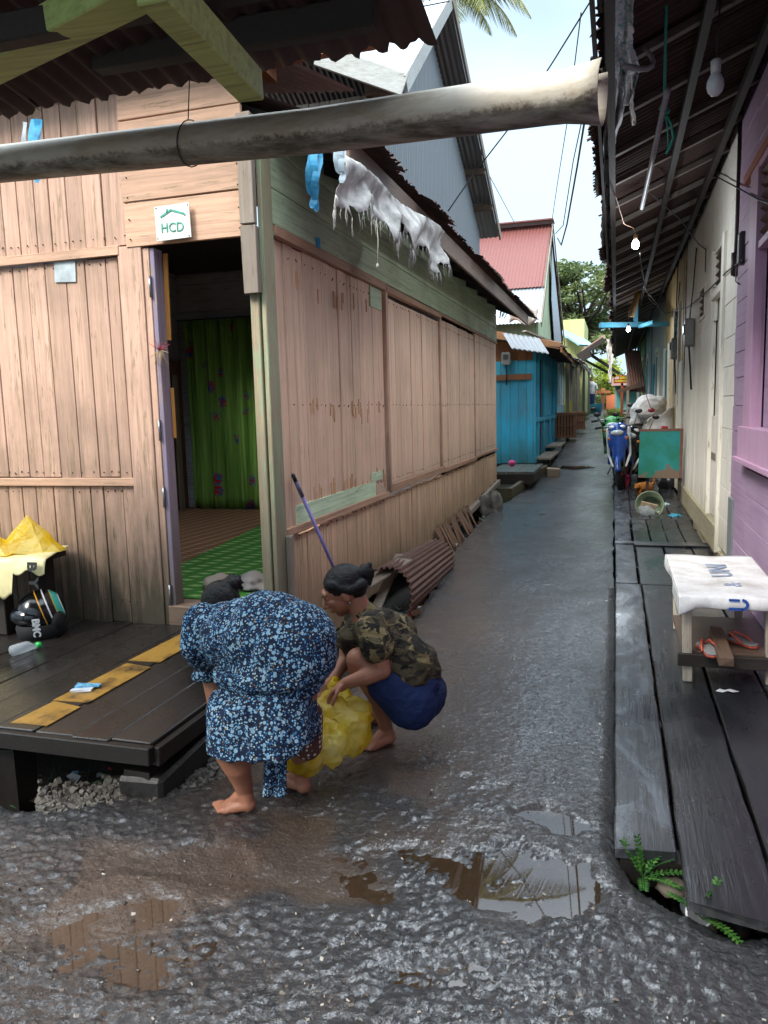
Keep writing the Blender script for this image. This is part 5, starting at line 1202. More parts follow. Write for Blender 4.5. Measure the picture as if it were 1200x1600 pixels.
# helmet
hp=at(72,952,Y=3.60); hp=Vector((hp.x-.09,3.66,DZ+.135))
t=thing('helmet','black, teal and white motorcycle helmet on the deck under the cream bench','helmet',(hp.x,hp.y,DZ))
s=NT('helmet_paint'); o_=s.pos('world'); pp_=s.sep(s.vadd(o_,tuple(-x for x in hp)))
x_,y_,z_=pp_[0],pp_[1],pp_[2]
st=s.ma('ADD',s.ma('ADD',s.ma('MULTIPLY',x_,.73),s.ma('MULTIPLY',y_,.68)),s.ma('MULTIPLY',z_,.3))
c=s.ramp(s.ma('MULTIPLY',s.ma('ADD',st,.14),3.57),[(0,sr('#0f1012')),(.52,sr('#c9922a')),(.545,sr('#101114')),(.66,sr('#d9dcdc')),(.69,sr('#15171a')),(.80,sr('#c9a23a')),(.82,sr('#3fb4a4')),(.93,sr('#e0e4e2')),(.95,sr('#141517'))],'CONSTANT')
hm=s.fin(c,.18,spec=.6)
m=MB(); m.ell(hp,(.125,.15,.138),(rad(-10),0,0),seg=32,ring=20); m.build('shell',hm,t)
m=MB(); m.lathe([(.128,-.05),(.135,-.075),(.125,-.135),(.10,-.14)],28,Matrix.Translation(hp)@Matrix.Diagonal((1,1.15,1,1))); m.build('rim',M['rubber'],t)
m=MB(); m.ell(hp+Vector((-.02,-.09,.0)),(.105,.075,.06),(rad(8),0,0),seg=24,ring=14); m.build('visor',simple('dark_visor','#0c0d12',.08),t)
m=MB(); m.ell(hp+Vector((.115,-.0,-.045)),(.03,.055,.06)); m.build('cheek_pad',M['rubber'],t)
text('lettering','BMC',.055,hp+Vector((.075,-.135,-.055)),(-.1,.15,-1),(.8,.6,0),simple('white_print','#dfe3e3',.4),t,.002,.002)
# bottle and wrapper on the deck
t=thing('bottle','clear plastic bottle with a bright green cap lying on the wet deck','bottle',at(55,1015,Z=DZ))
q=at(60,1008,Z=DZ+.02); m=MB(); m.tube([q+Vector((-.012,-.004,0)),q+Vector((.012,.004,0))],.017,14); m.ell(q,(.02,.016,.018)); m.build('cap',simple('green_cap','#1fae4a',.25),t)
m=MB(); a_=q+Vector((-.012,-.03,-.0)); m.tube([q+Vector((-.004,-.012,0)),a_,a_+Vector((-.01,-.03,.01)),a_+Vector((-.03,-.12,.01))],[.013,.016,.03,.03],14); m.build('bottle_body',M['clear'],t)
q=at(137,1072,Z=DZ+.012)
t=thing('wrapper','flat blue and white wrapper on the yellow strip of the deck','wrapper',q)
m=MB(); m.box(q+Vector((0,0,.002)),(.11,.05,.004),(0,.05,.35),jit=.004); m.build('blue_side',simple('wrapper_blue','#6fb4d8',.3,n=.5,scale=40),t)
m=MB(); m.box(q+Vector((.005,-.045,.0)),(.10,.04,.003),(0,-.04,.3),jit=.004); m.build('white_side',simple('wrapper_white','#cfd2d6',.4),t)
# doorway things
s=NT('green_curtain_cloth'); p=s.pos(); a=s.noise(s.map(p,(30,1,.8)),1.2,3); q_=s.map(p,(4.0,1,3.2),rot=(0,.5,0)); vd=s.vor(q_,1,'Distance'); vc=s.sep(s.vor(q_,1,'Color'))
c=s.mix(s.ramp(a,[(.35,0),(.65,1)]),sr('#5a8238'),sr('#7aa652'))
mk=s.ramp(s.ma('ADD',vd,s.ma('MULTIPLY',s.ma('SUBTRACT',s.noise(p,38,3),.5),.5)),[(.24,1),(.27,0)])
c=s.mix(mk,c,s.mix(s.ramp(s.noise(p,26,2),[(.48,0),(.52,1)]),sr('#1f6d9c'),sr('#a8202c')))
M['curtain']=s.fin(c,.85,s.bump(a,.2,.01),spec=.15)
m=MB(); CY_=8.48; xa=at(292,600,Y=CY_).x; xb=at(414,600,Y=CY_).x; zb=at(350,797,Y=CY_).z; zt_=at(350,498,Y=CY_).z
m.grid(lambda u,v: Vector((xa+(xb-xa)*u+.01*math.sin(v*3),CY_+.028*math.sin(u*34+v*.7)+.012*math.sin(u*77),zt_+(zb-zt_)*v+.006*math.sin(u*20)*(v>.9))),110,14)
o=m.build('curtain',M['curtain'],solid=.002); tag(o,'green patterned curtain hanging inside the open doorway','curtain')
m=MB(); m.tube([(xa-.1,CY_,zt_+.01),(xb+.2,CY_,zt_+.01)],.008,6); o=m.build('curtain_rod',M['wire']); tag(o,'thin dark rod holding the green curtain','rod')
def mat_floor(name,base,mark,sc2,thr,rot=.5):
    s=NT(name); p=s.pos(); q=s.map(p,sc2,rot=(0,0,rot)); br=s.n('ShaderNodeTexBrick'); s.set(br.inputs['Vector'],q); br.inputs['Color1'].default_value=sr(mark); br.inputs['Color2'].default_value=sr(mark); br.inputs['Mortar'].default_value=sr(base)
    br.inputs['Mortar Size'].default_value=.14; br.inputs['Scale'].default_value=1; br.inputs['Brick Width'].default_value=.5; br.inputs['Row Height'].default_value=.5; br.inputs['Bias'].default_value=thr
    return s.fin(s.mix(s.ma('MULTIPLY',s.noise(p,40,3),.4),br.outputs[0],sr(base)),.7,spec=.3)
def fl(px,py,z): p_=at(px,py,Z=z); return (max(p_.x,-5.1),min(max(p_.y,4.2),8.4),z)
m=MB(); m.poly([(-3.05,4.2,.354),(-1.96,4.2,.354),fl(436,806,.354),fl(262,892,.354)]); o=m.build('mat',mat_floor('green_mat','#2f6a1c','#86a866',(2.6,5.2,1),-.1),solid=.004); tag(o,'green floor mat with pale dashes just inside the doorway','mat')
m=MB(); m.poly([fl(262,896,.350),fl(436,810,.350),(-1.96,8.4,.350),(-5.1,8.4,.350),(-5.1,5.0,.350)]); o=m.build('mat',mat_floor('brown_mat','#6e4424','#9a927e',(3.2,8,1),.0),solid=.003); tag(o,'brown and grey woven mat behind the green one','mat')
crumple('cloth',at(345,918,Z=.356),.11,simple('beige_cloth','#9a8f84',.85,space='object'),11,'crumpled beige cloth on the doorstep behind the bent person','cloth',flat=.45,amp=.5)
crumple('cloth',at(398,918,Z=.356),.15,simple('grey_cloth','#7e7a78',.85,space='object'),12,'folded grey cloth on the doorstep against the green corner post','cloth',flat=.4,amp=.5)
m=MB(); q=at(249,548,Y=WY-.03); rg=random.Random(2)
for i in range(34):
    d_=Vector((rg.uniform(-.3,.5),rg.uniform(-.4,.1),rg.uniform(-1,.7))).normalized(); m.m=0 if d_.z<.1 else 1
    m.tube([q,q+d_*.03,q+d_*rg.uniform(.04,.09)+Vector((0,0,-.01))],.0014,4)
m.m=0
o=m.build('dried_flowers',[simple('straw','#b09a70',.8),simple('red_ribbon','#a83040',.6)]); tag(o,'small bunch of dried flowers tied to the lilac door jamb','flowers')
# ================================================================ PEOPLE
s=NT('skin'); p=s.pos('object'); a=s.noise(p,14,5,.6); b_=s.noise(p,120,3)
c=s.mix(a,sr('#8a5a42'),sr('#a8735a')); s.fin(c,s.ma('ADD',.42,s.ma('MULTIPLY',b_,.12)),s.bump(b_,.08,.004),spec=.4)
s.set(s.b.inputs['Subsurface Weight'],.12); s.b.inputs['Subsurface Radius'].default_value=(.02,.008,.004); M['skin']=s.mat
RV=Vector((.957,.29,0)); FV=Vector((-.29,.957,0)); UV=Vector((0,0,1))
s=NT('black_hair'); p=s.pos('object'); a=s.noise(s.map(p,(60,60,260),rot=(0,.5,0)),1,4,.6); M['hair']=s.fin(s.mix(a,sr('#030303'),sr('#0c090a')),.5,s.bump(a,.8,.005),spec=.3)
s=NT('camouflage_cloth'); p=s.pos('object'); q=s.vadd(p,(0,0,0)); n1=s.noise(s.map(p,(9,9,15),rot=(0,-.7,0)),1.15,3,.5,.9); n2=s.noise(s.map(p,(9,9,15),loc=(5,2,7),rot=(0,-.7,0)),1.3,3,.5,.9); n3=s.noise(s.map(p,(9,9,15),loc=(15,8,1),rot=(0,-.7,0)),1.5,3,.5,.8)
c=s.mix(s.ramp(n1,[(.49,0),(.50,1)]),sr('#4c4433'),sr('#2a2620')); c=s.mix(s.ramp(n2,[(.56,0),(.57,1)]),c,sr('#766848')); c=s.mix(s.ramp(n3,[(.60,0),(.61,1)]),c,sr('#1a1917'))
wv=s.noise(p,300,2); fold=s.noise(s.map(p,(10,10,5),rot=(0,.8,0)),1.6,4,.55,.6)
M['camo']=s.fin(c,.85,s.bump(s.ma('ADD',s.ma('MULTIPLY',wv,.06),fold),.6,.03),spec=.2)
s=NT('navy_cloth'); p=s.pos('object'); fold=s.noise(s.map(p,(7,7,12),rot=(0,-.6,0)),1.6,4,.55,.7); a=s.noise(p,300,2)
M['navy']=s.fin(s.mix(a,sr('#172243'),sr('#203058')),.8,s.bump(s.ma('ADD',s.ma('MULTIPLY',a,.05),fold),.6,.03),spec=.2)
s=NT('blue_floral_cloth'); p=s.pos('object'); p2=s.vadd(p,s.vadd(s.comb(s.noise(p,30,2),s.noise(s.map(p,loc=(3,3,3)),30,2),0),(.5,.5,0),'SUBTRACT'),'ADD') if 0 else p
vd=s.vor(p,125,'Distance'); vc=s.sep(s.vor(p,125,'Color')); vd2=s.vor(s.map(p,loc=(4,1,2)),50,'Distance'); vc2=s.sep(s.vor(s.map(p,loc=(4,1,2)),50,'Color'))
dot=s.ramp(s.ma('ADD',vd,s.ma('MULTIPLY',s.noise(p,260,2),.25)),[(.50,1),(.60,0)]); dot2=s.ramp(vd2,[(.34,1),(.42,0)])
pc_=s.ramp(vc[0],[(0,sr('#1b2742')),(.18,sr('#3a6f9c')),(.40,sr('#76a8ca')),(.64,sr('#a0b8c4')),(.88,sr('#22314f')),(.95,sr('#8a7450'))],'CONSTANT')
c=s.mix(dot,sr('#1a2438'),pc_); c=s.mix(s.ma('MULTIPLY',dot2,s.ramp(vc2[0],[(.55,0),(.56,1)])),c,sr('#86a9bd'))
fold=s.noise(s.map(p,(6,6,3)),1.7,5,.6,.5)
M['floral']=s.fin(c,.85,s.bump(fold,.6,.04),spec=.2)
s=NT('brown_dotted_cloth'); p=s.pos('object'); vd=s.vor(p,52,'Distance',rand=.3); M['dots']=s.fin(s.mix(s.ramp(vd,[(.3,1),(.34,0)]),sr('#4a2a22'),sr('#c8b8a8')),.85)
def chain(m,pts,rs,seg=12):
    for i in range(len(pts)-1): m.cap2(pts[i],pts[i+1],rs[i],rs[i+1],seg)
def hand(m,wrist,dirv,nrm,side,curl=.5,k=1.0,spread=.006,wr=.024):
    """palm and five bent fingers; nrm = the way the palm faces, side = towards the thumb"""
    d=Vector(dirv).normalized(); n=Vector(nrm); n=(n-d*n.dot(d)).normalized(); s_=Vector(side); s_=(s_-d*s_.dot(d)-n*s_.dot(n)).normalized(); w=Vector(wrist)
    R=Matrix((s_,d,n)).transposed()
    m.ell(w+d*.045*k,(.040*k,.052*k,.017*k),R,seg=18,ring=10); m.cap2(w,w+d*.03*k,wr*.95,.024*k)
    for i,(L_,r) in enumerate(((.068,.0088),(.076,.0090),(.070,.0086),(.055,.0078))):
        o=w+d*(.078-.004*abs(i-1))*k+s_*(.029-.0195*i)*k; a=curl*(.55+.10*i); dd=d
        rr=r*k; segs=(.46,.31,.23)
        for q,f_ in enumerate(segs):
            dd=(dd*math.cos(a)+n*math.sin(a)+s_*(.10-.06*i)*(q==0)).normalized(); e=o+dd*L_*f_*k; m.cap2(o,e,rr,rr*.9,10); o=e; rr*=.9; nn=n
            n2=(n-dd*n.dot(dd)); a=curl*(.9-.1*i)
    o=w+d*.025*k+s_*.026*k; dd=(d*.55+s_*.65+n*.35).normalized()
    for L_,r in ((.034,.0105),(.028,.0095),(.022,.0085)):
        e=o+dd*L_*k; m.cap2(o,e,r*k,r*.9*k,10); o=e; dd=(dd+d*.35+n*.35*curl-s_*.25).normalized()
def foot(m,heel,toe,inner,k=1.0,ankle=None):
    h=Vector(heel); t=Vector(toe); d=(t-h).normalized(); L_=(t-h).length; s_=Vector(inner); s_=(s_-d*s_.dot(d)).normalized(); u=Vector((0,0,1))
    m.ell(h+d*.028*k+u*.0,(.030*k,.032*k,.030*k),seg=14,ring=10)
    m.cap2(h+d*.03*k+u*.004,h+d*L_*.62+s_*.008*k-u*.004,.029*k,.024*k)
    m.cap2(h+d*.03*k+u*.004-s_*.01*k,h+d*L_*.60-s_*.018*k-u*.010,.024*k,.019*k)
    m.cap2(h+d*.06*k+u*.035*k,h+d*L_*.55+u*.008*k,.026*k,.020*k)
    m.cap2(h+d*L_*.62+s_*.022*k-u*.008,h+d*L_*.66-s_*.028*k-u*.012,.021*k,.015*k)
    for i in range(5):
        b=h+d*L_*(.70-.025*i)+s_*(.024-.0145*i)*k-u*.012; ln=(.055,.050,.045,.040,.034)[i]*k; r=(.0125,.0095,.009,.0085,.008)[i]*k
        m.cap2(b,b+d*ln*.55+u*.003,r,r*1.02,10); m.cap2(b+d*ln*.55+u*.003,b+d*ln-u*.002,r*1.02,r*.9,10)
    if ankle is not None: m.cap2(h+d*.035*k+u*.02,ankle,.031*k,.030*k)
def A_(x,y,D): return at(x,y,D=D)
def ridge(x,y,s,seed): return 1-np.abs(fbm(x,y,s,3,seed)*2-1)
def folds(o,amp,su,sv,sw,sc2,seed,fine=.004):
    me=o.data; n_=len(me.vertices); co=np.empty(n_*3); me.vertices.foreach_get('co',co); co=co.reshape(-1,3); no=np.empty(n_*3); me.vertex_normals.foreach_get('vector',no); no=no.reshape(-1,3)
    u_=co@np.array(RV); v_=co@np.array(FV); w_=co[:,2]
    d=(ridge(u_*su+w_*sw,v_*sv+w_*.6,sc2,seed)-.65)*amp+(ridge(u_*su*.7-w_*sw*1.2,v_*sv*1.3,sc2*2.3,seed+4)-.65)*fine
    me.vertices.foreach_set('co',(co+no*d[:,None]).ravel()); me.update()
# ---------------- crouching person in camouflage shirt
C1=3.40
base=at(610,1160,Z=0)
P1_=thing('person','crouching person in camouflage T-shirt and navy skirt, holding the yellow bag open','person',base)
m=MB()
hc=A_(535,921,C1)
fd=Vector(-RV*.90-UV*.42-FV*.10).normalized()          # where the face looks
fu=(UV-fd*UV.dot(fd)).normalized(); fs=fd.cross(fu).normalized()
HR=Matrix((fs,fd,fu)).transposed()
m.ell(hc-fd*.012+fu*.012,(.073,.090,.085),HR,seg=26,ring=18)        # skull
m.ell(hc+fd*.035-fu*.040,(.056,.052,.060),HR,seg=22,ring=14)        # face
m.cap2(hc+fd*.038-fu*.075,hc+fd*.052-fu*.088,.033,.022)             # jaw, chin
m.ell(hc+fd*.078+fu*.018,(.045,.014,.022),HR)                        # brow
m.cap2(hc+fd*.086-fu*.002,hc+fd*.104-fu*.036,.008,.012); m.ell(hc+fd*.096-fu*.040,(.017,.010,.008),HR)   # nose
m.ell(hc+fd*.083-fu*.060,(.022,.011,.007),HR); m.ell(hc+fd*.081-fu*.070,(.018,.011,.007),HR)  # lips
for q in (-1,1):
    m.ell(hc+fs*q*.030+fd*.062-fu*.026,(.022,.020,.020),HR)       # cheeks
    m.ell(hc+fs*q*.030+fd*.077+fu*.000,(.014,.008,.007),HR)      # lids
    m.ell(hc+fs*q*.077-fd*.004-fu*.018,(.008,.017,.028),HR); 
nk=A_(566,958,C1+.02)
m.cap2(hc-fd*.030-fu*.055,nk,.050,.054)
ch=A_(590,1000,C1); wst=A_(645,1050,C1); hp_=A_(655,1078,C1)
m.ell(ch,(.10,.11,.12)); chain(m,[nk,ch,wst,hp_],[.056,.085,.07,.06],18)
sN=A_(578,978,C1-.15); sF=A_(556,968,C1+.16)
# near arm
eN=A_(597,1047,C1-.19); wN=A_(541,1067,C1-.20); hN=A_(520,1076,C1-.19)
chain(m,[sN,A_(590,1012,C1-.19),eN],[.056,.046,.038]); chain(m,[eN,A_(572,1057,C1-.20),wN],[.040,.037,.024])
hand(m,wN,(hN-wN).normalized()*1+(-UV*.25),-FV*.2-UV*.9+RV*.2,-FV*1.0+UV*.1,.95,.95)
# far arm
eF=A_(541,1030,C1+.14); wF=A_(520,1062,C1+.06)
chain(m,[sF,A_(545,1000,C1+.16),eF],[.052,.042,.036]); chain(m,[eF,wF],[.036,.023])
hand(m,wF,-RV*.5-UV*.75-FV*.1,-UV*.3-RV*.5-FV*.6,FV*.4-RV*.9,.8,.92)
# legs
heN=at(617,1150,Z=.030); toN=at(560,1167,Z=.022); heF=at(604,1140,Z=.03)+FV*.17; toF=heF+(toN-heN)*1.0+FV*.03
knN=A_(560,1031,C1-.13); knF=A_(556,1030,C1+.16)
for (he,to,kn,q) in ((heN,toN,knN,1),(heF,toF,knF,-1)):
    d=(to-he).normalized(); an=he+d*.045+UV*.055
    foot(m,he,to,FV*q,.98,an); mid=an.lerp(kn,.55)+RV*.022
    chain(m,[an,an.lerp(mid,.5),mid,kn-UV*.03,kn],[.031,.037,.050,.048,.050],16)
    hpj=hp_+FV*(-.09*q); chain(m,[kn,kn.lerp(hpj,.5),hpj],[.054,.066,.060],18)
fuse(m,'body',M['skin'],.0042,3,P1_)
# hair: cap, swept back mass, bun
m=MB()
m.ell(hc-fd*.020+fu*.026,(.081,.092,.082),HR,seg=26,ring=18)
m.ell(hc-fd*.052-fu*.004,(.070,.060,.068),HR,seg=22,ring=14)
for q in (-1,1): m.cap2(hc+fs*q*.052+fd*.032+fu*.052,hc+fs*q*.070-fd*.030+fu*.000,.026,.024); m.cap2(hc+fs*q*.07-fd*.03+fu*.0,hc+fs*q*.045-fd*.085-fu*.01,.024,.03)
bn=A_(571,893,C1); m.ell(A_(562,912,C1),(.040,.036,.040)); m.ell(bn,(.034,.034,.036)); m.cap2(bn,bn+RV*.02+UV*.03,.022,.012); m.cap2(hc-fd*.06+fu*.03,bn,.035,.028)
m.cap2(bn+RV*.03,bn+RV*.018-UV*.06,.012,.006); 
o=fuse(m,'hair',M['hair'],.004,2,P1_); folds(o,.004,4,4,3,12,7,.002)
m=MB()
for q in (-1,1):
    e=hc+fs*q*.029+fd*.0855+fu*.004; m.cap2(e-fs*.012,e+fs*.012-fu*.001,.0022,.0022,8)
    e=hc+fs*q*.030+fd*.088+fu*.021; m.cap2(e-fs*.014,e+fs*.014,.003,.002,8)
m.build('eyelashes_and_brows',M['hair'],P1_)
m=MB(); e=hc+fs*(-1)*.083-fd*.006-fu*.050 if (hc-fs-hc).dot(FV)<0 else hc+fs*.083-fd*.006-fu*.05
m.ell(e,.006,seg=8,ring=6); m.build('earring',M['steel'],P1_)
# shirt
m=MB()
chain(m,[nk+RV*.012-UV*.012,A_(593,1000,C1),A_(622,1024,C1),A_(648,1052,C1)],[.064,.118,.122,.112],22); m.cap2(A_(596,988,C1-.06),A_(650,1036,C1-.07),.102,.092,22); m.cap2(A_(596,988,C1+.06),A_(650,1036,C1+.07),.102,.092,22); m.cap2(A_(592,1010,C1-.05),A_(640,1050,C1-.08),.10,.10,22); m.cap2(A_(660,1046,C1-.06),A_(660,1046,C1+.06),.078,.078,18); m.ell(A_(592,985,C1-.10),(.07,.07,.08))
m.ell(A_(612,992,C1),(.11,.15,.09)); m.ell(A_(610,1010,C1),(.12,.15,.11)); m.ell(A_(650,1036,C1),(.10,.15,.085)); m.ell(A_(660,1050,C1),(.075,.14,.055))
m.ell(A_(579,985,C1-.08),(.07,.1,.07)); m.ell(A_(565,980,C1+.09),(.07,.1,.07))
slN=A_(590,1013,C1-.195); chain(m,[sN+RV*.004,slN],[.066,.064],18); chain(m,[sF,A_(546,1000,C1+.165)],[.062,.058],18)
m.cap2(A_(552,1000,C1-.02),A_(560,1020,C1),.07,.06)
o=fuse(m,'shirt',M['camo'],.006,6,P1_); folds(o,.018,1.0,1.0,1.6,5.5,3,.008)
# skirt
m=MB()
m.ell(A_(652,1085,C1),(.124,.19,.114)); m.ell(A_(648,1064,C1),(.110,.175,.095)); m.cap2(A_(664,1072,C1-.08),A_(664,1072,C1+.08),.062,.062,18); m.ell(A_(630,1080,C1),(.10,.185,.105)); m.ell(A_(643,1096,C1),(.112,.17,.085))
for q,kn in ((1,knN),(-1,knF)):
    hpj=A_(640,1085,C1)-FV*.085*q; m.cap2(hpj,hpj.lerp(kn,.42),.118,.092,20)
o=fuse(m,'skirt',M['navy'],.006,6,P1_); folds(o,.014,1.6,.7,.9,5.0,9,.007)
# ---------------- bent person in the floral dress
C2=2.86
P2_=thing('person','barefoot person in a blue floral dress bent double with the back to the viewer','person',at(430,1240,Z=0))
m=MB()
heL=at(399,1257,Z=.030); toL=at(333,1256,Z=.022); heR=at(482,1231,Z=.030); toR=heR+(-RV*.75+FV*.62).normalized()*.2
pelv=A_(440,1030,C2-.02)
for (he,to,knee,q) in ((heL,toL,A_(352,1165,C2-.03),1),(heR,toR,A_(470,1130,C2+.06),-1)):
    d=(to-he).normalized(); an=he+d*.040+UV*.062; foot(m,he,to,(FV if q==1 else -FV),1.0,an)
    mid=an.lerp(knee,.55)+(RV*.012); chain(m,[an,an.lerp(mid,.45),mid,knee],[.033,.040,.054,.055],16)
    hj=pelv+(-RV*.06 if q==1 else RV*.06)-UV*.02; chain(m,[knee,knee.lerp(hj,.5),hj],[.056,.070,.08],16)
shl=A_(345,985,C2+.30); hd=A_(343,946,C2+.46)
chain(m,[pelv,A_(395,1000,C2+.12),shl],[.12,.12,.10],18)
m.cap2(shl,hd-UV*.02,.055,.05); m.ell(hd,(.074,.082,.086),seg=22,ring=16)
f2=(-RV*.5-UV*.6+FV*.5).normalized(); m.ell(hd+f2*.04,(.055,.055,.06)); m.ell(hd+f2*.095,(.012,.012,.014)); 
for q in (-1,1): m.ell(hd+f2.cross(UV).normalized()*q*.08,(.010,.014,.026))
# arms reaching down behind the skirt, hands near the ground
sL_=A_(322,975,C2+.22); eL_=A_(330,1050,C2+.30); wL_=A_(346,1160,C2+.30)
chain(m,[sL_,eL_],[.055,.042]); chain(m,[eL_,wL_],[.042,.026]); hand(m,wL_,-UV*.95+RV*.15,RV*.8-FV*.3,-FV+RV*.2,.7,.95)
sR_=A_(385,985,C2+.38); eR_=A_(420,1080,C2+.42); wR_=A_(478,1110,C2+.36)
chain(m,[sR_,eR_],[.055,.042]); chain(m,[eR_,wR_],[.042,.026]); hand(m,wR_,RV*.9-UV*.3,-UV*.9,FV,.8,.95)
fuse(m,'body',M['skin'],.0045,3,P2_)
m=MB(); m.ell(hd+UV*.012-f2*.015,(.082,.09,.09),seg=22,ring=16); bq=A_(362,912,C2+.46); m.ell(bq,(.040,.040,.036)); m.ell(bq+RV*.02+UV*.006,(.026,.026,.024)); m.cap2(hd+UV*.05,bq,.05,.034)
rg=random.Random(5)
for i in range(26): 
    a=rg.random()*6.28; e=bq+Vector((math.cos(a)*.036,.01,math.sin(a)*.03)); m.cap2(e,e+Vector((math.cos(a)*.016,0,math.sin(a)*.016)),.005,.003,6)
o=fuse(m,'hair',M['hair'],.004,2,P2_); folds(o,.005,4,4,3,12,7,.003)
# dress
m=MB()
def DD(x,y,d=0): return A_(x,y,C2+d)
m.ell(DD(458,1012,-.02),(.165,.17,.165),seg=28,ring=20); m.ell(DD(425,995,.05),(.19,.18,.165),seg=28,ring=20); m.ell(DD(383,990,.13),(.165,.17,.145),seg=28,ring=20); m.ell(DD(347,985,.22),(.12,.14,.125),seg=24,ring=18)
m.ell(DD(440,1045,.0),(.185,.17,.12),seg=28,ring=20)
chain(m,[DD(322,968,.20),DD(308,1010,.18),DD(317,1048,.24)],[.072,.066,.055],18)
# skirt: flaring tube with folds
vs=[]; n=72; lv=[(1042,.185,-.01),(1078,.180,0),(1105,.196,.0),(1132,.205,-.005),(1158,.207,-.01)]
for (py,r,dd) in lv:
    c0=DD(413 if py<1100 else 410,py,dd); k=(py-1042)/116
    for i in range(n):
        a=2*math.pi*i/n; f_=1+.035*k*math.sin(a*9+1)+.03*k*math.sin(a*5)+.012*math.sin(a*15)
        p_=c0+RV*math.cos(a)*r*f_+FV*math.sin(a)*r*.80*f_+UV*(.022*math.cos(a-.3)*k+.010*k*math.sin(a*7))
        vs.append(p_)
m.add(vs,[(j*n+i,j*n+(i+1)%n,(j+1)*n+(i+1)%n,(j+1)*n+i) for j in range(len(lv)-1) for i in range(n)]+[tuple(range(n))[::-1],tuple(range((len(lv)-1)*n,len(lv)*n))],.5,True)
o=fuse(m,'dress',M['floral'],.006,5,P2_)
me=o.data; n_=len(me.vertices); co=np.empty(n_*3); me.vertices.foreach_get('co',co); co=co.reshape(-1,3); no=np.empty(n_*3); me.vertex_normals.foreach_get('vector',no); no=no.reshape(-1,3)
u_=co@np.array(RV); w_=co[:,2]; v_=co@np.array(FV)
d1=(ridge(u_*6+w_*1.5,w_*2.2-u_*1.5,1.5,5)-.65)*.042+(fbm(u_*3+v_*2,w_*9,2.2,3,15)-.5)*.016
crease=-.020*np.exp(-((w_-(DD(420,1068).z-P2_.location.z)-.06*(u_-0))/.02)**2)
me.vertices.foreach_set('co',(co+no*(d1+crease)[:,None]).ravel())
# hanging tail of cloth
m=MB()
def tail(u,v):
    p_=A_(414+35*u+(-2*v),1150+96*v-(abs(u-.5)**2)*14*(v>.9),C2+.02); return p_+FV*(.012*math.sin(u*9+v*4))
m.grid(tail,16,24); m.build('dress_tail',M['floral'],P2_,solid=.008)
m=MB(); m.cap2(A_(476,1120,C2+.06),A_(480,1164,C2+.055),.072,.058,20); fuse(m,'trouser_leg',M['dots'],.005,3,P2_)
# ---------------- yellow bag between them
m=MB()
bc=at(520,1178,Z=0)
B1=A_(538,1140,3.22)
m.ell(B1,(.105,.11,.095),seg=24,ring=16); m.ell(A_(508,1160,3.14),(.10,.10,.085),seg=24,ring=16); m.ell(A_(475,1185,3.05),(.065,.07,.05)); m.ell(A_(553,1118,3.25),(.07,.08,.06))
m.cap2(A_(512,1092,3.22),A_(522,1120,3.22),.022,.075,18); m.cap2(A_(520,1066,3.40),A_(535,1110,3.3),.02,.06)
m.cap2(A_(505,1100,3.2),A_(500,1140,3.18),.02,.05)
o=fuse(m,'plastic_bag',M['ybag'],.006,3)
me=o.data; n_=len(me.vertices); co=np.empty(n_*3); me.vertices.foreach_get('co',co); co=co.reshape(-1,3); no=np.empty(n_*3); me.vertex_normals.foreach_get('vector',no); no=no.reshape(-1,3)
dd=(ridge(co[:,0]*3+co[:,2]*2,co[:,1]*3-co[:,2]*3+co[:,0],2.4,3)-.65)*.050+(ridge(co[:,0]*2-co[:,2],co[:,1]*2+co[:,2]*1.5,9,8)-.65)*.020
co=co+no*dd[:,None]; zz=co[:,2]+o.location.z; co[:,2]=np.maximum(zz,.004)-o.location.z; me.vertices.foreach_set('co',co.ravel())
tag(o,'yellow plastic bag held open on the wet concrete between the two people','bag')
crumple('white_bundle',B1-UV*.10-RV*.02,.06,simple('pale_content','#d6d9c4',.6),21,'pale bundle showing through the side of the held yellow bag','bundle',flat=1)
# ================================================================ RIGHT-HAND THINGS
# stool wrapped in a white banner
BZ=.072
sx0,sx1,sy0,sy1=.32,.765,4.08,5.18
t=thing('low_table','low pale wooden table covered with a white printed banner, on the near boardwalk','table',(.54,4.6,BZ))
TT=.530
M['pale_leg']=paint_wood('pale_table_wood','#b4aa98','#7a6a58','Z',chip=.2)
m=MB()
for x,y in ((sx0+.05,sy0+.03),(sx1+.0,sy0+.06),(sx0+.07,sy1-.1),(sx1-.02,sy1-.1)): m.beam((x,y,BZ),(x-.015,y+.01,TT-.01),.045,.035,up=(0,1,0),jit=.002)
m.each('leg',M['pale_leg'],t,bevel=.003)
m=MB(); m.bb(sx0+.02,sx1+.03,sy0+.05,sy0+.75,.213,.228,jit=.002); m.build('shelf',paint_wood('dark_shelf','#4a3c36','#33281f','X',chip=.2,rough=.4),t,bevel=.003)
m=MB(); m.bb(sx0+.0,sx1+.06,sy0-.0,sy0+.025,.16,.222,jit=.003); m.each('shelf_rail',M['bare_dark'],t,bevel=.003)
m=MB(); m.bb(sx0+.01,sx1+.05,sy0+.01,sy1-.02,TT-.04,TT-.006); m.build('top',M['pale_leg'],t)
s=NT('banner_vinyl'); p=s.pos(); a=s.noise(p,7,6,.65); c=s.mix(s.ramp(a,[(.4,0),(.7,1)]),sr('#d6d6d4'),sr('#aeaaa4'))
M['banner']=s.fin(c,.42,s.bump(s.noise(p,5,5,.6,.6),.35,.02),spec=.4)
m=MB()
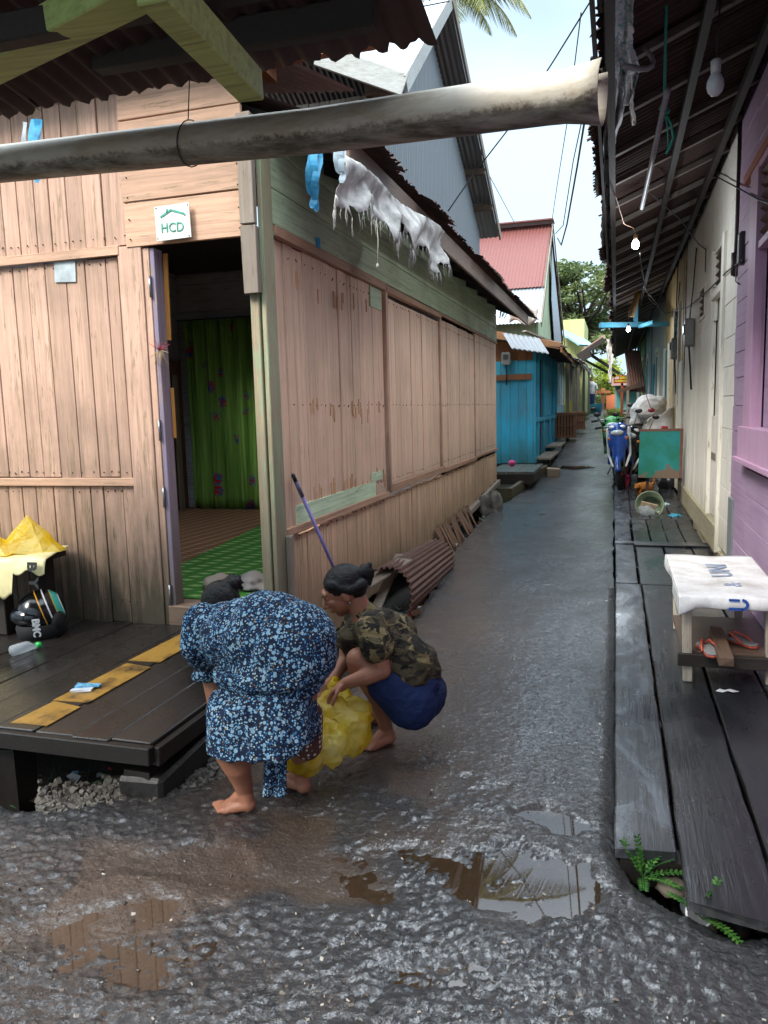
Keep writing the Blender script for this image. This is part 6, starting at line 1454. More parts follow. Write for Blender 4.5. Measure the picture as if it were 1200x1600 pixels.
def ban(u,v):
    x=sx0-.005+(sx1+.06-sx0)*u
    if v<.62: y=sy1-(sy1-sy0+.01)*(v/.62); z=TT+.004+.004*math.sin(u*9+v*5)
    else:
        k=(v-.62)/.38; y=sy0-.012-.012*math.sin(k*2.5)-.006*math.sin(u*19)*k; dr=.062+.045*(1-min(1,u/.16))**1+.055*max(0,(u-.86)/.14); z=TT+.004-dr*k
    return Vector((x,y,z))
m.grid(ban,50,34); 
def side_(u,v):
    y=sy0+(sy1-sy0)*u; k=v; return Vector((sx0-.007-.01*k*math.sin(u*9),y,TT+.004-(.055+.05*(1-min(1,u/.12)))*k))
m.grid(side_,30,5); m.build('banner_cover',M['banner'],t,solid=.002)
bp=simple('blue_print','#1f4fa0',.5,n=.2); gp_=simple('grey_blue_print','#8d98ac',.6,n=.3)
xc=(sx0+sx1)/2+.06
m=MB(); zf=sy0-.027
def arcb(m,c,r,a0,a1,w,n=14):
    pts=[Vector((c[0]+r*math.cos(rad(a0+(a1-a0)*i/n)),c[1],c[2]+r*1.0*math.sin(rad(a0+(a1-a0)*i/n)))) for i in range(n+1)]
    for p,q in zip(pts[:-1],pts[1:]): m.beam(p,q+(q-p)*.15,.002,w,up=(0,0,1) if 0 else (0,0,1))
# big letter lying on its side: two bars joined by a curve, half on the top and half on the apron
m.bb(xc-.055,xc+.01,zf-.002,zf,TT-.060,TT-.046); m.bb(xc-.055,xc-.005,zf-.001,zf+.001,TT-.014,TT-.002)
for i in range(10):
    a0=rad(-90+i*18); a1=rad(-90+(i+1)*18); m.beam((xc+.005+.026*math.cos(a0),zf-.001,TT-.030+.024*math.sin(a0)),(xc+.005+.026*math.cos(a1),zf-.001,TT-.030+.024*math.sin(a1)),.002,.014,up=(0,0,1))
m.build('lettering_u',bp,t)
text('lettering','UNI',.16,(xc-.02,sy0+.62,TT+.0105),(0,1,0),(-1,0,0),gp_,t,.001,.002,1.3)
text('lettering','&',.13,(xc,sy0+.25,TT+.0105),(0,1,0),(-1,0,0),gp_,t,.001,.0,1.2)
# flip-flops
def flip(label,c,rot,tilt=0,s_=1):
    t=thing('flip_flop',label,'sandal',c,'grey and coral flip-flops on the table shelf'); R=Matrix.Rotation(rot,3,'Z'); c=Vector(c)
    def outline(k,z): 
        return [c+R@Vector((x*k,y*k,z)) for x,y in [(-.03,-.10),(0,-.115),(.03,-.10),(.034,-.04),(.036,.03),(.044,.07),(.035,.11),(.0,.125),(-.035,.11),(-.044,.07),(-.034,.03),(-.032,-.04)]]
    m=MB(); m.prism(outline(1,0),(0,0,.012)); m.build('sole',simple('coral_rubber','#b8503c',.6),t,bevel=.003)
    m=MB(); m.prism(outline(.95,.0125),(0,0,.007)); m.build('footbed',simple('grey_footbed','#9a9a96',.7),t,bevel=.002)
    m=MB(); tp=c+R@Vector((0,.07,.02)); 
    for q in (-1,1): m.tube([tp,tp+R@Vector((q*.018,-.02,.028)),c+R@Vector((q*.036,-.01,.035)),c+R@Vector((q*.038,-.045,.015))],.0065,7)
    m.build('strap',simple('coral_strap','#cc5a44',.5),t)
flip('grey flip-flop with coral straps lying nearer the pale table leg',at(1106,1018,Z=.230),rad(8)); flip('grey flip-flop with coral straps tilted beside the wood block',at(1156,1005,Z=.230),rad(38))
m=MB(); a=at(1135,1035,Z=.252); b=at(1118,985,Z=.252); m.beam(a,b,.07,.045,jit=.003); o=m.build('wood_block',paint_wood('raw_block','#6a5040','#4a382e','Y',chip=.3,space='object'),bevel=.003); tag(o,'brown wood offcut lying between the flip-flops on the table shelf','wood block')
q=at(1135,1081,Z=BZ+.003); m=MB(); m.poly([q+Vector(v) for v in ((-.05,-.005,.002),(-.03,.02,.006),(-.01,.01,.004),(.02,.025,.008),(.06,.008,.003),(.03,-.012,.004),(.005,-.004,.007),(-.02,-.02,.003))]); o=m.build('paper_scrap',simple('paper','#d8d8d6',.6),solid=.001); tag(o,'torn white paper scrap on the planks below the banner table','paper')
# plants at the broken boardwalk end
M['fern']=leafmat('bright_leaflets','#234a1c','#3a6e2c','#5c8c3c')
def sprig(label,root,dirs,seed):
    rg=random.Random(seed); t=thing('seedling',label,'plant',root); m=MB(); st=MB()
    for (dx,dy,dz,L_) in dirs:
        p=Vector(root); d=Vector((dx,dy,dz)).normalized(); pts=[p.copy()]; n=10
        for i in range(n): p=p+d*L_/n; d=(d+Vector((0,0,-.07))).normalized(); pts.append(p.copy())
        st.tube(pts,.0016,5)
        for i in range(2,n+1):
            tg=(pts[i]-pts[i-1]).normalized(); sd=tg.cross(Vector((0,0,1))).normalized()
            for q in (-1,1):
                e=pts[i]; ll=.022*(1-.5*abs(i/n-.55)); v=(sd*q+tg*.35+Vector((0,0,.1))).normalized(); w=tg*.0062
                m.add([e,e+v*ll*.4-w,e+v*ll,e+v*ll*.4+w],[(0,1,2,3)],rg.random())
    st.build('stem',M['fern'],t); m.build('leaves',M['fern'],t)
q=at(1004,1372,Z=-.01)
sprig('green feathery seedling sprouting at the broken end of the first plank',q,[(-.4,.3,.9,.12),(.3,-.2,.6,.14),(.8,.1,.4,.15),(.0,-.7,.4,.1),(.5,.5,.9,.12),(-.1,.1,1,.13),(.9,-.3,.35,.12)],1)
q=at(1098,1436,Z=-.01)
sprig('second feathery seedling beside the clear cup at the boardwalk end',q,[(.1,-.1,.9,.10),(.8,-.2,.5,.13),(.6,-.7,.4,.13),(-.6,.1,.6,.11),(.3,.4,.9,.12)],2)
q=at(1090,1425,Z=-.02)
t=thing('cup','crushed clear plastic cup lying in the gap beside the seedling','cup',q)
m=MB(); Mx=Matrix.Translation(q)@Matrix.Rotation(rad(70),4,'X')@Matrix.Rotation(rad(20),4,'Y'); m.lathe([(.001,-.06),(.028,-.06),(.036,.0),(.038,.01),(.042,.012)],24,Mx); m.build('wall',M['clear'],t)
m=MB(); m.lathe([(.039,.010),(.044,.012),(.044,.015),(.039,.016)],24,Mx); m.build('rim',M['white_pl'],t)
crumple('stone',at(1052,1392,Z=-.05),.05,simple('brown_stone','#5f554c',.8,bumpk=.4),17,'flat brown stone at the edge of the gap under the boardwalk','stone',flat=.5)
m=MB(); rg=random.Random(19)
for i in range(40):
    q=at(rg.uniform(1080,1200),rg.uniform(1420,1455),Z=-.15); m.ell(q,(rg.uniform(.01,.03),)*3,seg=8,ring=5)
tag(m.build('rubble',simple('dark_rubble','#3a302a',.8,n=.4)),'dark rubble and scraps in the gap under the boardwalk end','rubble',kind='stuff')
m=MB(); m.bb(-.005,.02,2.27,2.33,-.2,.02); 
# eave things --------------------------------------------------
def bulb(label,q,lit,cord,s_=1.0):
    t=thing('light_bulb',label,'light bulb',q)
    if lit:
        s=NT('lit_bulb'); s.fin((1,1,1,1),.4); s.set(s.b.inputs['Emission Color'],(.86,.93,1,1)); s.b.inputs['Emission Strength'].default_value=14; mt=s.mat
    else: mt=simple('milky_bulb','#c9ccd0',.25)
    m=MB(); M_=Matrix.Translation(q)@Matrix.Scale(s_,4); m.lathe([(.0005,-.062),(.014,-.06),(.026,-.048),(.031,-.030),(.030,-.012),(.022,.006),(.015,.018)],20,M_); m.build('glass',mt,t)
    m=MB(); m.lathe([(.015,.018),(.017,.02),(.019,.06),(.012,.066),(.001,.066)],16,M_); m.build('socket',M['white_pl'] if not lit else simple('brown_socket','#8a6a4a',.6),t)
    m=MB(); m.tube(cord,.004,6); m.build('cord',simple('beige_cord','#b08a70',.6) if lit else M['wire'],t)
    if lit:
        l=bpy.data.lights.new('bulb_light','POINT'); l.energy=6; l.shadow_soft_size=.035; l.color=(.86,.93,1); lo=bpy.data.objects.new('bulb_light',l); COL.objects.link(lo); lo.parent=t; lo.location=(0,0,-.09)
q=at(1118,122,D=3.7); bulb('unlit milky bulb under the near right eave',q,False,[q+Vector((0,0,.06)),q+Vector((.02,.02,.5))],1.3)
q=at(993,378,D=6.8); bulb('lit white bulb hanging from a beige cord under the eave',q,True,[q+Vector((0,0,.06)),q+Vector((-.02,0,.12)),at(975,350,D=6.7),at(963,310,D=6.2),at(958,300,D=6.0)],1.0)
q=at(982,512,D=13.5); bulb('lit bulb farther along beneath the blue beam',q,True,[q+Vector((0,0,.06)),q+Vector((.0,0,.5))],1.1)
# hanging conduit with teal rope
a=at(1043,142,D=4.1); b=at(1003,325,D=6.2)
t=thing('pipe','thin grey pipe hanging slantwise under the eave by a teal rope','pipe',b); m=MB(); m.tube([a,b],.017,8); m.build('tube',simple('grey_conduit','#8d8f94',.5),t)
tr_=simple('teal_rope','#2f9c86',.7)
q=at(1038,172,D=4.39)
m=MB(); m.tube([at(1042,-30,D=3.72),at(1040,60,D=3.99),at(1038,170,D=4.36)],.008,6); m.tube([q,at(1049,195,D=4.39),at(1052,215,D=4.39),at(1046,232,D=4.39),at(1041,240,D=4.39)],.007,6); m.tube([q,at(1043,200,D=4.39),at(1044,232,D=4.39)],.004,6); m.tube([q+Vector((-.02,0,.02)),q+Vector((.02,-.01,-.02))],.018,8)
o=m.build('rope',tr_,loc=q); tag(o,'teal rope knotted round the slanting grey pipe','rope')
# torn banner plastic along the eave edge
s=NT('torn_banner_film'); p=s.pos(); a=s.noise(s.map(p,(14,14,2.5)),1.6,5,.7,.8); s.fin(s.mix(s.ramp(a,[(.50,0),(.56,1)]),sr('#b9bec2'),sr('#3f8f92')),.5,s.bump(a,.5,.02),spec=.4); M['film']=s.mat
def sheet_hang(name,label,rows,mat,cat,seed=1,nu=8,solid=.0015):
    """rows: (left px, right px, py, D) down the sheet"""
    m=MB(); vs=[]; n=len(rows); K=6; R_=[]
    for i in range(n-1):
        for k in range(K):
            t=k/K; R_.append([rows[i][j]*(1-t)+rows[i+1][j]*t for j in range(4)])
    R_.append(list(rows[-1])); rg=random.Random(seed)
    for i,(l,r,py,D) in enumerate(R_):
        jl=rg.uniform(-1.5,1.5); jr=rg.uniform(-1.5,1.5)
        for k in range(nu+1):
            u=k/nu; vs.append(at(l+jl+(r+jr-l-jl)*u,py,D=D+.035*math.sin(u*9+i*.25+seed)+.02*math.sin(u*23)))
    m.add(vs,[(i*(nu+1)+k,i*(nu+1)+k+1,(i+1)*(nu+1)+k+1,(i+1)*(nu+1)+k) for i in range(len(R_)-1) for k in range(nu)],.5,True)
    o=m.build(name,mat,solid=solid); return tag(o,label,cat)
sheet_hang('banner_sheet','torn pale and teal banner film hanging at the near eave edge by the gutter end',[(953,990,-40,3.20),(952,990,40,3.63),(954,989,70,3.83),(958,1001,105,4.08),(963,994,130,4.28),(972,982,165,4.60)],M['film'],'plastic sheet',1)
sheet_hang('film_strip','narrow white strip of film dangling beside the torn banner',[(978,990,95,4.00),(981,990,130,4.28),(984,991,170,4.65),(986,993,196,4.93)],simple('dirty_film','#c9c6bc',.5),'plastic strip',3,3)
sheet_hang('tarpaulin','bunched grey-white tarpaulin strip running along the right eave edge',[(938,962,-40,3.20),(944,960,60,3.76),(946,978,140,4.37),(944,972,185,4.81),(943,960,230,5.35),(944,955,290,6.29),(940,957,335,7.24),(939,955,370,8.21),(941,953,398,9.19),(940,950,412,9.77)],simple('grey_tarp_film','#8d8a90',.5,n=.3,scale=12),'tarpaulin',5,10)
sheet_hang('tarpaulin','small white rag of tarpaulin hanging from the far eave edge',[(948,953,530,15),(949,958,555,15),(951,957,580,15),(952,956,600,15)],M['white_cl'],'tarpaulin',7,4)
m=MB(); m.tube([at(975,103,D=3.9),at(1000,108,D=3.95),at(1012,107,D=3.95),at(1019,103,D=3.95),at(1021,95,D=3.95),at(1017,87,D=3.95),at(1010,80,D=3.95),at(1005,75,D=3.95)],[.016,.015,.014,.014,.013,.012,.011,.011],8); o=m.build('bent_rod',simple('grey_metal_rod','#8a8a8c',.45)); tag(o,'bent grey metal hook rod poking through the torn banner film','rod')
# blue beam and broom
t=thing('beam','turquoise timber beam with a short upright crossing under the right eave','beam',at(995,508,D=9))
bpaint=paint_wood('blue_beam_paint','#2f8fae','#3a6a78','X',chip=.25)
m=MB(); m.beam(at(938,508,D=13.8),at(1047,506,D=14.2),.08,.09,jit=.004); m.beam(at(993,506,D=14),at(994,466,D=14),.08,.08,up=(0,1,0)); m.beam(at(1000,510,D=13.8),at(1022,503,D=13.2),.06,.06); m.each('timber',bpaint,t,bevel=.003)
m=MB(); a=at(1003,437,D=13.5); b=at(986,494,D=13.5); m.tube([a,a.lerp(b,.4),b],[.075,.05,.055],8); o=m.build('broom',paint_wood('tan_broom','#9a7a4c','#5a4632','Z',chip=.3,space='object')); tag(o,'tan bundle of broom straw tied under the eave above the blue beam','broom')
# meters, boxes, pipes on the wall
def rmeter(label,px,py,X=.86,s_=1.0):
    q=at(px,py,X=X); t=thing('electric_meter',label,'electric meter',q)
    m=MB(); m.box(q,(.12*s_,.20*s_,.34*s_)); m.build('casing',M['grey_pl'],t,bevel=.02); m=MB(); m.box(q+Vector((-.065*s_,0,.04)),(.02,.13*s_,.12*s_)); m.build('glass',simple('meter_window','#3c4244',.15),t,bevel=.004)
    m=MB(); m.tube([q+Vector((0,0,-.17*s_)),q+Vector((.02,.02,-.4)),q+Vector((.04,.03,-.7))],.012,6); m.tube([q+Vector((0,0,.17)),q+Vector((.03,0,.5)),q+Vector((.05,-.1,1.0))],.008,6); m.build('conduit',M['wire'],t)
rmeter('grey electric meter on the white wall near the tan house',1077,520); rmeter('darker electric meter farther along, beside the teal louvre',1054,545,.86,.95)
q=at(1160,388,X=.90); t=thing('junction_box','dark ribbed box with a vertical pipe at the seam of the purple and white houses','box',q)
m=MB(); m.box(q,(.06,.10,.24)); m.build('casing',simple('dark_purple_box','#3c3440',.5),t,bevel=.015)
m=MB(); m.tube([at(1158,165,X=.90),at(1153,330,X=.905),at(1149,432,X=.90)],.018,8); m.tube([at(1149,395,X=.895),at(1148,430,X=.895)],.03,8); m.tube([q+Vector((0,.05,.05)),q+Vector((0,.25,.0)),q+Vector((0,.3,-.2)),q+Vector((0,.1,-.25))],.005,6); m.build('pipe',simple('maroon_pipe','#3a2a30',.6),t)
wire('cable looping along the right house fronts under the vents',[at(1000,405,D=7.5),at(1010,455,D=12),at(1040,490,X=.88),at(1075,480,X=.89),at(1105,455,X=.89),at(1135,425,X=.89),at(1162,405,X=.89)],.007)
wire('cable from the roof to the purple house window',[at(1112,272,X=.88),at(1150,292,X=.88),at(1185,312,X=.86),at(1215,322,X=.86)],.006)
wire('cable crossing from the rafters to the white wall above the vents',[at(1015,300,D=6.5),at(1065,345,D=8),at(1092,382,X=.88),at(1103,390,X=.88),at(1102,425,X=.89)],.006)
wire('thin cable hanging down below the lit bulb',[at(1000,395,D=6.8),at(1003,430,D=7.4),at(1015,468,D=9),at(1038,488,D=12)],.004)
wire('vertical cable on the tan house front',[at(1060,405,X=.9),at(1058,450,X=.9),at(1056,500,X=.9)],.008)
# green board
t=thing('green_board','battered green sheet-metal board standing in front of the scooters','board',at(1030,770,Y=11.3,))
a=at(999,673,Y=11.2); b=at(1062,747,Y=11.2)
s=NT('worn_green_paint'); p=s.pos(); a1=s.noise(p,3.5,6,.65); z_=s.sep(p)[2]
rust=s.ramp(s.ma('ADD',s.noise(p,7,6,.7),s.ma('MULTIPLY',s.sstep(z_,b.z+.17,b.z+.02),.25)),[(.62,0),(.68,1)])
M['gboard']=s.fin(s.mix(rust,s.mix(s.ramp(a1,[(.4,0),(.65,1)]),sr('#146a58'),sr('#1f7d80')),sr('#6a5a4c')),.45,s.bump(a1,.15,.01))
w_=b.x-a.x
m=MB(); m.box(((a.x+b.x)/2,11.2,(a.z+b.z)/2),(w_,.02,a.z-b.z),(0,rad(1.5),0)); m.build('panel',M['gboard'],t,bevel=.003)
m=MB(); m.bb(a.x-.01,b.x+.01,11.185,11.22,a.z-.012,a.z+.02,jit=.004); m.bb(b.x-.005,b.x+.03,11.185,11.22,b.z,a.z+.01,jit=.004); m.each('frame',M['roof_rust'],t)
m=MB(); m.bb(b.x-.02,b.x+.02,11.22,11.26,.15,a.z); m.bb(a.x+.1,a.x+.14,11.25,11.29,.15,a.z-.2); m.each('leg',M['bare_dark'],t)
# bucket
q=at(1016,805,Z=.075)
t=thing('bucket','tipped grey-green bucket spilling cardboard and a plastic bag on the boardwalk','bucket',q)
c0=at(1015,789,Y=q.y)
Mx=Matrix.Translation(c0)@Matrix.Rotation(rad(-4),4,'Z')@Matrix.Rotation(rad(78),4,'X')
m=MB(); m.lathe([(.001,-.20),(.13,-.20),(.172,.02),(.180,.022),(.180,.035),(.168,.035),(.128,-.19),(.001,-.19)],30,Mx); m.build('wall',simple('grey_green_plastic','#6f7d66',.5,n=.3,scale=9),t)
m=MB(); m.prism([c0+Vector(v) for v in ((-.10,-.05,.05),(.10,-.06,.0),(.06,-.03,-.05),(-.12,-.02,-.02))],(0,.01,.008)); o=m.build('cardboard',simple('cardboard','#a08c74',.8)); tag(o,'scrap of cardboard sticking out of the tipped bucket','cardboard')
crumple('plastic_bag',c0+Vector((-.05,-.08,-.13)),.10,M['clear'],8,'clear crumpled bag in the mouth of the tipped bucket','bag',flat=.9)
def blob(name,px,py,z,r,mat,seed,label,cat,flat=.5,sq=(1,1,1)):
    crumple(name,at(px,py,Z=z),r,mat,seed,label,cat,flat=flat,sq=sq,amp=.45)
blob('glove',1040,792,.075,.07,simple('pale_aqua_cloth','#a9c4c4',.7,n=.3),31,'pale aqua glove lying by the wall behind the bucket','glove')
blob('cloth',1055,808,.075,.09,simple('blue_net','#2f88a0',.7,n=.4,scale=60),32,'small blue cloth lying against the white wall skirting','cloth',flat=.3)
blob('rag',1033,803,.075,.07,M['white_cl'],33,'dirty white rag between the bucket and the blue cloth','rag',flat=.3)
blob('black_bag',1048,772,.075,.17,M['black'],34,'black bag slumped behind the ginger cat under the green board','bag',flat=1.4)
# shoes
for i,(px,py,rz_,lb) in enumerate(((972,781,.3,'black sandal at the lane side of the boardwalk'),(990,782,-.2,'black sandal nearer the tipped bucket'))):
    c=at(px,py,Z=.075); m=MB(); R=Matrix.Rotation(rad(80)+rz_,3,'Z'); m.prism([c+R@Vector((x,y,0)) for x,y in [(-.03,-.12),(.03,-.12),(.045,.05),(.03,.13),(-.03,.13),(-.045,.05)]],(0,0,.02)); m.tube([c+R@Vector((-.04,.05,.01)),c+R@Vector((0,.04,.06)),c+R@Vector((.04,.05,.01))],.014,8); o=m.build('sandal',M['rubber'],bevel=.004); tag(o,lb,'sandal','black sandals on the boardwalk')
m=MB(); c=at(980,802,Z=.075); m.tube([c+Vector((-.07,0,.012)),c+Vector((.2,.05,.012))],.014,8); o=m.build('stick',M['black']); tag(o,'short black stick lying across the boardwalk before the bucket','stick')
# ginger cat
cq=at(1002,782,Z=.077)
t=None
s=NT('ginger_fur'); p=s.pos('object'); a=s.noise(s.map(p,(14,40,14)),1.4,5,.7); M['fur']=s.fin(s.mix(a,sr('#7d4a22'),sr('#b8793c')),.9,s.bump(s.noise(p,220,3),.6,.01),spec=.1)
m=MB(); X_c=Vector((.72,.69,0)).normalized(); Y_c=Vector((-.69,.72,0)); CS=1.25; cc=cq+Vector((.02,.0,.20))
m.ell(cc+X_c*.07,(.10,.065,.078)); m.ell(cc-X_c*.04,(.085,.06,.072)); m.cap2(cc-X_c*.06,cc+X_c*.10,.062,.070)
hd_=cc-X_c*.135+UV*.015-Y_c*.02; m.cap2(cc-X_c*.08,hd_,.045,.036); m.ell(hd_,(.046,.044,.040)); m.ell(hd_-X_c*.03-Y_c*.015-UV*.014,(.022,.020,.016))
for q_ in (-1,1): e=hd_+Y_c*q_*.026+UV*.028; m.cap2(e,e+UV*.026+Y_c*q_*.004,.014,.004,8)
for x,y,f_ in ((-.09,-.035,0),(-.07,.035,.02),(.12,-.04,0),(.14,.035,.01)):
    tp=cc+X_c*x+Y_c*y-UV*.04; 
    if x<0: m.cap2(tp,tp-UV*.07+X_c*f_,.026,.017,10); m.cap2(tp-UV*.07+X_c*f_,Vector((tp.x,tp.y,cq.z+.016)),.017,.013,10); m.ell(Vector((tp.x-.012,tp.y,cq.z+.012)),(.020,.014,.012))
    else: m.cap2(tp+UV*.01,tp-UV*.045-X_c*.03,.040,.024,10); k_=tp-UV*.045-X_c*.03; h_=Vector((tp.x+.025,tp.y,cq.z+.055)); m.cap2(k_,h_,.022,.014,10); e=Vector((tp.x+.005,tp.y,cq.z+.014)); m.cap2(h_,e,.014,.012,10); m.ell(e-X_c*.014,(.02,.013,.011))
tb=cc+X_c*.165+UV*.02; chain(m,[tb,tb+X_c*.05+UV*.03,tb+X_c*.06+UV*.10,tb+X_c*.03+UV*.15],[.020,.016,.014,.012],8)
o=fuse(m,'cat',M['fur'],.005,2); tag(o,'ginger cat standing behind the tipped bucket, below the green board','cat')
# scooters
def scooter(label,base,rz_,body,trim,rimc,lean=0,front=True):
    """origin under the middle; front of the scooter towards -Y"""
    t=thing('scooter',label,'scooter',base,'motor scooters parked nose to the viewer on the boardwalk')
    t.rotation_euler=(0,lean,rz_); W=[]
    def L2(m,name,mt,par=None,bevel=0,fz=None):
        if fz: o=fuse(m,name,mt,fz,3,None,loc=(0,0,0))
        else: o=m.build(name,mt,loc=(0,0,0),bevel=bevel)
        o.location=(0,0,0); o.parent=par or t; return o
    for y,nm in ((-.62,'front_wheel'),(.62,'rear_wheel')):
        Mx=Matrix.Translation((0,y,.27))@Matrix.Rotation(rad(90),4,'Y')
        w=bpy.data.objects.new(nm,None); COL.objects.link(w); w.parent=t
        m=MB(); n=28; prof=[(.215+.045*math.cos(a)*.9,.045*math.sin(a)) for a in np.linspace(0,2*math.pi,11)]; m.lathe(prof,n,Mx); L2(m,'tyre',M['rubber'],w)
        m=MB(); m.lathe([(.175,-.025),(.19,-.03),(.19,.03),(.175,.025),(.165,0),(.175,-.025)],n,Mx)
        for k in range(5):
            a=2*math.pi*k/5; p0=Vector((0,y,.27)); p1=p0+Vector((0,math.cos(a)*.175,math.sin(a)*.175)); m.cap2(p0,p1,.016,.011,8)
        m.lathe([(.001,-.05),(.04,-.05),(.04,.05),(.001,.05)],14,Mx); L2(m,'rim',rimc,w)
    m=MB(); m.tube([(-.07,-.62,.27),(-.07,-.50,.62),(-.05,-.46,.78)],.02,8); m.tube([(.07,-.62,.27),(.07,-.50,.62),(.05,-.46,.78)],.02,8); L2(m,'fork',M['steel'])
    m=MB(); 
    for i in range(9):
        a=rad(20+i*15); a2=rad(20+(i+1)*15); m.cap2((0,-.62-math.cos(a)*.285,.27+math.sin(a)*.285),(0,-.62-math.cos(a2)*.285,.27+math.sin(a2)*.285),.045,.045,10)
    L2(m,'mudguard',body,fz=.012)
    m=MB(); m.cap2((0,-.60,.55),(0,-.52,.95),.10,.13,16); m.ell((0,-.56,.80),(.17,.10,.20)); m.ell((0,-.50,1.0),(.16,.12,.09)); m.cap2((-.13,-.48,.75),(-.17,-.42,.45),.05,.03,12); m.cap2((.13,-.48,.75),(.17,-.42,.45),.05,.03,12); L2(m,'front_fairing',body,fz=.012)
    m=MB(); m.cap2((-.155,-.50,.98),(-.165,-.50,.58),.035,.022,12); m.cap2((-.165,-.50,.58),(-.10,-.60,.40),.022,.02,12); m.cap2((.155,-.50,.98),(.165,-.50,.58),.035,.022,12); m.cap2((.165,-.50,.58),(.10,-.60,.40),.022,.02,12); m.cap2((-.10,-.58,1.02),(.10,-.58,1.02),.03,.03,12); L2(m,'trim_panel',trim,fz=.010)
    m=MB(); m.ell((0,-.635,.93),(.10,.05,.05)); L2(m,'headlight',simple('lamp_glass','#b9c4c8',.08))
    for q_ in (-1,1): 
        m=MB(); m.ell((q_*.13,-.60,.84),(.03,.035,.03)); L2(m,'indicator',simple('amber_lens','#b86a1e',.2))
    m=MB(); m.tube([(-.34,-.34,1.02),(-.18,-.42,1.03),(0,-.46,1.0),(.18,-.42,1.03),(.34,-.34,1.02)],.014,8); L2(m,'handlebar',M['steel'])
    for q_ in (-1,1):
        m=MB(); m.tube([(q_*.25,-.38,1.03),(q_*.37,-.32,1.02)],.02,10); L2(m,'grip',M['rubber'])
        m=MB(); m.tube([(q_*.24,-.40,1.03),(q_*.28,-.42,1.15),(q_*.31,-.40,1.22)],.006,6); m.ell((q_*.32,-.40,1.24),(.058,.012,.035),(0,0,0)); L2(m,'mirror',M['black'])
    m=MB(); m.cap2((0,-.40,.36),(0,.05,.36),.09,.09,14); m.cap2((0,-.44,.40),(0,-.44,.85),.10,.07,14); m.cap2((0,.05,.40),(0,.70,.62),.13,.08,16); m.ell((0,.35,.55),(.15,.38,.15)); L2(m,'rear_body',body,fz=.014)
    m=MB(); m.cap2((0,.02,.72),(0,.62,.78),.12,.09,16); m.ell((0,.3,.74),(.14,.34,.055)); L2(m,'seat',M['rubber'],fz=.012)
    m=MB(); m.cap2((.15,.35,.30),(.17,.78,.36),.045,.055,12); L2(m,'exhaust',M['steel'])
    m=MB(); m.tube([(-.08,.1,.25),(-.2,.02,.02)],.01,6); m.ell((0,.45,.3),(.1,.2,.12)); L2(m,'engine',M['black'])
    return t
wp=simple('white_gloss','#cfd4d8',.2,space='object'); bp2=simple('blue_gloss','#1c4a9c',.22,space='object'); gpn=simple('green_gloss','#2c9a46',.3,space='object'); bk=simple('black_gloss','#15161a',.2,space='object'); pk=simple('pink_rim','#d2286a',.35,space='object'); gyr=simple('dark_rim','#2a2c30',.4,.6,space='object'); rdr=simple('red_rim','#8a1c2c',.4,space='object')
S1=at(1003,772,Z=.075)
scooter('front scooter, black and white with a pink front wheel, half behind the green board',(S1.x-.12,S1.y+.75,.075),rad(-14),bk,wp,pk,rad(5))
S2=at(975,772,Z=.16)
scooter('blue and white scooter with a dark red wheel, behind the front one',(.15,13.3,.13),rad(-6),bp2,wp,rdr,rad(-4))
scooter('green-fronted scooter behind the blue one at the lane edge',(.06,14.7,.22),rad(-4),gpn,bk,gyr,rad(-5))
# white sacks
s=NT('white_sack_cloth'); p=s.pos('object'); M['sackw']=s.fin(s.mix(s.noise(p,5,5),sr('#a9a9a8'),sr('#cfcfce')),.75,s.bump(s.noise(p,9,5,.6,.6),.5,.03))
m=MB(); c=at(1013,640,D=13.3); m.ell(c,(.24,.28,.22),(0,.5,0)); m.ell(c+Vector((.12,.1,-.25)),(.24,.28,.3)); m.cap2(c+Vector((.06,0,.0)),c+Vector((.18,0,.08)),.16,.12); m.cap2(c+Vector((-.1,0,.0)),c+Vector((-.2,0,-.2)),.16,.12); o=fuse(m,'sack',M['sackw'],.02,3); folds(o,.10,1,1,1,2.2,5,.04); tag(o,'bulging white sack resting on top of the parked scooters','sack')
m=MB(); c=at(1032,665,D=12.6); m.grid(lambda u,v: c+Vector(((u-.5)*.42,.05*math.sin(u*7)+.03*math.sin(v*5),(.5-v)*.44+.22*(u-.6)*(1-v)+.02*math.sin(u*9))),16,16); o=m.build('cloth',M['sackw'],solid=.01); tag(o,'hanging white cloth with a raised corner beside the sack','cloth')
m=MB(); c=at(1018,641,D=12.3); m.ell(c,(.055,.02,.035)); m.tube([c,c+Vector((-.05,0,.14)),c+Vector((-.09,.02,.26))],.006,6); o=m.build('mirror',simple('red_plastic','#8a1f2a',.3)); tag(o,'red scooter mirror standing out against the white sack','mirror')
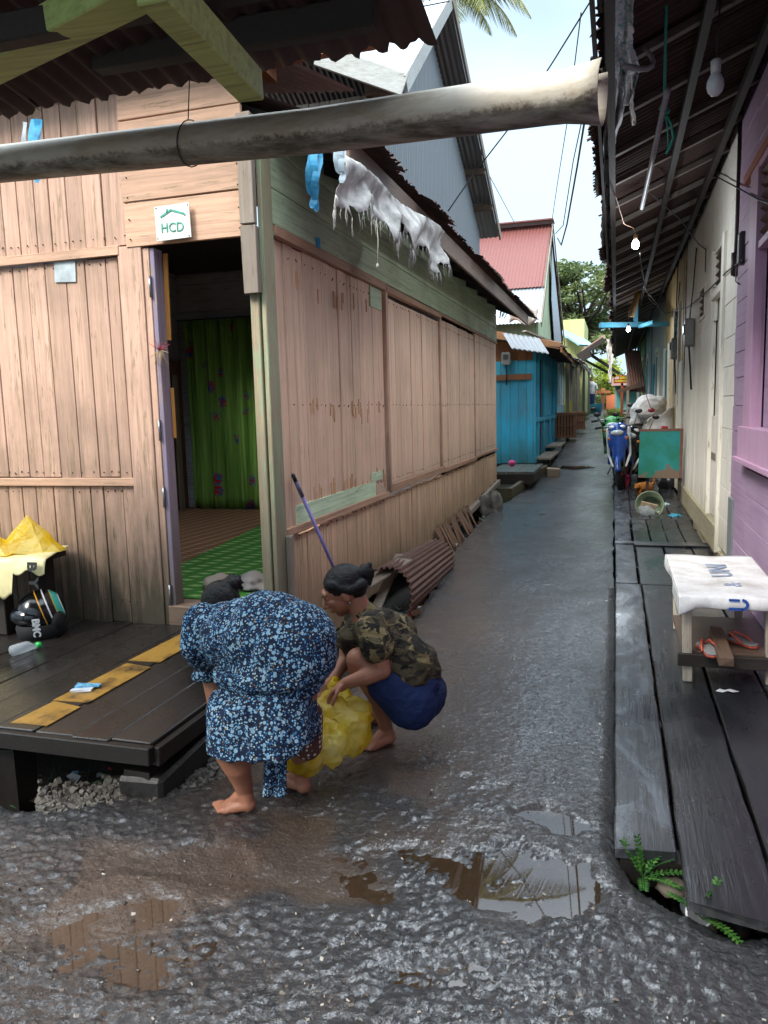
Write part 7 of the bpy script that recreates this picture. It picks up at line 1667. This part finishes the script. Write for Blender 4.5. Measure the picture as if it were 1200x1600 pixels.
m=MB(); c=at(1038,668,D=12.2); m.box(c,(.10,.06,.05),jit=.01); o=m.build('red_cap',simple('red_object','#a8222a',.4),bevel=.01); tag(o,'small red object on the ledge above the green board','object')
# far person with cyan tub
c=at(924,642,Y=40); 
t=thing('person','distant person in a white top standing at the left end of the lane','person',(c.x,40,gz(40)))
m=MB(); g=Vector((c.x,40,gz(40))); chain(m,[g+Vector((.09,0,.08)),g+Vector((.09,0,.48)),g+Vector((.08,0,.86))],[.05,.06,.09]); chain(m,[g+Vector((-.09,0,.08)),g+Vector((-.09,0,.48)),g+Vector((-.08,0,.86))],[.05,.06,.09]); m.cap2(g+Vector((0,0,.9)),g+Vector((0,0,1.35)),.14,.15); m.cap2(g+Vector((0,0,1.4)),g+Vector((0,0,1.5)),.06,.055); m.ell(g+Vector((0,0,1.6)),(.085,.095,.115))
for q_ in (-1,1): chain(m,[g+Vector((q_*.2,0,1.35)),g+Vector((q_*.25,-.02,1.07)),g+Vector((q_*.22,-.12,.85))],[.05,.042,.03]); m.ell(g+Vector((q_*.09,-.06,.04)),(.045,.12,.04))
fuse(m,'body',M['skin'],.015,2,t)
m=MB(); m.cap2(g+Vector((0,0,.95)),g+Vector((0,0,1.36)),.17,.175); 
for q_ in (-1,1): m.cap2(g+Vector((q_*.19,0,1.35)),g+Vector((q_*.24,-.01,1.15)),.075,.07)
fuse(m,'shirt',M['white_cl'],.015,2,t)
m=MB(); m.cap2(g+Vector((0,0,.85)),g+Vector((0,0,.45)),.17,.15); fuse(m,'skirt',M['navy'],.015,2,t)
m=MB(); m.ell(g+Vector((0,.015,1.63)),(.092,.098,.11)); fuse(m,'hair',M['hair'],.012,2,t)
c=at(931,645,Y=38.5); m=MB(); m.lathe([(.001,.02),(.26,.0),(.34,.42),(.36,.44),(.33,.44),(.24,.04),(.001,.04)],20,Matrix.Translation((c.x,38.5,gz(38.5)))); o=m.build('tub',simple('cyan_plastic','#5ab8cc',.4)); tag(o,'cyan plastic tub beside the distant person','tub')
